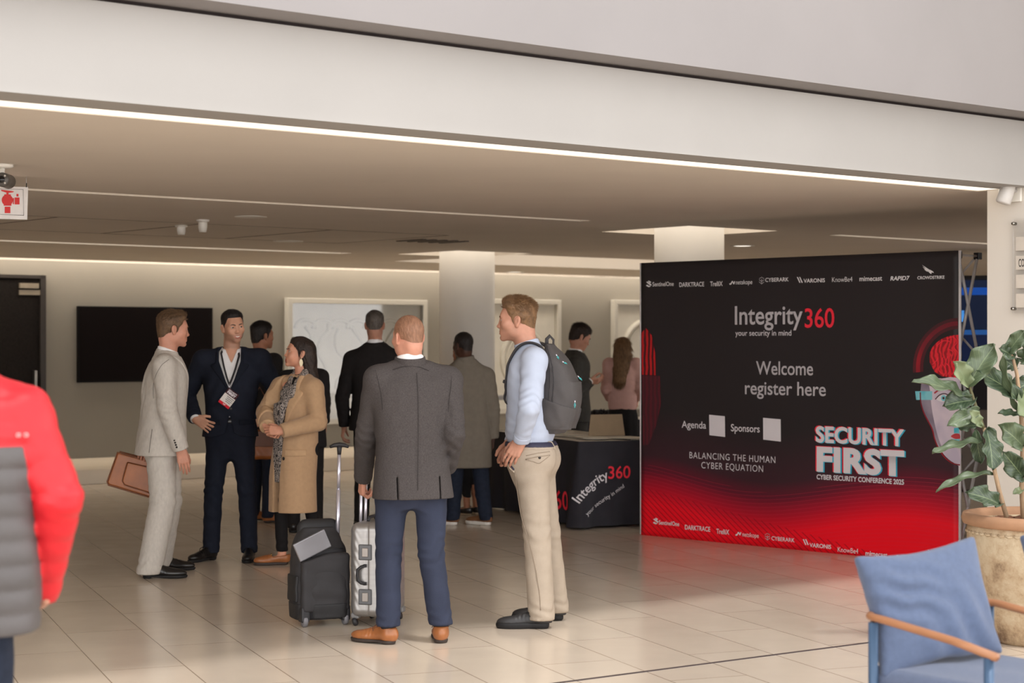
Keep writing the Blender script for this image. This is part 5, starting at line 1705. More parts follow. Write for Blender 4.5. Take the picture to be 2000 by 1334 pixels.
# ------------------------------------------------------------------ the black and red banner wall
BL, BR = Vector((1.068, 15.30, 0)), Vector((3.186, 13.20, 0))
BD = (BR - BL).normalized(); BN = Vector((BD.y, -BD.x, 0))          # along the banner, towards us
BW, BH = (BR - BL).length, 2.25
bn = empty('pop_up_banner', BL, 'wide black and red conference banner wall on a folding frame', 'banner', rz=math.atan2(BD.y, BD.x))
def bp(x, y):
    """banner coordinates (along, up) of what the photo shows at (x, y)"""
    k = (x - 1000) / FPX
    s_ = (k * BL.y - BL.x) / (BD.x - k * BD.y)
    p = BL + BD * s_
    return s_, CAMH - (y - HY) / FPX * p.y
def banner_material():
    m = bpy.data.materials.new('printed_banner'); m.use_nodes = True
    nt = m.node_tree; b = nt.nodes['Principled BSDF']; b.inputs['Roughness'].default_value = .55; b.inputs['Specular IOR Level'].default_value = .3
    tc = nt.nodes.new('ShaderNodeTexCoord'); sp = nt.nodes.new('ShaderNodeSeparateXYZ'); nt.links.new(tc.outputs['Object'], sp.inputs[0])
    def math_(op, a, b_=None, c=None):
        n = nt.nodes.new('ShaderNodeMath'); n.operation = op
        for i, v in enumerate((a, b_, c)):
            if v is None: continue
            if isinstance(v, (int, float)): n.inputs[i].default_value = v
            else: nt.links.new(v, n.inputs[i])
        return n.outputs[0]
    X, Z = sp.outputs['X'], sp.outputs['Z']
    # wave crest height over the banner's length: the printed red sea
    crest = math_('ADD', math_('MULTIPLY', math_('SINE', math_('MULTIPLY_ADD', X, 2.5, 1.45)), .09), .47)
    crest = math_('ADD', crest, math_('MULTIPLY', X, .02))
    h = math_('SUBTRACT', Z, crest)
    cr = nt.nodes.new('ShaderNodeValToRGB'); e = cr.color_ramp.elements
    mr = nt.nodes.new('ShaderNodeMapRange'); mr.inputs['From Min'].default_value = -.5; mr.inputs['From Max'].default_value = .5
    nt.links.new(h, mr.inputs['Value']); nt.links.new(mr.outputs['Result'], cr.inputs['Fac'])
    e[0].position = .0; e[0].color = rgb(250, 4, 30); e[1].position = .98; e[1].color = rgb(42, 37, 39)
    for p_, c_ in ((.20, rgb(246, 6, 34)), (.35, rgb(176, 14, 42)), (.47, rgb(104, 24, 44)), (.60, rgb(62, 36, 44))):
        x = e.new(p_); x.color = c_
    # fine contour lines following the crest
    ln = math_('FRACT', math_('MULTIPLY', math_('ADD', h, math_('MULTIPLY', math_('SINE', math_('MULTIPLY', X, 3.1)), .03)), 34))
    ln = math_('MULTIPLY', math_('GREATER_THAN', ln, .86), math_('MULTIPLY', math_('LESS_THAN', h, .02), .22))
    mx = nt.nodes.new('ShaderNodeMix'); mx.data_type = 'RGBA'
    nt.links.new(ln, mx.inputs[0]); nt.links.new(cr.outputs['Color'], mx.inputs[6]); mx.inputs[7].default_value = rgb(226, 60, 84)
    # diagonal hatching in the lower left corner
    dg = math_('FRACT', math_('MULTIPLY', math_('MULTIPLY_ADD', X, .75, Z), 22))
    dm = math_('MULTIPLY', math_('GREATER_THAN', dg, .78), math_('MULTIPLY', math_('LESS_THAN', Z, math_('MULTIPLY_ADD', X, -.16, .40)), .45))
    m2 = nt.nodes.new('ShaderNodeMix'); m2.data_type = 'RGBA'
    nt.links.new(dm, m2.inputs[0]); nt.links.new(mx.outputs[2], m2.inputs[6]); m2.inputs[7].default_value = rgb(96, 4, 22)
    nt.links.new(m2.outputs[2], b.inputs['Base Color'])
    n = nt.nodes.new('ShaderNodeTexNoise'); n.inputs['Scale'].default_value = 2.2; n.inputs['Detail'].default_value = 4
    nt.links.new(tc.outputs['Object'], n.inputs['Vector'])
    bu = nt.nodes.new('ShaderNodeBump'); bu.inputs['Strength'].default_value = .25; bu.inputs['Distance'].default_value = .03
    nt.links.new(n.outputs['Fac'], bu.inputs['Height']); nt.links.new(bu.outputs['Normal'], b.inputs['Normal'])
    return m
mb = MB()
nx, nz = 60, 40
def bfab(x, z):
    e = min(x, BW - x, z, BH - z)
    return -.004 * min(1, e / .2) * (math.sin(x * 5.1 + z * 1.3) + .6 * math.sin(x * 2.2 - z * 3.7)) 
vs = [(BW * i / nx, bfab(BW * i / nx, BH * j / nz), BH * j / nz) for j in range(nz + 1) for i in range(nx + 1)]
fs = [(j * (nx + 1) + i, j * (nx + 1) + i + 1, (j + 1) * (nx + 1) + i + 1, (j + 1) * (nx + 1) + i) for j in range(nz) for i in range(nx)]
mb.add(vs, fs, True)
fab = mb.build('printed_fabric', banner_material(), bn)
so_ = fab.modifiers.new('thickness', 'SOLIDIFY'); so_.thickness = .006; so_.offset = -1
mb = MB()
for x in (-.008, BW + .008): mb.tube([(x, .01, 0.005), (x, .01, BH)], .011, 8)
mb.build('white_edge', mat('edge_trim', rgb(226, 222, 224), rough=.5), bn)
# folding lattice frame behind
M_alu = mat('aluminium_tube', rgb(206, 202, 202), rough=.4, metal=.15, var=.05)
D = .30
def lattice(x0, x1, name='lattice_frame'):
    mb = MB()
    n = 3
    for j in range(n):
        z0, z1 = .04 + (BH - .06) * j / n, .04 + (BH - .06) * (j + 1) / n
        for y in (.03, D):
            mb.tube([(x0, y, z0), (x1, y, z1)], .009, 8); mb.tube([(x1, y, z0), (x0, y, z1)], .009, 8)
        for x in (x0,):
            mb.tube([(x, .03, z0), (x, D, z1)], .009, 8); mb.tube([(x, D, z0), (x, .03, z1)], .009, 8)
    return mb.build(name, M_alu, bn)
for i in range(4): lattice(.02 + (BW - .04) * i / 4, .02 + (BW - .04) * (i + 1) / 4)
mb = MB()
x = BW - .02
for j in range(3):
    z0, z1 = .04 + (BH - .06) * j / 3, .04 + (BH - .06) * (j + 1) / 3
    mb.tube([(x, .03, z0), (x, D, z1)], .012, 8); mb.tube([(x, D, z0), (x, .03, z1)], .012, 8)
mb.tube([(x, .03, BH - .03), (x, D, BH - .03)], .009, 8)
mb.build('end_scissor', M_alu, bn)
mb = MB()
for j in range(4):
    for y in (.03, D):
        mb.box((x, y, max(.02, min(BH - .03, .04 + (BH - .06) * j / 3))), (.045, .045, .05))
mb.build('hub_joint', mat('black_hub', rgb(22, 20, 24), rough=.4), bn, bevel=.004)

M_txt = mat('white_print_ink', rgb(222, 216, 220), rough=.6, var=.02)
M_txtg = mat('grey_print_ink', rgb(188, 182, 186), rough=.6, var=.02)
M_txtr = mat('red_print_ink', rgb(240, 40, 62), rough=.6, var=.02)
M_txtc = mat('cyan_print_ink', rgb(60, 178, 206), rough=.6, var=.02)
M_logo = mat('logo_ink', rgb(232, 228, 230), rough=.6, var=.02)
LIFT = -.006
def btext(name, txt, x0, y0, x1, y1, cap, m, weight=0.0, spacing=1.0, dx=0.0, dz=0.0, lift=LIFT, shear=0.0, capz=None, parent=None):
    """lettering on the banner from its baseline start (x0,y0) to its baseline end (x1,y1) in the photo, capital height cap photo pixels"""
    s0, z0 = bp(x0, y0); s1, z1 = bp(x1, y1)
    me, co = text_mesh(txt, weight, spacing)
    mn, mxx = co.min(0), co.max(0)
    H1 = text_H(weight)
    Ymid = (BL + BD * (s0 + s1) / 2).y
    ch = capz if capz else cap * Ymid / FPX
    sx, sz = (s1 - s0) / (mxx[0] - mn[0]), ch / H1
    z = (z0 + z1) / 2
    out = np.empty_like(co)
    u, v = co[:, 0] - mn[0], co[:, 1]
    out[:, 0] = s0 + dx + u * sx + v * sz * shear
    out[:, 2] = z + dz + v * sz
    out[:, 1] = [lift + bfab(a_, c_) for a_, c_ in zip(out[:, 0], out[:, 2])]
    me.vertices.foreach_set('co', out.astype(f4).ravel()); me.update()
    return link(name, me, m, parent or bn)
_H = {}
def text_H(weight):
    if weight not in _H:
        me, co = text_mesh('H', weight); _H[weight] = float(co[:, 1].max()); bpy.data.meshes.remove(me)
    return _H[weight]
def bpoly(name, polys, m, lift=LIFT):
    """flat printed shapes given as photo pixel outlines"""
    mb = MB()
    for p in polys:
        v = [bp(x, y) for x, y in p]
        mb.add([(s, lift + bfab(s, z), z) for s, z in v], [tuple(range(len(v)))])
    return mb.build(name, m, bn)
# sponsors
top = [('SentinelOne', 1275, 559, 1316, 558.5, 8.2, .012), ('DARKTRACE', 1327, 560, 1376, 559.5, 8.6, .012), ('TrelliX', 1388, 559, 1413, 558.5, 9.2, .015), ('netskope', 1439, 555.5, 1471, 555, 8.5, .0),
       ('CYBERARK', 1496, 550.5, 1541, 549.5, 7.6, .008), ('VARONIS', 1570, 552, 1612, 551.2, 7.6, .018), ('KnowBe4', 1626, 551, 1666, 550, 9.4, -.004), ('mimecast', 1680, 549, 1724, 548, 9.4, .016), ('RAPID7', 1740, 547.8, 1776, 547, 8, .022), ('CROWDSTRIKE', 1792, 545.5, 1845, 544.3, 6, .02)]
bot = [('SentinelOne', 1288, 1024, 1328, 1027.5, 8.2, .012), ('DARKTRACE', 1339, 1034, 1388, 1038, 9, .012), ('TrelliX', 1400, 1042, 1425, 1044, 9.4, .015), ('netskope', 1451, 1048, 1483, 1050, 8.6, .0),
       ('CYBERARK', 1508, 1055, 1553, 1059, 7.8, .008), ('VARONIS', 1582, 1068, 1624, 1072, 7.8, .018), ('KnowBe4', 1637, 1078, 1677, 1081, 9.6, -.004), ('mimecast', 1691, 1085, 1734, 1088.5, 9.6, .016), ('RAPID7', 1751, 1093, 1787, 1096, 8.2, .022), ('CROWDSTRIKE', 1801, 1099, 1855, 1103, 6.2, .02)]
for rowi, row in enumerate((top, bot)):
    for (t, a, b_, c, d, cp, wgt) in row:
        btext('sponsor_lettering', t, a, b_, c, d, cp, M_logo, wgt, shear=.18 if t == 'RAPID7' else 0)
def offs(pts, ox, oy, k=1.0): return [(ox + x * k, oy + y * k) for x, y in pts]
for (ox, oy) in ((1263, 548), (1277, 1011)):       # folded S mark
    bpoly('sponsor_logo', [offs(p, ox, oy) for p in ([(5, 0), (10, 3), (5, 6), (3, 5), (6, 3), (3, 2)], [(0, 3), (2, 2), (10, 7), (10, 9.5), (8, 10)], [(0, 9), (2, 8), (5, 10), (9, 11), (5, 13), (0, 10.5)])], M_logo)
for (ox, oy) in ((1426, 548), (1437, 1038)):       # zig-zag mark
    bpoly('sponsor_logo', [offs(p, ox, oy) for p in ([(0, 6), (2, 5), (3, 8), (1, 8.5)], [(2, 7), (5, 1), (7, 1), (4, 8)], [(5, 1), (7, 1), (10, 7), (8.5, 7.5)], [(8, 6), (10, 1), (11.5, 2), (10, 7)])], M_logo)
for (ox, oy) in ((1484, 541), (1495, 1041)):       # stacked cube outline
    bpoly('sponsor_logo', [offs(p, ox, oy) for p in ([(5, 0), (10, 3), (10, 4), (5, 1)], [(5, 0), (5, 1), (0, 4), (0, 3)], [(0, 5), (5, 8), (5, 9.2), (0, 6)], [(10, 5), (10, 6), (5, 9.2), (5, 8)], [(0, 9), (5, 13), (5, 14.2), (0, 10)], [(10, 9), (10, 10), (5, 14.2), (5, 13)], [(4.6, 4), (5.4, 4), (5.4, 13), (4.6, 13)])], M_txtg)
for (ox, oy) in ((1557, 541), (1569, 1053)):       # two slanted strokes
    bpoly('sponsor_logo', [offs(p, ox, oy) for p in ([(0, 0), (2.2, 0), (7, 11), (5, 11.5)], [(4.5, 0), (6.6, 0), (11.5, 11), (9.4, 11.5)])], M_logo)
for (ox, oy) in ((1801, 517), (1812.5, 1073)):      # swooping falcon
    bpoly('sponsor_logo', [offs(p, ox, oy) for p in ([(0, 0), (12, 8), (16, 11), (11, 11)], [(1, 4), (11, 9.5), (13, 12.5), (8, 11)], [(4, 9), (11, 11), (14, 14), (9, 13)], [(10, 9), (16, 10), (22, 13.5), (23, 16), (19, 15), (18, 18.5), (14, 15.5)])], M_logo)
# main lettering
btext('title_lettering', 'Integrity', 1437, 633, 1568, 633, 36, M_txtg, .012)
btext('title_number', '360', 1572, 639, 1630, 639.5, 37, M_txtr, .012)
btext('tagline_lettering', 'your security in mind', 1438, 655, 1546, 656, 10.5, M_txt, .004)
btext('welcome_lettering', 'Welcome', 1478, 731, 1588, 733, 26, M_txtg, .010)
btext('welcome_lettering', 'register here', 1456, 769, 1613, 774, 26, M_txtg, .010)
btext('agenda_lettering', 'Agenda', 1332, 834.5, 1379, 838, 13.5, M_txt, .008)
btext('sponsors_lettering', 'Sponsors', 1428, 841, 1485, 845.5, 14, M_txt, .010)
btext('slogan_lettering', 'BALANCING THE HUMAN', 1347, 892, 1516, 907.5, 12.5, M_txt, -.004, 1.12)
btext('slogan_lettering', 'CYBER EQUATION', 1370, 913, 1492, 923.5, 12.5, M_txt, -.004, 1.12)
for nm, m_, dx_, dz_, lf in (('red', M_txtr, -.012, .004, -.004), ('cyan', M_txtc, .011, -.004, -.005), ('white', M_txt, 0, 0, LIFT - .001)):
    btext('event_lettering', 'SECURITY', 1594, 861, 1768, 872, 31, m_, .034, 1.03, dx=dx_, dz=dz_, lift=lf)
    btext('event_lettering', 'FIRST', 1596, 915.5, 1768, 930.5, 47, m_, .048, 1.06, dx=dx_, dz=dz_, lift=lf)
btext('event_lettering', 'CYBER SECURITY CONFERENCE 2025', 1596, 934, 1767, 948, 9.6, M_txt, .03)
# plain pale squares beside the two words
bpoly('pale_square', [[(1385, 810), (1416, 813), (1416.5, 853.5), (1385.5, 850)]], M_txt)
bpoly('pale_square', [[(1491.5, 816), (1526, 819), (1526.5, 862.5), (1492, 858.5)]], M_txt)
# printed half face with a red brain, right edge, and its red echo on the left edge
def ink(name, col, col2, scale, thr=(.4, .6), dist=0.0, wave=True):
    m = bpy.data.materials.new(name); m.use_nodes = True
    nt = m.node_tree; b = nt.nodes['Principled BSDF']; b.inputs['Roughness'].default_value = .6
    tc = nt.nodes.new('ShaderNodeTexCoord')
    if wave:
        n = nt.nodes.new('ShaderNodeTexWave'); n.inputs['Scale'].default_value = scale; n.inputs['Distortion'].default_value = dist; n.inputs['Detail'].default_value = 2; n.inputs['Detail Scale'].default_value = 1.2
        o_ = n.outputs['Fac']
    else:
        n = nt.nodes.new('ShaderNodeTexNoise'); n.inputs['Scale'].default_value = scale; o_ = n.outputs['Fac']
    nt.links.new(tc.outputs['Object'], n.inputs['Vector'])
    cr = nt.nodes.new('ShaderNodeValToRGB'); e = cr.color_ramp.elements
    e[0].position, e[1].position = thr; e[0].color = col; e[1].color = col2
    nt.links.new(o_, cr.inputs['Fac']); nt.links.new(cr.outputs['Color'], b.inputs['Base Color'])
    return m
I_brain = ink('brain_print', rgb(150, 10, 26), rgb(226, 34, 48), 9, (.15, .75), 9)
I_glow = ink('halo_print', rgb(150, 16, 34), rgb(110, 20, 36), 3, wave=False)
I_face = ink('face_print', rgb(216, 200, 210), rgb(190, 178, 196), 5, wave=False)
I_shadow = ink('face_shade_print', rgb(120, 110, 126), rgb(150, 138, 152), 6, wave=False)
I_cyan = ink('cyan_print', rgb(70, 176, 196), rgb(130, 200, 210), 8, wave=False)
I_lips = ink('lip_print', rgb(190, 60, 66), rgb(160, 40, 52), 9, wave=False)
def arc(cx, cy, rx, ry, a0, a1, n=28): return [(cx + rx * math.cos(math.radians(a)), cy - ry * math.sin(math.radians(a))) for a in np.linspace(a0, a1, n)]
def curve(pts, n=5, closed=True):
    out = []; m = len(pts)
    for i in range(m if closed else m - 1):
        p0, p1, p2, p3 = (pts[(i + q) % m] if closed else pts[min(max(i + q, 0), m - 1)] for q in (-1, 0, 1, 2))
        for j in range(n):
            t = j / n
            out.append(tuple(.5 * (2 * p1[c] + (p2[c] - p0[c]) * t + (2 * p0[c] - 5 * p1[c] + 4 * p2[c] - p3[c]) * t * t + (3 * p1[c] - p0[c] - 3 * p2[c] + p3[c]) * t ** 3) for c in (0, 1)))
    if not closed: out.append(pts[-1])
    return out
def ribbon(pts, wd, n=5):
    c = curve(pts, n, False); qs = []
    for a, b_ in zip(c[:-1], c[1:]):
        dx, dy = b_[0] - a[0], b_[1] - a[1]; l = math.hypot(dx, dy) + 1e-6; ox, oy = -dy / l * wd / 2, dx / l * wd / 2
        qs.append([(a[0] + ox, a[1] + oy), (b_[0] + ox, b_[1] + oy), (b_[0] - ox, b_[1] - oy), (a[0] - ox, a[1] - oy)])
    return qs
I_dim = ink('halo_dim_print', rgb(84, 22, 32), rgb(70, 24, 32), 3, wave=False)
I_dark = ink('dark_print', rgb(64, 22, 28), rgb(92, 28, 34), 6, wave=False)
def ring(name, r0, r1, m, lf):
    o_, i_ = arc(1874, 718, r1, r1 * 1.08, 92, 186), arc(1874, 718, r0, r0 * 1.08, 92, 186)
    bpoly(name, [[o_[q], o_[q + 1], i_[q + 1], i_[q]] for q in range(27)], m, lf)
ring('printed_halo_haze', 70, 90, I_dim, -.003); ring('printed_halo', 76, 84, I_glow, -.0045)
bpoly('printed_brain', [[(1873, 655)] + arc(1874, 697, 58, 43, 92, 178) + [(1817, 708), (1826, 726), (1840, 735), (1873.5, 738)]], I_brain, -.0045)
folds_ = [[(1822, 712), (1832, 700), (1828, 684), (1840, 676), (1846, 690), (1840, 706), (1848, 722), (1844, 734)], [(1830, 676), (1842, 666), (1856, 668), (1852, 680), (1862, 688), (1858, 704), (1866, 716), (1860, 732)], [(1850, 662), (1862, 658), (1870, 668), (1864, 678), (1872, 690), (1870, 706), (1873, 722)], [(1838, 712), (1834, 722), (1840, 730)], [(1852, 696), (1848, 708), (1856, 718), (1852, 732)]]
for f_ in folds_: bpoly('brain_fold', ribbon(f_, 1.6), M_txtr, -.0055)
bpoly('printed_face', [curve([(1810, 738), (1840, 739), (1873.5, 739), (1874, 790), (1875.5, 850), (1876.5, 906), (1862, 903), (1848, 892), (1836, 876), (1828, 858), (1823, 838), (1814, 822), (1806, 806), (1800, 786), (1799, 766), (1802, 748)])], I_face, -.0045)
bpoly('printed_shade', [curve([(1801, 748), (1812, 744), (1818, 765), (1820, 790), (1824, 815), (1832, 850), (1842, 880), (1830, 862), (1823, 838), (1814, 822), (1806, 806), (1800, 786)])], I_shadow, -.0055)
bpoly('printed_outline', ribbon([(1799, 766), (1800, 786), (1806, 806), (1814, 822), (1822, 838), (1827, 858), (1835, 877), (1847, 894), (1862, 905), (1876, 908)], 2.4), I_glow, -.0065)
for g_ in ([(1789, 764), (1822, 764), (1822, 781), (1791, 781)], [(1864, 836), (1874, 835), (1874.5, 846), (1864, 846)], [(1862, 858), (1875, 857), (1875.4, 864), (1862, 865)]): bpoly('printed_glitch', [g_], I_cyan, -.0065)
bpoly('printed_eye', [curve([(1830, 779), (1838, 772), (1848, 771), (1858, 778), (1848, 784), (1838, 784)])], M_txt, -.0065)
bpoly('printed_iris', [[(1844 + 5 * math.cos(a), 777.5 + 6 * math.sin(a)) for a in np.linspace(0, 6.28, 16, endpoint=False)]], I_cyan, -.0075)
bpoly('printed_pupil', [[(1844 + 2.2 * math.cos(a), 777.5 + 2.6 * math.sin(a)) for a in np.linspace(0, 6.28, 12, endpoint=False)]], I_dark, -.0085)
bpoly('printed_lash', ribbon([(1828, 780), (1837, 771), (1848, 769), (1860, 777)], 2.0), I_dark, -.0075)
bpoly('printed_brow', ribbon([(1826, 768), (1838, 760), (1852, 760), (1864, 764)], 3.0), I_lips, -.0065)
bpoly('printed_nostril', [curve([(1863, 827), (1870, 823), (1875, 826), (1874.6, 833), (1866, 833)])], I_lips, -.0065)
bpoly('printed_lips', [curve([(1858, 852), (1866, 847), (1875, 848), (1875.4, 857), (1866, 857)])], I_lips, -.0065)
I_left = ink('left_glow_print', rgb(60, 16, 24), rgb(196, 26, 30), 7, (.2, .8), 2)
I_left2 = ink('left_dim_print', rgb(66, 24, 34), rgb(92, 22, 36), 7, (.2, .8), 3)
bpoly('printed_glow', [[(1254, 650), (1262, 640), (1274, 655), (1281, 690), (1282, 733), (1254.6, 732)]], I_left, -.005)
bpoly('printed_ghost', [[(1255, 733), (1290, 734), (1292, 790), (1283, 830), (1268, 868), (1256.5, 870)]], I_left2, -.004)

# ------------------------------------------------------------------ registration tables
M_cloth = cloth('black_tablecloth', rgb(44, 42, 48), .12, 6, .1, 200, rough=.7)
M_top = mat('grey_tabletop', rgb(176, 166, 152), rough=.5)
def cloth_fold(x, y, d, t, a, b_):
    """how far the cloth stands off the table edge at drop t (0 top, 1 floor)"""
    c = math.exp(-(min(math.hypot(x - sx * a, y - sy * b_) for sx in (-1, 1) for sy in (-1, 1)) / .16) ** 2)
    return (.004 + .022 * t) * math.sin(d * 21 + 1.5 * math.sin(d * 5)) * (.3 + .7 * t) + .055 * c * t, c
def clothed_table(c, ang, L, Wd, label, H_=.745, drop=.02):
    o = empty('registration_table', (c[0], c[1], 0), label, 'table', 'cloth covered registration tables', rz=ang)
    MB().box((0, 0, H_ - .015), (L, Wd, .03)).build('tabletop', M_top, o, bevel=.006)
    for sx in (-1, 1):
        for sy in (-1, 1):
            MB().tube([(sx * (L / 2 - .1), sy * (Wd / 2 - .1), 0), (sx * (L / 2 - .1), sy * (Wd / 2 - .1), H_ - .03)], .016, 10).build('leg', M_alu, o)
    mb = MB(); n = 280; per = []
    a, b_ = L / 2 + .012, Wd / 2 + .012
    tot = 4 * (a + b_)
    for i in range(n):
        d = tot * i / n
        if d < 2 * a: per.append((-a + d, -b_, 0, -1, d))
        elif d < 2 * a + 2 * b_: per.append((a, -b_ + d - 2 * a, 1, 0, d))
        elif d < 4 * a + 2 * b_: per.append((a - (d - 2 * a - 2 * b_), b_, 0, 1, d))
        else: per.append((-a, b_ - (d - 4 * a - 2 * b_), -1, 0, d))
    rows = 16
    for j in range(rows + 1):
        t = j / rows
        for (x, y, nx_, ny_, d) in per:
            f, co_ = cloth_fold(x, y, d, t, a, b_)
            mb.v.append((x + nx_ * f + (x / a) * co_ * t * .05, y + ny_ * f + (y / b_) * co_ * t * .05, H_ + .002 - (H_ - drop) * t))
    for j in range(rows):
        for i in range(n):
            k = (i + 1) % n
            mb.f.append((j * n + i, (j + 1) * n + i, (j + 1) * n + k, j * n + k)); mb.sm.append(True)
    mb.build('tablecloth', M_cloth, o)
    return o
t_ang = math.radians(21.5)                         # the front edge runs along the tiles
ex, ey = Vector((math.cos(t_ang), math.sin(t_ang), 0)), Vector((-math.sin(t_ang), math.cos(t_ang), 0))
corner = on_floor(1128, 1034)
TL_, TW_ = .78, 2.1
c1 = corner + ex * (TL_ / 2 + .03) + ey * (TW_ / 2 + .02)
tb = clothed_table(c1, t_ang, TL_, TW_, 'long black clothed table nearest the banner, covered with papers and printed cloth')
tb2 = clothed_table(px(1215, 800, 20.6), t_ang, 1.9, .75, 'second black clothed table behind the woman in pink')
# printing on the first cloth, laid along its two visible sides
def cloth_text(name, txt, o, face, u0, z0, size, m, wgt=.012, slope=0.0, bend=0.0, sx=1.0):
    me, co = text_mesh(txt, wgt)
    bm = bmesh.new(); bm.from_mesh(me)
    bmesh.ops.triangulate(bm, faces=bm.faces[:])
    bmesh.ops.subdivide_edges(bm, edges=bm.edges[:], cuts=2, use_grid_fill=True)
    bm.to_mesh(me); bm.free()
    co = np.array([v.co[:] for v in me.vertices])
    s_ = size / text_H(wgt)
    u, v = co[:, 0] * s_ * sx, co[:, 1] * s_
    ang = slope + bend * u
    if bend:
        uu = np.where(np.abs(bend) > 1e-6, (np.sin(slope + bend * u) - math.sin(slope)) / bend, u)
        zz = -(np.cos(slope + bend * u) - math.cos(slope)) / bend
    else:
        uu, zz = u * math.cos(slope), u * math.sin(slope)
    X_ = u0 + uu - v * np.sin(ang); Z_ = z0 + zz + v * np.cos(ang)
    t = np.clip((.745 - Z_) / .73, 0, 1)
    out = np.empty_like(co)
    a, b_ = TL_ / 2 + .012, TW_ / 2 + .012
    for i in range(len(co)):
        if face == 'front':
            f, c_ = cloth_fold(X_[i], -b_, X_[i] + a, t[i], a, b_)
            out[i, 0] = X_[i] * (1 + c_ * t[i] * .05 / a); out[i, 1] = -b_ - f - c_ * t[i] * .05 - .009
        else:
            y = -X_[i]; f, c_ = cloth_fold(-a, y, 4 * a + 3 * b_ - y, t[i], a, b_)
            out[i, 0] = -a - f - c_ * t[i] * .05 - .009; out[i, 1] = y * (1 + c_ * t[i] * .05 / b_)
    out[:, 2] = Z_
    me.vertices.foreach_set('co', out.astype(f4).ravel()); me.update()
    return link(name, me, m, o)
cloth_text('cloth_number', '360', tb, 'front', -.145, .425, .105, M_txtr, .012)
cloth_text('cloth_lettering', 'Integrity', tb, 'front', -.405, .22, .078, M_txt, .012, slope=.95, bend=-1.7, sx=.92)
cloth_text('cloth_tagline', 'your security in mind', tb, 'front', -.34, .12, .034, M_txt, .0, slope=.62, bend=-.3)
cloth_text('cloth_number', '360', tb, 'side', .47, .14, .16, M_txtr, .012, slope=-.0)
cloth_text('cloth_lettering', 'Integrity', tb, 'side', -.28, .14, .16, M_txt, .012)
cloth_text('cloth_tagline', 'your security in mind', tb, 'side', -.26, .05, .06, M_txt, .0)
# things on the tables
rnd = random.Random(11)
M_paper = mat('paper', rgb(206, 196, 180), rough=.7)
def on_table(o, x, y, z=.747): return o.matrix_basis @ Vector((x, y, z)) if False else Matrix.Translation(o.location) @ Matrix.Rotation(o.rotation_euler.z, 4, 'Z') @ Vector((x, y, z))
sheets = [('heap of loose papers near the table corner', -.12, -.70, .2), ('papers spread across the middle of the clothed table', -.14, -.16, 1.0), ('stack of leaflets at the far end of the clothed table', -.05, .35, 2.1), ('flat leaflets by the near edge of the clothed table', .20, -.86, .6)]
for lab, x, y, a in sheets:
    mb = MB()
    for q in range(6):
        mb.box((rnd.uniform(-.05, .05), rnd.uniform(-.06, .06), .002 + q * .003), (.21, .297, .002), Matrix.Rotation(a + rnd.uniform(-.5, .5), 3, 'Z'))
    o = mb.build('paper_stack', M_paper); o.location = on_table(tb, x, y)
    tag(o, lab, 'papers', 'papers on the registration table')
o = empty('tilted_board', on_table(tb, .20, -.30), 'tan tilted board standing on the table beside the banner edge', 'board', rz=t_ang)
MB().prism([(-.18, 0), (.18, 0), (.18, .20), (-.13, .20)], 0, .01, Matrix.Rotation(math.radians(72), 3, 'X')).build('panel', mat('tan_card', rgb(158, 136, 110), rough=.6), o, bevel=.002)
mb = MB()
for q in range(46):
    p0 = Vector((rnd.uniform(-.32, .32), rnd.uniform(-.08, .10), .045 + rnd.uniform(0, .03)))
    a0 = rnd.uniform(0, 6.28); r_ = rnd.uniform(.04, .10)
    mb.tube([p0 + Vector((r_ * math.cos(a0 + s_), r_ * math.sin(a0 + s_) * .7, .03 * math.sin(3 * s_ + q))) for s_ in np.linspace(0, 4.6, 14)], .009, 6)
o = mb.build('lanyard_pile', mat('black_ribbon', rgb(28, 24, 28), rough=.7, var=.9, nscale=14)); o.location = on_table(tb2, -.48, -.05)
tag(o, 'tangled pile of black lanyards on the back table', 'lanyards', kind='stuff')
o = MB().box((0, 0, .02), (.62, .10, .035)).build('badge_tray', mat('pink_tray', rgb(168, 128, 128), rough=.6, var=.3, nscale=30), bevel=.004); o.location = on_table(tb2, -.50, -.315, .7475); o.rotation_euler.z = t_ang
tag(o, 'low pinkish tray of badges in front of the lanyard pile', 'tray')
# brown chair back just behind the banner edge
ch = empty('wooden_chair', px(1262, 800, 21.6) * Vector((1, 1, 0)).to_3d() if False else Vector(((1262 - 1000) / FPX * 21.8, 21.8, 0)), 'brown chair with rounded back peeping out beside the banner', 'chair')
M_wood = mat('brown_wood', rgb(120, 80, 50), rough=.5, var=.2, nscale=4, stretch=(1, 1, 8))
MB().box((0, 0, .45), (.45, .45, .05)).build('seat', M_wood, ch, bevel=.02)
MB().prism([(.22 * math.cos(a), .24 * math.sin(a)) for a in np.linspace(0, 2 * math.pi, 24, endpoint=False)], -.015, .015, Matrix.Rotation(math.radians(90), 3, 'X')).build('backrest', M_wood, ch, bevel=.008)
ch.children[-1].location = (0, .22, .75)
for sx in (-1, 1):
    for sy in (-1, 1): MB().tube([(sx * .2, sy * .2, 0), (sx * .18, sy * .18, .44)], .018, 8).build('leg', M_wood, ch)
# low white console by the far column
cs = empty('console_table', (-.02, 22.3, 0), 'pale console with white top between the column and the ring artwork', 'table', rz=math.radians(40))
MB().box((0, 0, .93), (1.1, .4, .05)).build('tabletop', M_white, cs, bevel=.005)
MB().box((0, 0, .40), (1.1, .36, .04)).build('shelf', M_white, cs, bevel=.005)
for sx in (-1, 1): MB().box((sx * .5, 0, .455), (.05, .36, .91)).build('side_panel', mat('console_dark', rgb(70, 62, 56), rough=.6), cs)

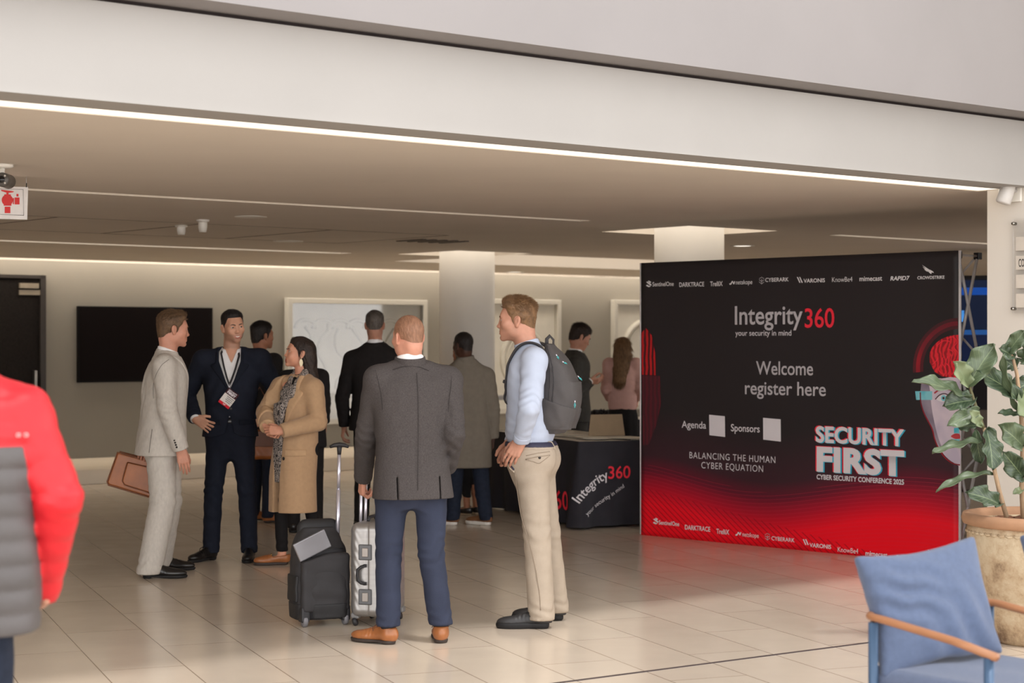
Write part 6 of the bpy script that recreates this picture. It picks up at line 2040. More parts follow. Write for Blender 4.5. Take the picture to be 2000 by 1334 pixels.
# ------------------------------------------------------------------ luggage
def px_local(o, x, y, Y):
    return o.matrix_basis.inverted() @ px(x, y, Y)
M_nylon = mat('black_nylon', rgb(46, 44, 46), rough=.7, var=.12, nscale=12, bump=.25, bscale=350)
M_nylon2 = mat('black_nylon_dark', rgb(33, 32, 34), rough=.6, var=.12, nscale=20, bump=.2, bscale=300)
M_silver = mat('silver_tube', rgb(214, 212, 224), rough=.25, metal=.7, var=.03)
M_rub = mat('wheel_rubber', rgb(40, 39, 42), rough=.5)
def sdf_part(name, F, m, parent, it=1):
    co, qd = F.mesh()
    return link(name, np_mesh(name, co, qd, it), m, parent)

rb = empty('rolling_backpack', ((623 - 1000) / FPX * 10.5, 10.5, 0), 'black rolling backpack with laptop sticking out beside the silver suitcase', 'luggage', rz=math.radians(24))
rb.matrix_basis = Matrix.Translation(rb.location) @ Matrix.Rotation(rb.rotation_euler.z, 4, 'Z')
F = SDF((-.24, -.18, 0), (.24, .20, .62), .006)
prof = [(.035, .0, .0, .155, .115), (.12, 0, 0, .160, .125), (.28, 0, .0, .158, .120), (.42, .0, .015, .150, .10), (.50, .0, .03, .125, .075), (.545, .0, .04, .085, .05)]
F.put(loft(prof, 3.6))
F.put(loft([(.05, .02, -.10, .10, .05), (.20, .02, -.115, .115, .045), (.33, .02, -.105, .105, .035), (.38, .02, -.09, .08, .02)], 3.2), .012)
F.wave((.0, -.1, .3), (.3, .2, .3), (.2, .3, 1), .09, .003)
F.wave((.14, -.05, .3), (.1, .2, .3), (.2, 1, .3), .06, .003)
F.put(cone((.02, -.075, .365), (.02, -.19, .365), .10, .10, flat_=((0, 0, 1), .015)), .0, 's')
sdf_part('body', F, M_nylon, rb)
G = SDF((-.22, -.2, .02), (.22, 0, .46), .006)
G.put(boxp((.0, -.112, .245), (.142, .032, .165), .025)); G.wave((0, -.14, .25), (.2, .1, .2), (.3, .2, 1), .10, .003)
G.cut(lambda x, y, z: (z - .40 - .30 * np.minimum(x + .02, 0.09)) * .9 + 0 * y, .006)
sdf_part('front_pocket', G, M_nylon, rb)
G = SDF((-.2, -.2, .40), (.2, .2, .62), .006)
G.put(cone((-.06, .05, .535), (.08, .05, .535), .055, .055, flat_=((0, 1, 0), .75)), .0)
sdf_part('top_pad', G, M_nylon2, rb)
G = F.copy(); G.F = np.maximum(F.F - .004, -(F.F + .01)); G.cut(lambda x, y, z: np.abs(z - .085) - .045 + 0 * x + 0 * y, .004)
sdf_part('base_shell', G, M_nylon2, rb)
for zz, w_ in ((.43, .11), (.385, .10)):
    G = F.copy(); G.F = np.maximum(F.F - .005, -(F.F + .006)); G.cut(lambda x, y, z: np.maximum(np.abs(z - zz) - .006, np.maximum(y, np.abs(x - .02) - w_)), .001)
    sdf_part('zipper', G, M_rub, rb)
G = F.copy(); G.F = np.maximum(F.F - .010, -(F.F + .004)); G.cut(lambda x, y, z: np.maximum(np.abs(z - .21) - .075, np.maximum(np.abs(y) - .08, x + .10)), .006)
sdf_part('side_pocket', G, M_nylon2, rb)
for sx in (-1, 1):
    wv = MB().lathe([(.0, -.014), (.030, -.014), (.036, -.008), (.036, .008), (.030, .014), (0, .014)], 24, (sx * .12, -.105, .036), Matrix.Rotation(math.radians(90), 3, 'Y')).build('wheel', mat('grey_wheel', rgb(120, 118, 122), rough=.4), rb)
    MB().box((sx * .12 + sx * .0, -.095, .07), (.05, .08, .09)).build('wheel_guard', M_rub, rb, bevel=.012)
hp = [px_local(rb, 659, 1030, 10.56), px_local(rb, 662.5, 886, 10.56)]
hp[0].z -= .12
MB().tube([hp[0], hp[0].lerp(hp[1], .62)], .0125, 12).build('handle_tube', M_silver, rb)
MB().tube([hp[0].lerp(hp[1], .60), hp[1]], .0100, 12).build('handle_tube', M_silver, rb)
hx = px_local(rb, 663, 871, 10.56)
mb = MB(); dx_ = Matrix.Rotation(-rb.rotation_euler.z, 3, 'Z') @ Vector((1, 0, 0))
mb.tube([hp[1] - Vector((0, 0, .005)), hx], [.011, .016], 12)
mb.tube([hx - dx_ * .055 - Vector((0, 0, .006)), hx - dx_ * .03 + Vector((0, 0, .004)), hx + Vector((0, 0, .008)), hx + dx_ * .03 + Vector((0, 0, .004)), hx + dx_ * .053 - Vector((0, 0, .006))], [.010, .015, .017, .015, .010], 12, flat_=.8)
mb.build('handle_grip', M_rub, rb)
lp = empty('laptop', rb.matrix_basis @ Vector((-.075, -.105, .455)), 'slim silver laptop poking out of the black rolling backpack', 'laptop', rz=math.radians(24))
MB().box((0, 0, 0), (.20, .020, .11), Matrix.Rotation(math.radians(-24), 3, 'Y')).build('lid', mat('laptop_silver', rgb(140, 138, 142), rough=.35, metal=.6), lp, bevel=.006)
MB().box((.0, .011, 0), (.19, .008, .10), Matrix.Rotation(math.radians(-24), 3, 'Y')).build('base', M_rub, lp, bevel=.003)

# aluminium suitcase
sc_ = empty('aluminium_suitcase', ((718 - 1000) / FPX * 10.35, 10.35, 0), 'silver aluminium suitcase standing behind the tweed jacketed man', 'luggage', rz=math.radians(-14))
M_al = mat('brushed_aluminium', rgb(164, 161, 159), rough=.42, metal=.72, var=.08, nscale=4, stretch=(1, 1, 12))
F = SDF((-.14, -.06, .03), (.14, .46, .60), .0048)
F.put(boxp((0, .19, .318), (.108, .195, .265), .045))
X, Y, Z = F.pts((slice(None),) * 3)
big = sstep(.095, .106, np.abs(X)) * sstep(.06, .09, Z) * sstep(.56, .53, Z)
F.F = F.F + (big * .0010 * np.sin(2 * np.pi * (Y * .8 + Z * .25) / .028) + .004 * np.exp(-(X / .006) ** 2)).astype(f4)
F.wave((-.07, 0, .3), (.03, .05, .35), (.8, 0, .5), .030, .0010, 0, .2)
sdf_part('shell', F, M_al, sc_)
M_lockd = mat('lock_plate', rgb(92, 92, 94), rough=.4, metal=.3)
for z in (.42, .17):
    lk = MB().box((-.012, -.008, z), (.078, .012, .088)).build('lock', M_lockd, sc_, bevel=.008)
    MB().box((-.010, -.016, z), (.036, .008, .050)).build('latch', mat('latch_copper', rgb(150, 142, 136), rough=.4, metal=.6), lk, bevel=.003)
for z in (.345, .245):
    MB().box((-.012, -.010, z), (.018, .018, .018)).build('handle_mount', M_rub, sc_, bevel=.003)
MB().tube([(-.012, -.012, .345), (-.03, -.024, .340), (-.048, -.030, .325), (-.050, -.032, .295), (-.048, -.030, .265), (-.03, -.024, .250), (-.012, -.012, .245)], .0115, 10, flat_=.8).build('side_handle', M_rub, sc_)
mb = MB()
for z in (.49, .36, .31, .24, .11):
    for x_ in (-.045, .030): mb.lathe([(0, -.004), (.004, -.003), (.005, 0)], 8, (x_, -.004, z), Matrix.Rotation(math.radians(90), 3, 'X'))
mb.build('rivet', M_al, sc_)
for x_ in (-.085, .085):
    for y_ in (.045, .335):
        MB().lathe([(0, -.011), (.020, -.011), (.024, -.006), (.024, .006), (.020, .011), (0, .011)], 20, (x_, y_ - .01, .0245), Matrix.Rotation(math.radians(75), 3, 'Y')).build('wheel', M_rub, sc_)
        MB().box((x_, y_ + .006, .058), (.05, .055, .035)).build('wheel_mount', mat('caster_grey', rgb(130, 128, 128), rough=.4), sc_, bevel=.010)
q0 = px_local(sc_, 704, 1035, 10.5); q1 = px_local(sc_, 705.5, 938, 10.5); q2 = px_local(sc_, 713, 1028, 10.66); q3 = px_local(sc_, 715, 942, 10.66)
for a, b_ in ((q0, q1), (q2, q3)):
    MB().tube([a - Vector((0, 0, .05)), b_ + Vector((0, 0, 0))], .0095, 10).build('handle_tube', M_silver, sc_)
MB().tube([q1 - (q3 - q1) * .25, q1, q3, q3 + (q3 - q1) * .25], .013, 10).build('handle_grip', M_rub, sc_)
MB().tube([(-.03, .1, .585), (-.03, .12, .605), (-.03, .22, .605), (-.03, .24, .585)], .010, 8).build('top_handle', M_rub, sc_)

# brown briefcase in the grey-suited man's far hand
bc = empty('briefcase', px(255, 924, 12.95), 'brown leather briefcase held behind the light grey suit', 'briefcase')
M_brief = mat('brown_leather', rgb(158, 90, 40), rough=.38, var=.18, nscale=9, bump=.08, bscale=150)
M_brief2 = mat('brown_leather_dark', rgb(112, 62, 32), rough=.45, var=.15, nscale=20)
R_ = Matrix.Rotation(math.radians(13), 3, 'Y')
def bcp(x, y): return bc.matrix_basis.inverted() @ px(x, y, 12.95)
out = [(232, 883), (297, 900), (325, 910), (325, 982), (290, 969), (214, 946), (212, 940)]
def slab(name, pts, y0, y1, m, parent, bev):
    mb = MB(); n = len(pts)
    v0 = [Vector((bcp(x, y).x, y0, bcp(x, y).z)) for x, y in pts]; v1 = [Vector((v.x, y1, v.z)) for v in v0]
    mb.add(v0 + v1, [tuple(range(n)), tuple(range(2 * n - 1, n - 1, -1))] + [((i + 1) % n, i, n + i, n + (i + 1) % n) for i in range(n)])
    return mb.build(name, m, parent, bevel=bev, seg=3)
slab('body', out, -.045, .045, M_brief, bc, .012)
for y in (-.045, .045): MB().tube([Vector((bcp(a, b_).x, y, bcp(a, b_).z)) for a, b_ in out], .006, 8, close=True).build('piping', M_brief2, bc)
slab('front_pocket', [(252, 902), (322, 918), (322, 972), (290, 960), (246, 946), (242, 938)], -.056, -.04, M_brief, bc, .010)
mb = MB(); pp = [(252, 902), (246, 920), (242, 938), (246, 946), (290, 960), (322, 972)]
mb.tube([Vector((bcp(a, b_).x, -.0565, bcp(a, b_).z)) for a, b_ in pp], .003, 6)
mb.tube([Vector((bcp(a, b_).x, -.0565, bcp(a, b_).z)) for a, b_ in ((252, 902), (322, 918))], .004, 6)
mb.build('stitching', M_brief2, bc)
MB().tube([bcp(268, 893), bcp(272, 880), bcp(292, 884), bcp(296, 900)], .009, 10).build('handle', M_brief2, bc)

# brown satchel carried by the man behind
st = empty('satchel', px(511, 868, 16.15), 'tan satchel hanging beside the man behind the navy suit', 'bag')
F = SDF((-.2, -.08, -.2), (.2, .08, .2), .007)
F.put(boxp((0, 0, 0), (.15, .05, .13), .035)); F.wave((0, -.05, 0), (.2, .1, .2), (1, 0, .5), .09, .003)
sdf_part('body', F, M_brief, st)
MB().box((0, -.048, .05), (.29, .012, .14)).build('flap', M_brief2, st, bevel=.006)
MB().tube([(-.13, 0, .12), (-.10, .01, .36), (-.02, .02, .50), (.06, .02, .36), (.13, 0, .12)], .010, 8, flat_=.4).build('strap', M_brief2, st)

# ------------------------------------------------------------------ backpack on the young man
P = P_pack; k = P.k
M_bp = mat('grey_backpack', rgb(72, 68, 68), rough=.75, var=.10, nscale=14, bump=.3, bscale=380)
M_bp2 = mat('backpack_dark', rgb(48, 45, 46), rough=.7, var=.1, nscale=14, bump=.2, bscale=300)
M_teal = mat('teal_cord', rgb(72, 176, 178), rough=.6)
bk = empty('backpack', P.pos, 'dark grey backpack with teal zip pulls worn by the young man', 'backpack', rz=P.yaw)
A = lambda x, y, d=0.0: P.at(x, y, d)
F = SDF((-.24, .0, .98), (.24, .40, 1.66), .0055)
zs = lambda y: CAMH - (y - HY) / FPX * 10.45
yl = lambda x, y: A(x, y)[1]                     # how far behind the back a picture column lies
prof = []
for yy, xf, xb, hw in ((846, 1072, 1098, .10), (836, 1060, 1114, .135), (815, 1052, 1124, .150), (780, 1056, 1131, .158), (745, 1062, 1129, .158), (715, 1066, 1118, .152), (695, 1066, 1104, .14), (680, 1066, 1088, .11), (672, 1068, 1078, .06)):
    a, b_ = yl(xf, yy), yl(xb, yy)
    prof.append((zs(yy), 0, (a + b_) / 2, hw, abs(b_ - a) / 2))
F.put(loft(prof, 2.9))
F.wave((.0, .25, 1.25), (.2, .2, .3), (.3, .4, 1), .10, .004)
F.wave((.13, .2, 1.2), (.1, .2, .2), (.1, 1, .5), .07, .003)
F0 = F.copy()
pr2 = [(r[0], 0, r[2] + .028, r[3] * .86, r[4] * .9) for r in prof if zs(842) < r[0] < zs(720)]
F.put(loft(pr2, 2.9), .006)
sdf_part('body', F, M_bp, bk)
def bpatch(name, base, off, region, m, inner=.006):
    G = base.copy(); G.F = np.maximum(base.F - off, -(base.F + inner)); G.cut(region, .001)
    return sdf_part(name, G, m, bk)
for c0, c1_ in ((.118, .126), (.165, .172)):
    bpatch('zipper', F, .004, lambda x, y, z: np.maximum(np.abs(y - np.interp(z, [r[0] for r in prof], [r[2] - r[4] + (c0 + .02) * r[4] * 8 * .62 for r in prof]) + 0 * x) - .0045, zs(835) - z), M_bp2)
for sx in (-1, 1): bpatch('side_pocket', F, .007, lambda x, y, z: np.maximum(np.maximum(z - (zs(790) - .35 * (y - .12)), zs(838) - z), np.maximum(y - .235, .07 - sx * x)), M_bp, .004)
bpatch('front_pocket', F, .006, lambda x, y, z: np.maximum(np.sqrt(((z - zs(830)) / .055) ** 2 + (x / .11) ** 2) * .05 - .05, .2 - y), M_bp, .004)
for (x0, y0, x1, y1) in ((1081, 780, 1082, 793), (1123, 782, 1122.5, 797), (1086, 692, 1092, 702), (1098, 706, 1108, 711), (1128, 734, 1137, 743)):
    p0, p1 = A(x0, y0, -.16), A(x1, y1, -.165)
    if x0 == 1128: p0, p1 = A(x0, y0, -.08), A(x1, y1, -.10)
    n_ = (p1 - p0); sd_ = A3(P.Ri @ Vector((0, -1, 0))) * .004
    MB().tube([tuple(p0), tuple(p0 + n_ * .3)], .0035, 8).build('zip_slider', M_silver, bk)
    MB().tube([tuple(p0 + n_ * .25), tuple(p0 + n_ * .6 + A3((0, .004, 0))), tuple(p1), tuple(p0 + n_ * .6 - A3((0, .004, 0)))], .0022, 6, close=True).build('zip_pull', M_teal, bk)
MB().box(tuple(A(1078, 765, -.158)), (.004, .016, .036)).build('label_patch', flat('white_patch', rgb(214, 206, 200)), bk)
MB().tube([tuple(A(1068, 676, -.02)), tuple(A(1068, 662, -.02)), tuple(A(1074, 656, 0)), tuple(A(1081, 664, .02)), tuple(A(1080, 682, .02))], .011, 10, flat_=.35).build('grab_handle', M_bp2, bk)
# shoulder straps follow the shirt
for sx in (1, -1):
    pts = []
    for (x_, y_) in ((1074, 695), (1062, 677), (1046, 670), (1030, 671), (1016, 680), (1006, 695), (1001, 715), (999, 735), (1002, 750), (1007, 762), (1016, 785), (1034, 812), (1056, 828)):
        p_ = A(x_, y_, 0); pts.append(Vector((0, p_[1], p_[2])))
    out_ = []
    for i, p_ in enumerate(pts):
        t_ = i / (len(pts) - 1)
        X_ = sx * (.085 + .035 * math.sin(t_ * math.pi) + .06 * max(0, t_ - .75) / .25)
        q = p_.copy(); q.x = X_
        if 5 <= i <= 10: q.y = min(q.y, front_y(P, P_packF, X_, q.z) - .006)
        out_.append(q)
    fine_ = []
    for i in range(len(out_) - 1):
        a0, a1, a2, a3 = out_[max(i - 1, 0)], out_[i], out_[i + 1], out_[min(i + 2, len(out_) - 1)]
        for j in range(4):
            t = j / 4
            fine_.append(.5 * ((2 * a1) + (a2 - a0) * t + (2 * a0 - 5 * a1 + 4 * a2 - a3) * t * t + (3 * a1 - a0 - 3 * a2 + a3) * t ** 3))
    fine_.append(out_[-1])
    MB().tube(fine_, [.029 if f < 34 else max(.012, .029 - (f - 34) * .0018) for f in range(len(fine_))], 12, flat_=.28, up=(0, 0, 1)).build('shoulder_strap', M_bp2, bk)
cs_ = [A(1001, 742, -.09), A(991, 744, -.05), A(984, 746, 0), A(990, 744, .06), A(999, 742, .10)]
MB().tube([tuple(v) for v in cs_], .009, 8, flat_=.4).build('chest_strap', M_bp2, bk)
MB().box(tuple(A(986, 745, -.02)), (.05, .012, .02)).build('buckle', M_rub, bk, bevel=.003)
# watch
wr, el = P.J['wrL'], P.J['elL']
# ------------------------------------------------------------------ lanyard with badge on the navy-suited man
P = P_navy; k = P.k
ly = empty('lanyard', P.pos, 'black lanyard with red and white badge round the neck of the navy suited man', 'lanyard', rz=P.yaw)
def fpt(x, y, lift=.008):
    p = P.at(x, y, -.1)
    yy = min(front_y(P, P_navyF, p[0], p[2]), front_y(P, Fs_navy, p[0], p[2]))
    p = P.at(x, y, 0); 
    # step to the surface along the line of sight
    for _ in range(3):
        w_ = Matrix.Rotation(P.yaw, 3, 'Z') @ Vector((p[0], yy - lift, p[2]))
        p = P.at(x, y, w_.y)
        yy = min(front_y(P, P_navyF, p[0], p[2]), front_y(P, Fs_navy, p[0], p[2]))
    p[1] = yy - lift
    return p
M_rib = mat('lanyard_ribbon', rgb(24, 22, 26), rough=.6)
clip = fpt(448, 752, .012)
for side in ((430, 668, 432, 690, 437, 715, 443, 738), (472, 668, 467, 695, 460, 720, 453, 740)):
    pts = [P.J['neck'] + A3((.045 * (1 if side[0] > 450 else -1), .01, .055))]
    pts += [fpt(side[i], side[i + 1], .010) for i in range(2, 8, 2)] + [clip]
    MB().tube([tuple(p) for p in pts], .0075, 8, flat_=.25, up=(0, 1, 0)).build('ribbon', M_rib, ly)
MB().tube([tuple(clip + A3((0, -.002, .01))), tuple(clip + A3((0, -.006, -.03)))], .004, 8).build('clip', M_silver, ly)
bd = [fpt(448, 757, .016), fpt(464, 771, .018), fpt(449, 800, .020), fpt(425, 784, .018)]
ctr = sum(bd) / 4
ex_ = (bd[1] - bd[0] + bd[2] - bd[3]); ex_[1] *= .3; ex_ /= np.linalg.norm(ex_)
ez_ = (bd[0] - bd[3] + bd[1] - bd[2]); ez_ -= ex_ * (ez_ @ ex_); ez_[1] *= .3; ez_ /= np.linalg.norm(ez_)
ctr[1] = min(b_[1] for b_ in bd) - .004
Mb = Matrix([[ex_[i], 0, ez_[i]] for i in range(3)])
nb_ = np.cross(ez_, ex_); nb_ /= np.linalg.norm(nb_)
if nb_[1] > 0: nb_ = -nb_
Mb = Matrix(((ex_[0], -nb_[0], ez_[0]), (ex_[1], -nb_[1], ez_[1]), (ex_[2], -nb_[2], ez_[2])))
bg = MB().box(tuple(ctr), (.092, .003, .128), Mb).build('badge', flat('badge_card', rgb(226, 220, 214)), ly)
def bdg(u, v, d=.003): return tuple(ctr + ex_ * u + ez_ * v + nb_ * d)
MB().box(bdg(0, .042), (.092, .002, .044), Mb).build('badge_header', flat('badge_dark', rgb(64, 20, 26)), bg)
MB().box(bdg(0, -.054), (.092, .002, .020), Mb).build('badge_stripe', flat('badge_red', rgb(206, 24, 44)), bg)
for txt, u0, v0, ww, cp, m_, wg in (('SECURITY', -.036, .046, .072, .011, M_txt, .04), ('FIRST', -.036, .028, .072, .015, M_txt, .07), ('VIP', -.012, -.058, .024, .009, M_txt, .03)):
    me, co = text_mesh(txt, wg)
    sx_ = ww / (co[:, 0].max() - co[:, 0].min()); sz_ = cp / text_H(wg)
    out = np.array([bdg(u0 + (c[0] - co[:, 0].min()) * sx_, v0 + c[1] * sz_, .0045) for c in co])
    me.vertices.foreach_set('co', out.astype(f4).ravel()); me.update(); link('badge_lettering', me, m_, bg)
mb = MB()
for v, w_ in ((.008, .06), (-.004, .05), (-.016, .055), (-.028, .04)): mb.box(bdg(.012, v), (w_, .0015, .004), Mb)
mb.build('badge_print', flat('grey_ink', rgb(96, 90, 90)), bg)

# ------------------------------------------------------------------ fire hydrant sign and camera, upper left
sg = empty('hanging_sign', px(8, 396, 11.0), 'white hanging sign with a red hydrant symbol, upper left', 'sign')
s_ = 11.0 / FPX
MB().box((0, 0, 0), (92 * s_, .012, 64 * s_), Matrix.Rotation(math.radians(1.5), 3, 'Y')).build('panel', flat('sign_white', rgb(232, 228, 226)), sg, bevel=.003)
M_sred = mat('sign_red', rgb(216, 40, 40), rough=.5)
def sp_(x, y): return ((x - 8) * s_, -.0075, -(y - 396) * s_)
mb = MB()
_sl = [0]
def spoly(pts):
    _sl[0] += 1
    mb.add([(sp_(x, y)[0], -.0075 - .0004 * _sl[0], sp_(x, y)[2]) for x, y in pts], [tuple(range(len(pts)))])
spoly([(15 + 11 * math.cos(a), 391 + 11 * math.sin(a)) for a in np.linspace(0, 6.283, 24, endpoint=False)])
for r in ((9, 380, 22, 383), (8, 399, 23, 402), (10, 404, 21, 416.5), (26, 387, 28, 399), (29.5, 386, 39, 399.5), (33, 379, 37, 384)):
    spoly([(r[0], r[1]), (r[2], r[1]), (r[2], r[3]), (r[0], r[3])])
spoly([(3, 371), (28, 374), (27, 376), (16, 377), (4, 373.5)]); spoly([(13.5, 376), (17.5, 376), (17.5, 381), (13.5, 381)])
mb.build('hydrant_symbol', M_sred, sg)
mb = MB()
mb.tube([sp_(-34, 368), sp_(46, 370.5), sp_(47, 421), sp_(-34, 417)], .0016, 6, close=True)
mb.build('border_line', flat('sign_line', rgb(150, 146, 144)), sg)
for x in (-30, 52): MB().tube([sp_(x, 366), sp_(x + .5, 358)], .003, 6).build('hook', M_rub, sg)
mb = MB()
for x in (-30, 52):
    q = sp_(x, 358); mb.tube([q, (q[0], q[1], ZC - sg.location.z)], .0012, 5)
mb.build('hanging_wire', M_alu, sg)

cc = empty('security_camera', on_ceiling(3, 321), 'dark bullet camera under a white ceiling mount, left of the sign', 'camera')
Yc = cc.location.y; s_ = Yc / FPX
MB().lathe([(0, 0), (.065, 0), (.065, -.012), (.05, -.022), (0, -.022)], 24).build('mount', M_plastic, cc)
MB().tube([(0, 0, -.02), (0, -.01, -.06)], .02, 12).build('arm', M_plastic, cc)
Rc = Matrix.Rotation(math.radians(90), 3, 'X')
MB().lathe([(0, .06), (.036, .06), (.040, .04), (.040, -.09), (0, -.09)], 24, (.015, 0, -.088), Rc).build('housing', mat('camera_grey', rgb(92, 88, 84), rough=.4), cc)
MB().lathe([(0, .064), (.018, .064), (.020, .058)], 20, (.015, 0, -.088), Rc).build('lens', mat('camera_lens', rgb(20, 20, 24), rough=.1), cc)
mb = MB()
for a in range(4): mb.lathe([(0, .063), (.005, .062), (.006, .058)], 10, (.015 + .028 * math.cos(a * 1.57 + .78), 0, -.088 + .028 * math.sin(a * 1.57 + .78)), Rc)
mb.build('infrared_lamp', flat('lamp_dot', rgb(220, 214, 206)), cc)

# ------------------------------------------------------------------ right wall: spotlight and direction plates
WU = -U                                            # the wall face looks this way
def on_wall(x, y, t=6.96, off=0.0):
    """point of the front wall's side face under (x, y)"""
    k_ = (x - 1000) / FPX
    o = O0 + U * (t - off)
    w_ = (k_ * o.y - o.x) / (V.x - k_ * V.y)
    p = o + V * w_
    p.z = CAMH - (y - HY) / FPX * p.y
    return p
rzw = math.atan2(-V.y, -V.x)                        # local x runs toward us along the wall, local -y... outward
wl = empty('wall_spotlight', on_wall(1988, 382), 'white spotlight on a bracket at the top of the right wall', 'spotlight')
Mw = Matrix((( -V.x, -U.x, 0), (-V.y, -U.y, 0), (0, 0, 1)))
def wq(a, b_, c): return tuple(Mw @ Vector((a, b_, c)))
M_spot = mat('spot_white', rgb(206, 202, 198), rough=.4)
mb = MB(); mb.box(wq(-.05, .012, .01), (.17, .02, .10), Mw); mb.build('bracket_plate', M_plastic, wl, bevel=.004)
mb = MB(); mb.tube([wq(.0, .02, .03), wq(.0, .11, .03)], .012, 10); mb.build('arm', M_spot, wl)
mb = MB(); mb.lathe([(0, .09), (.035, .085), (.045, .06), (.048, -.05), (.040, -.06), (0, -.06)], 24, wq(.0, .13, .0), Matrix.Rotation(math.radians(18), 3, 'Y')); mb.build('lamp_head', M_spot, wl)
pl_ = empty('direction_plate', on_wall(2010, 520, off=.03), 'clear acrylic direction board with pale name strips on the right wall', 'sign')
M_acr = M_glass
mb = MB(); c0, c1_ = on_wall(1979, 520) , on_wall(2045, 520)
wd = (c1_ - c0).length
L0 = pl_.location
def wp(x, y, off): return on_wall(x, y, off=off) - L0
def wquad(name, x0, y0, x1, y1, off, m, th=.006):
    a, b_ = on_wall(x0, y0, off=off), on_wall(x1, y1, off=off)
    zt, zb = a.z, on_wall(x0, y1, off=off).z
    v = [Vector((a.x, a.y, zt)), Vector((b_.x, b_.y, zt)), Vector((b_.x, b_.y, zb)), Vector((a.x, a.y, zb))]
    n_ = -U * th
    vs = [q - L0 for q in v] + [q + n_ - L0 for q in v]
    return MB().add(vs, [(0, 1, 2, 3), (7, 6, 5, 4), (0, 4, 5, 1), (1, 5, 6, 2), (2, 6, 7, 3), (3, 7, 4, 0)]).build(name, m, pl_)
wquad('acrylic_sheet', 1979, 428, 2060, 612, .022, M_acr, .005)
M_strip = mat('grey_strip', rgb(196, 186, 174), rough=.5)
for y0, y1 in ((463, 490), (500, 527), (537, 563), (574, 601)):
    wquad('name_strip', 1985, y0, 2050, y1, .029, M_strip, .004)
me, co = text_mesh('CONFERENCE', .01)
a = on_wall(1989, 521, off=.0345); sz_ = 15 * a.y / FPX / text_H(.01)
out = np.array([tuple((a + (-V) * (c[0] * sz_ * .42) + Vector((0, 0, c[1] * sz_))) - L0) for c in co])
me.vertices.foreach_set('co', out.astype(f4).ravel()); me.update(); link('strip_lettering', me, flat('dark_ink', rgb(52, 48, 46)), pl_)
for x, y in ((1984, 437), (1983, 603)):
    p0 = wp(x, y, 0); MB().tube([p0, p0 - U * .036], .010, 12).build('standoff', mat('chrome_standoff', rgb(150, 146, 140), rough=.2, metal=1), pl_)

# ------------------------------------------------------------------ potted fiddle leaf fig
pot = empty('plant_pot', ((2040 - 1000) / FPX * 9.9, 9.9, 0), 'large weathered clay pot beside the right wall behind the blue armchair', 'plant pot')
def clay():
    m = bpy.data.materials.new('weathered_clay'); m.use_nodes = True
    nt = m.node_tree; b = nt.nodes['Principled BSDF']; b.inputs['Roughness'].default_value = .9
    tc = nt.nodes.new('ShaderNodeTexCoord'); n1 = nt.nodes.new('ShaderNodeTexNoise'); n1.inputs['Scale'].default_value = 5; n1.inputs['Detail'].default_value = 8; n1.inputs['Roughness'].default_value = .7
    nt.links.new(tc.outputs['Object'], n1.inputs['Vector'])
    cr = nt.nodes.new('ShaderNodeValToRGB'); e = cr.color_ramp.elements
    e[0].position = .36; e[0].color = rgb(120, 96, 74); e[1].position = .62; e[1].color = rgb(196, 178, 150); x = e.new(.48); x.color = rgb(176, 152, 122)
    nt.links.new(n1.outputs['Fac'], cr.inputs['Fac']); nt.links.new(cr.outputs['Color'], b.inputs['Base Color'])
    bu = nt.nodes.new('ShaderNodeBump'); bu.inputs['Strength'].default_value = .5; bu.inputs['Distance'].default_value = .01
    n2 = nt.nodes.new('ShaderNodeTexNoise'); n2.inputs['Scale'].default_value = 40; n2.inputs['Detail'].default_value = 5; nt.links.new(tc.outputs['Object'], n2.inputs['Vector'])
    nt.links.new(n2.outputs['Fac'], bu.inputs['Height']); nt.links.new(bu.outputs['Normal'], b.inputs['Normal'])
    return m
M_clay = clay(); M_rim = mat('clay_rim', rgb(168, 128, 98), rough=.85, var=.15, nscale=6, bump=.2, bscale=40)
MB().lathe([(0, 0), (.28, 0), (.30, .02), (.345, .16), (.385, .34), (.405, .50), (.405, .60), (.39, .64), (.36, .64), (.35, .58), (.0, .55)], 56).build('body', M_clay, pot)
MB().lathe([(.395, .615), (.425, .625), (.435, .655), (.425, .680), (.39, .682), (.365, .66), (.362, .61)], 56).build('rim', M_rim, pot)
mb = MB()
for i in range(56):
    a = 2 * math.pi * i / 56
    mb.tube([(.404 * math.cos(a), .404 * math.sin(a), .590), (.407 * math.cos(a + .05), .407 * math.sin(a + .05), .582), (.404 * math.cos(a + .10), .404 * math.sin(a + .10), .586)], .007, 6)
mb.build('rope_band', M_clay, pot)
soil = MB(); rr = random.Random(4)
soil.lathe([(0, .618), (.2, .622), (.362, .612), (.362, .58)], 40)
o = soil.build('soil', mat('bark_soil', rgb(96, 66, 48), rough=.95, var=.4, nscale=40, bump=.8, bscale=30), pot)
mb = MB()
for i in range(160):
    a, r_ = rr.uniform(0, 6.28), .35 * math.sqrt(rr.random())
    mb.box((r_ * math.cos(a), r_ * math.sin(a), .624 + rr.uniform(0, .012)), (rr.uniform(.02, .05), rr.uniform(.01, .025), .012), Matrix.Rotation(rr.uniform(0, 3), 3, 'Z') @ Matrix.Rotation(rr.uniform(-.5, .5), 3, 'X'))
o = mb.build('bark_chips', mat('bark_chip', rgb(112, 76, 56), rough=.95, var=.4, nscale=20), pot); o['kind'] = 'stuff'

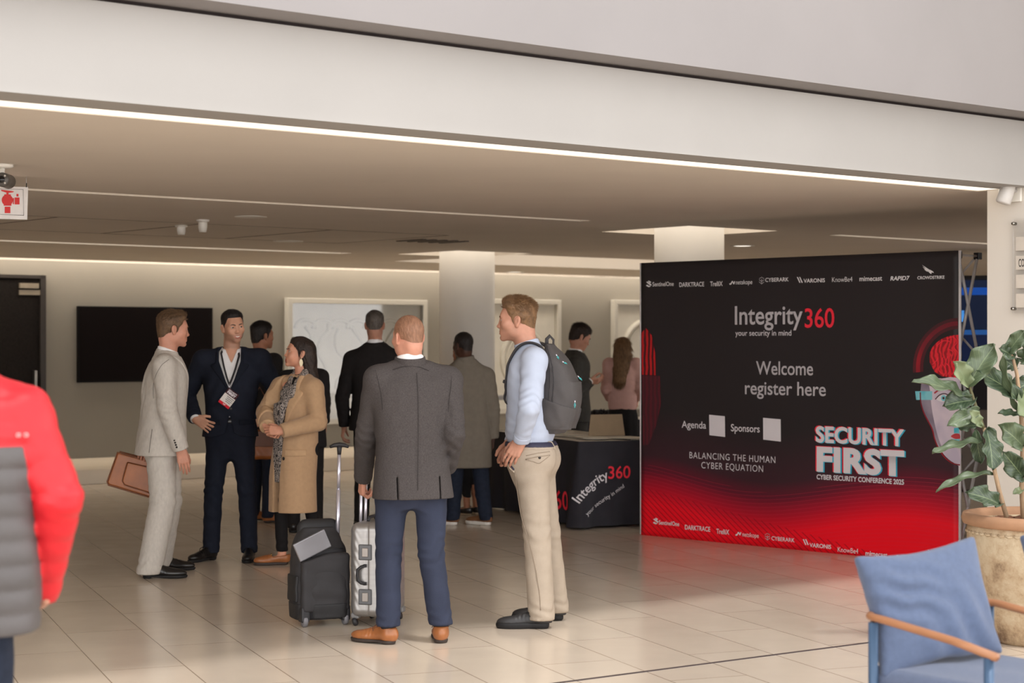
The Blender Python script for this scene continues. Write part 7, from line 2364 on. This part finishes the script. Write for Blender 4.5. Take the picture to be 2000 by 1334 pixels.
fig = empty('fiddle_leaf_fig', pot.location + Vector((0, 0, .62)), 'fiddle leaf fig with broad wavy leaves growing in the clay pot', 'plant')
def leaf_mat(name, c1_, c2_):
    m = bpy.data.materials.new(name); m.use_nodes = True
    nt = m.node_tree; b = nt.nodes['Principled BSDF']; b.inputs['Roughness'].default_value = .38
    uv = nt.nodes.new('ShaderNodeUVMap'); sp = nt.nodes.new('ShaderNodeSeparateXYZ'); nt.links.new(uv.outputs[0], sp.inputs[0])
    def M_(op, a, b_=None, c=None):
        n = nt.nodes.new('ShaderNodeMath'); n.operation = op
        for i, v in enumerate((a, b_, c)):
            if v is None: continue
            if isinstance(v, (int, float)): n.inputs[i].default_value = v
            else: nt.links.new(v, n.inputs[i])
        return n.outputs[0]
    au = M_('ABSOLUTE', M_('SUBTRACT', sp.outputs['X'], .5))
    mid = M_('LESS_THAN', au, .018)
    fr = M_('FRACT', M_('SUBTRACT', M_('MULTIPLY', sp.outputs['Y'], 8), M_('MULTIPLY', au, 5.5)))
    lat = M_('LESS_THAN', fr, .09)
    vein = M_('MAXIMUM', mid, M_('MULTIPLY', lat, .7))
    tc = nt.nodes.new('ShaderNodeTexCoord'); nz = nt.nodes.new('ShaderNodeTexNoise'); nz.inputs['Scale'].default_value = 14; nt.links.new(tc.outputs['Object'], nz.inputs['Vector'])
    cr = nt.nodes.new('ShaderNodeValToRGB'); cr.color_ramp.elements[0].color = c1_; cr.color_ramp.elements[1].color = c2_; cr.color_ramp.elements[0].position = .3; cr.color_ramp.elements[1].position = .7
    nt.links.new(nz.outputs['Fac'], cr.inputs['Fac'])
    mx = nt.nodes.new('ShaderNodeMix'); mx.data_type = 'RGBA'; nt.links.new(vein, mx.inputs[0]); nt.links.new(cr.outputs['Color'], mx.inputs[6]); mx.inputs[7].default_value = rgb(114, 128, 94)
    nt.links.new(mx.outputs[2], b.inputs['Base Color'])
    bu = nt.nodes.new('ShaderNodeBump'); bu.inputs['Strength'].default_value = .4; bu.inputs['Distance'].default_value = .006; bu.invert = True
    nt.links.new(vein, bu.inputs['Height']); nt.links.new(bu.outputs['Normal'], b.inputs['Normal'])
    return m
LM = [leaf_mat('fig_leaf', rgb(68, 82, 58), rgb(88, 102, 76)), leaf_mat('fig_leaf_pale', rgb(104, 116, 84), rgb(120, 130, 96)), leaf_mat('fig_leaf_dark', rgb(48, 63, 46), rgb(66, 82, 60))]
def leaf(b0, b1, width, face=(0, -1, .5), mi=0, curl=.15, seed=0, stalk=None):
    """b0, b1: base and tip as (x, y, Y) seen in the photo; width in metres"""
    p0, p1 = px(*b0) - fig.location, px(*b1) - fig.location
    ax_ = (p1 - p0); L = ax_.length; ax_.normalize()
    n = Vector(face); n = (n - ax_ * n.dot(ax_)).normalized(); s_ = ax_.cross(n)
    rs = random.Random(seed)
    nu, nv = 8, 16
    vs, fs, uvs = [], [], []
    for j in range(nv + 1):
        v = j / nv
        wv = (math.sin(math.pi * min(1, v ** .8)) ** .7) * (.55 + .55 * v) * (1 - .18 * math.exp(-((v - .38) / .12) ** 2))
        wv = max(wv, .03 if j < nv else .02)
        for i in range(-nu // 2, nu // 2 + 1):
            u = i / (nu / 2)
            wob = .12 * math.sin(v * 17 + seed * 2.1 + (2 if u > 0 else 0)) * abs(u) ** 2 * width
            h = .16 * width * abs(u) ** 1.3 + wob - curl * L * v * v + .06 * L * math.sin(v * 3.1)
            q = p0 + ax_ * (L * v) + s_ * (u * width / 2 * wv) + n * h
            vs.append(q); uvs.append(((u * wv + 1) / 2 if False else (u + 1) / 2, v))
    c = nu + 1
    for j in range(nv):
        for i in range(nu): fs.append((j * c + i, j * c + i + 1, (j + 1) * c + i + 1, (j + 1) * c + i))
    o = MB().add(vs, fs, True).build('leaf', LM[mi], fig)
    uvl = o.data.uv_layers.new(name='UVMap')
    for lp_ in o.data.loops: uvl.data[lp_.index].uv = uvs[lp_.vertex_index]
    so = o.modifiers.new('thickness', 'SOLIDIFY'); so.thickness = .0015
    if stalk:
        MB().tube([px(*stalk) - fig.location, (px(*stalk) - fig.location).lerp(p0, .6) + Vector((0, 0, .004)), p0], .004, 6).build('leaf_stalk', mat('stalk', rgb(120, 120, 80), rough=.6), o)
    return o
M_bark = mat('fig_bark', rgb(158, 132, 104), rough=.8, var=.25, nscale=20, stretch=(1, 1, .3), bump=.3, bscale=60)
M_green = mat('green_stem', rgb(98, 92, 62), rough=.7, var=.2, nscale=20)
def stem(pts, r, m): return MB().tube([px(*p) - fig.location for p in pts], r, 10).build('stem', m, fig)
YA = 9.75
stem([(1966, 1010, YA), (1952, 960, YA), (1938, 900, YA - .02), (1922, 836, YA)], [.013, .012, .011, .010], M_bark)
stem([(1922, 838, YA), (1908, 800, YA), (1897, 765, YA), (1889, 735, YA)], [.010, .009, .008, .006], M_green)
stem([(1999, 1012, 9.9), (1996, 950, 9.9), (1998, 880, 9.88), (1994, 800, 9.85), (1986, 730, 9.85), (1976, 690, 9.85)], [.016, .015, .014, .012, .010, .008], M_bark)
stem([(2050, 1010, 10.0), (2056, 900, 10.0), (2046, 760, 10.0), (2040, 660, 10.0)], [.016, .014, .012, .009], M_bark)
leaf((1890, 756, YA), (1943, 672, YA - .05), .19, (-.5, -1, .3), 0, .05, 1)
leaf((1893, 755, YA), (1861, 706, YA - .1), .135, (.2, -1, .2), 1, .0, 2)
leaf((1892, 780, YA), (1788, 738, YA - .12), .125, (0, -.8, .9), 0, .10, 3)
leaf((1902, 782, YA), (1842, 792, YA - .05), .16, (0, -.9, .5), 2, .06, 4)
leaf((1912, 800, YA - .03), (1850, 832, YA - .1), .11, (.1, -1, .3), 0, .02, 5)
leaf((1915, 832, YA - .05), (1893, 802, YA - .1), .085, (.3, -1, .1), 1, .0, 6)
leaf((1912, 830, YA), (1872, 835, YA + .05), .10, (0, -1, .6), 2, .05, 16)
leaf((1922, 862, YA), (1820, 892, YA - .12), .085, (0, -.55, 1), 0, -.05, 7)
leaf((1940, 928, YA), (1833, 938, YA - .12), .075, (0, -.5, 1), 0, .22, 8)
leaf((1926, 836, YA), (1940, 918, YA - .06), .15, (.3, -1, .1), 2, .05, 9)
leaf((1906, 838, YA), (1915, 905, YA + .05), .10, (-.4, -1, .1), 2, .05, 17)
leaf((1952, 985, YA), (1889, 960, YA - .1), .14, (.1, -1, .45), 2, .08, 10)
leaf((1988, 780, 9.85), (1915, 722, 9.70), .16, (-.2, -1, .5), 2, .12, 11)
leaf((1990, 800, 9.85), (1962, 690, 9.65), .085, (-.9, -.6, .2), 0, .0, 12)
leaf((1968, 690, 9.85), (2000, 646, 9.75), .11, (-.4, -1, .1), 0, .12, 13)
leaf((1976, 695, 9.85), (1952, 680, 9.80), .12, (.2, -1, .2), 2, .05, 18)
leaf((1985, 720, 9.9), (1958, 700, 9.9), .13, (.3, -1, .1), 2, .05, 19)
leaf((1998, 872, 9.85), (1952, 830, 9.72), .17, (-.2, -1, .35), 0, .05, 14)
leaf((1998, 932, 9.85), (1961, 884, 9.72), .15, (-.3, -1, .2), 2, .08, 15)
leaf((1992, 812, 9.85), (1951, 805, 9.80), .06, (0, -.8, .7), 2, .10, 20)
leaf((1996, 700, 9.9), (2025, 690, 9.8), .16, (.2, -1, .3), 0, .05, 21)
leaf((2000, 760, 9.9), (2010, 830, 9.75), .18, (.1, -1, .2), 1, .05, 22)
leaf((2046, 760, 10), (2090, 700, 9.9), .2, (.2, -1, .3), 0, .1, 23)
leaf((2050, 820, 10), (2110, 820, 9.9), .2, (.2, -1, .4), 2, .1, 24)
leaf((2040, 690, 10), (2030, 610, 10), .18, (.0, -1, .3), 0, .1, 25)
leaf((2052, 880, 10), (2020, 930, 9.8), .18, (.0, -1, .3), 2, .1, 26)
leaf((1998, 955, 9.9), (1978, 965, 9.85), .05, (0, -1, .5), 1, .0, 27)
leaf((2010, 745, 9.95), (1975, 770, 9.9), .15, (0, -1, .3), 2, .1, 28)

# ------------------------------------------------------------------ blue armchairs
M_blue = mat('blue_fabric', rgb(80, 93, 120), rough=.9, var=.07, nscale=50, bump=.3, bscale=500, sheen=.2)
M_blue2 = mat('blue_seat_fabric', rgb(88, 99, 124), rough=.9, var=.06, nscale=50, bump=.3, bscale=500, sheen=.2)
M_bmetal = mat('blue_metal', rgb(66, 90, 118), rough=.4, metal=.2, var=.03)
M_oak = mat('oak_rail', rgb(158, 108, 74), rough=.45, var=.15, nscale=6, stretch=(1, 1, 6))
def armchair(loc, rz, label, clab):
    o = empty('armchair', loc, label, 'armchair', 'blue armchairs in the seating area', rz=rz)
    w_, dp = .31, .60
    zr = lambda t: .665 - .03 * t
    pts = [(-w_, -dp + .03, .600), (-w_, -.40, .630), (-w_, -.12, .662)]
    for a in np.linspace(0, 90, 7): pts.append((-w_ + .09 - .09 * math.cos(math.radians(a)), -.09 + .09 * math.sin(math.radians(a)), .665))
    for a in np.linspace(90, 0, 7): pts.append((w_ - .09 + .09 * math.cos(math.radians(a)), -.09 + .09 * math.sin(math.radians(a)), .665))
    pts += [(w_, -.12, .662), (w_, -.40, .630), (w_, -dp + .03, .600)]
    MB().tube(pts, .017, 12, flat_=.8).build('arm_rail', M_oak, o)
    for x in (-w_, w_):
        MB().tube([(x, -.06, 0), (x, -.06, .65)], .017, 12).build('leg', M_bmetal, o)
        MB().tube([(x, -dp + .06, 0), (x, -dp + .06, .595)], .017, 12).build('leg', M_bmetal, o)
    mb = MB()
    for x in (-w_, w_): mb.tube([(x, -.06, .36), (x, -dp + .06, .36)], .014, 10)
    for y in (-.06, -dp + .06): mb.tube([(-w_, y, .36), (w_, y, .36)], .014, 10)
    mb.build('seat_frame', M_bmetal, o)
    F = SDF((-.34, -.74, .34), (.34, .06, .54), .009)
    F.put(boxp((0, -.33, .435), (.288, .33, .060), .04)); F.wave((0, -.3, .49), (.3, .4, .1), (1, .4, 0), .3, .004)
    sdf_part('seat_cushion', F, M_blue2, o)
    return o
def cushion(loc, R, label, hw=.265, hh=.212, th=.072):
    o = empty('cushion', loc, label, 'cushion', 'blue cushions on the armchairs')
    F = SDF((-.30, -.14, -.30), (.30, .14, .30), .0075)
    X, Y, Z = F.pts((slice(None),) * 3)
    u, v = X / hw, Z / hh
    # pinched sides, pointed corners
    bx = hw * (1 - .10 * np.cos(v * 1.5)) ; bz = hh * (1 - .12 * np.cos(u * 1.5))
    uu, vv = np.clip(np.abs(X) / bx, 0, 1.2), np.clip(np.abs(Z) / bz, 0, 1.2)
    prof_ = np.sqrt(np.clip((1 - uu ** 2.2), 0, 1)) * np.sqrt(np.clip(1 - vv ** 2.2, 0, 1))
    d = np.abs(Y) - th * prof_ ** .7 - .004
    d = np.maximum(d * .6, np.maximum(np.abs(X) - bx, np.abs(Z) - bz))
    F.F = d.astype(f4)
    F.wave((-.12, -.06, .05), (.16, .1, .12), (.3, 0, 1), .07, .006, .5)
    F.wave((.1, -.06, -.1), (.2, .1, .16), (1, 0, .6), .11, .005, 1.5)
    co, qd = F.mesh()
    co = co @ np.array(R).T
    link('cover', np_mesh('cover', co, qd, 1), M_blue, o)
    return o
ca = math.radians(37.7)
def seat_group(corner, yaw, lab1, lab2, dc, dz):
    """an armchair by its back left corner, and its loose cushion"""
    q = Matrix.Rotation(yaw, 3, 'Z')
    c = Vector((corner[0], corner[1], 0)) + q @ Vector((.31, .0, 0))
    armchair(c, yaw, lab1, '')
    p = c + q @ Vector((dc[0], dc[1], 0)); p.z = dz
    cushion(p, Matrix.Rotation(yaw * .72, 3, 'Z') @ Matrix.Rotation(math.radians(-5), 3, 'Y') @ Matrix.Rotation(math.radians(-15), 3, 'X'), lab2)
seat_group((1.185, 6.30), ca, 'front blue armchair with wooden arm rail, cut off by the lower right corner', 'large blue cushion leaning in the front armchair', (-.04, -.075), .685)
seat_group((1.945, 7.0), ca, 'second blue armchair further back at the right edge, mostly cut off', 'blue cushion at the right edge on the second armchair', (-.04, -.075), .685)
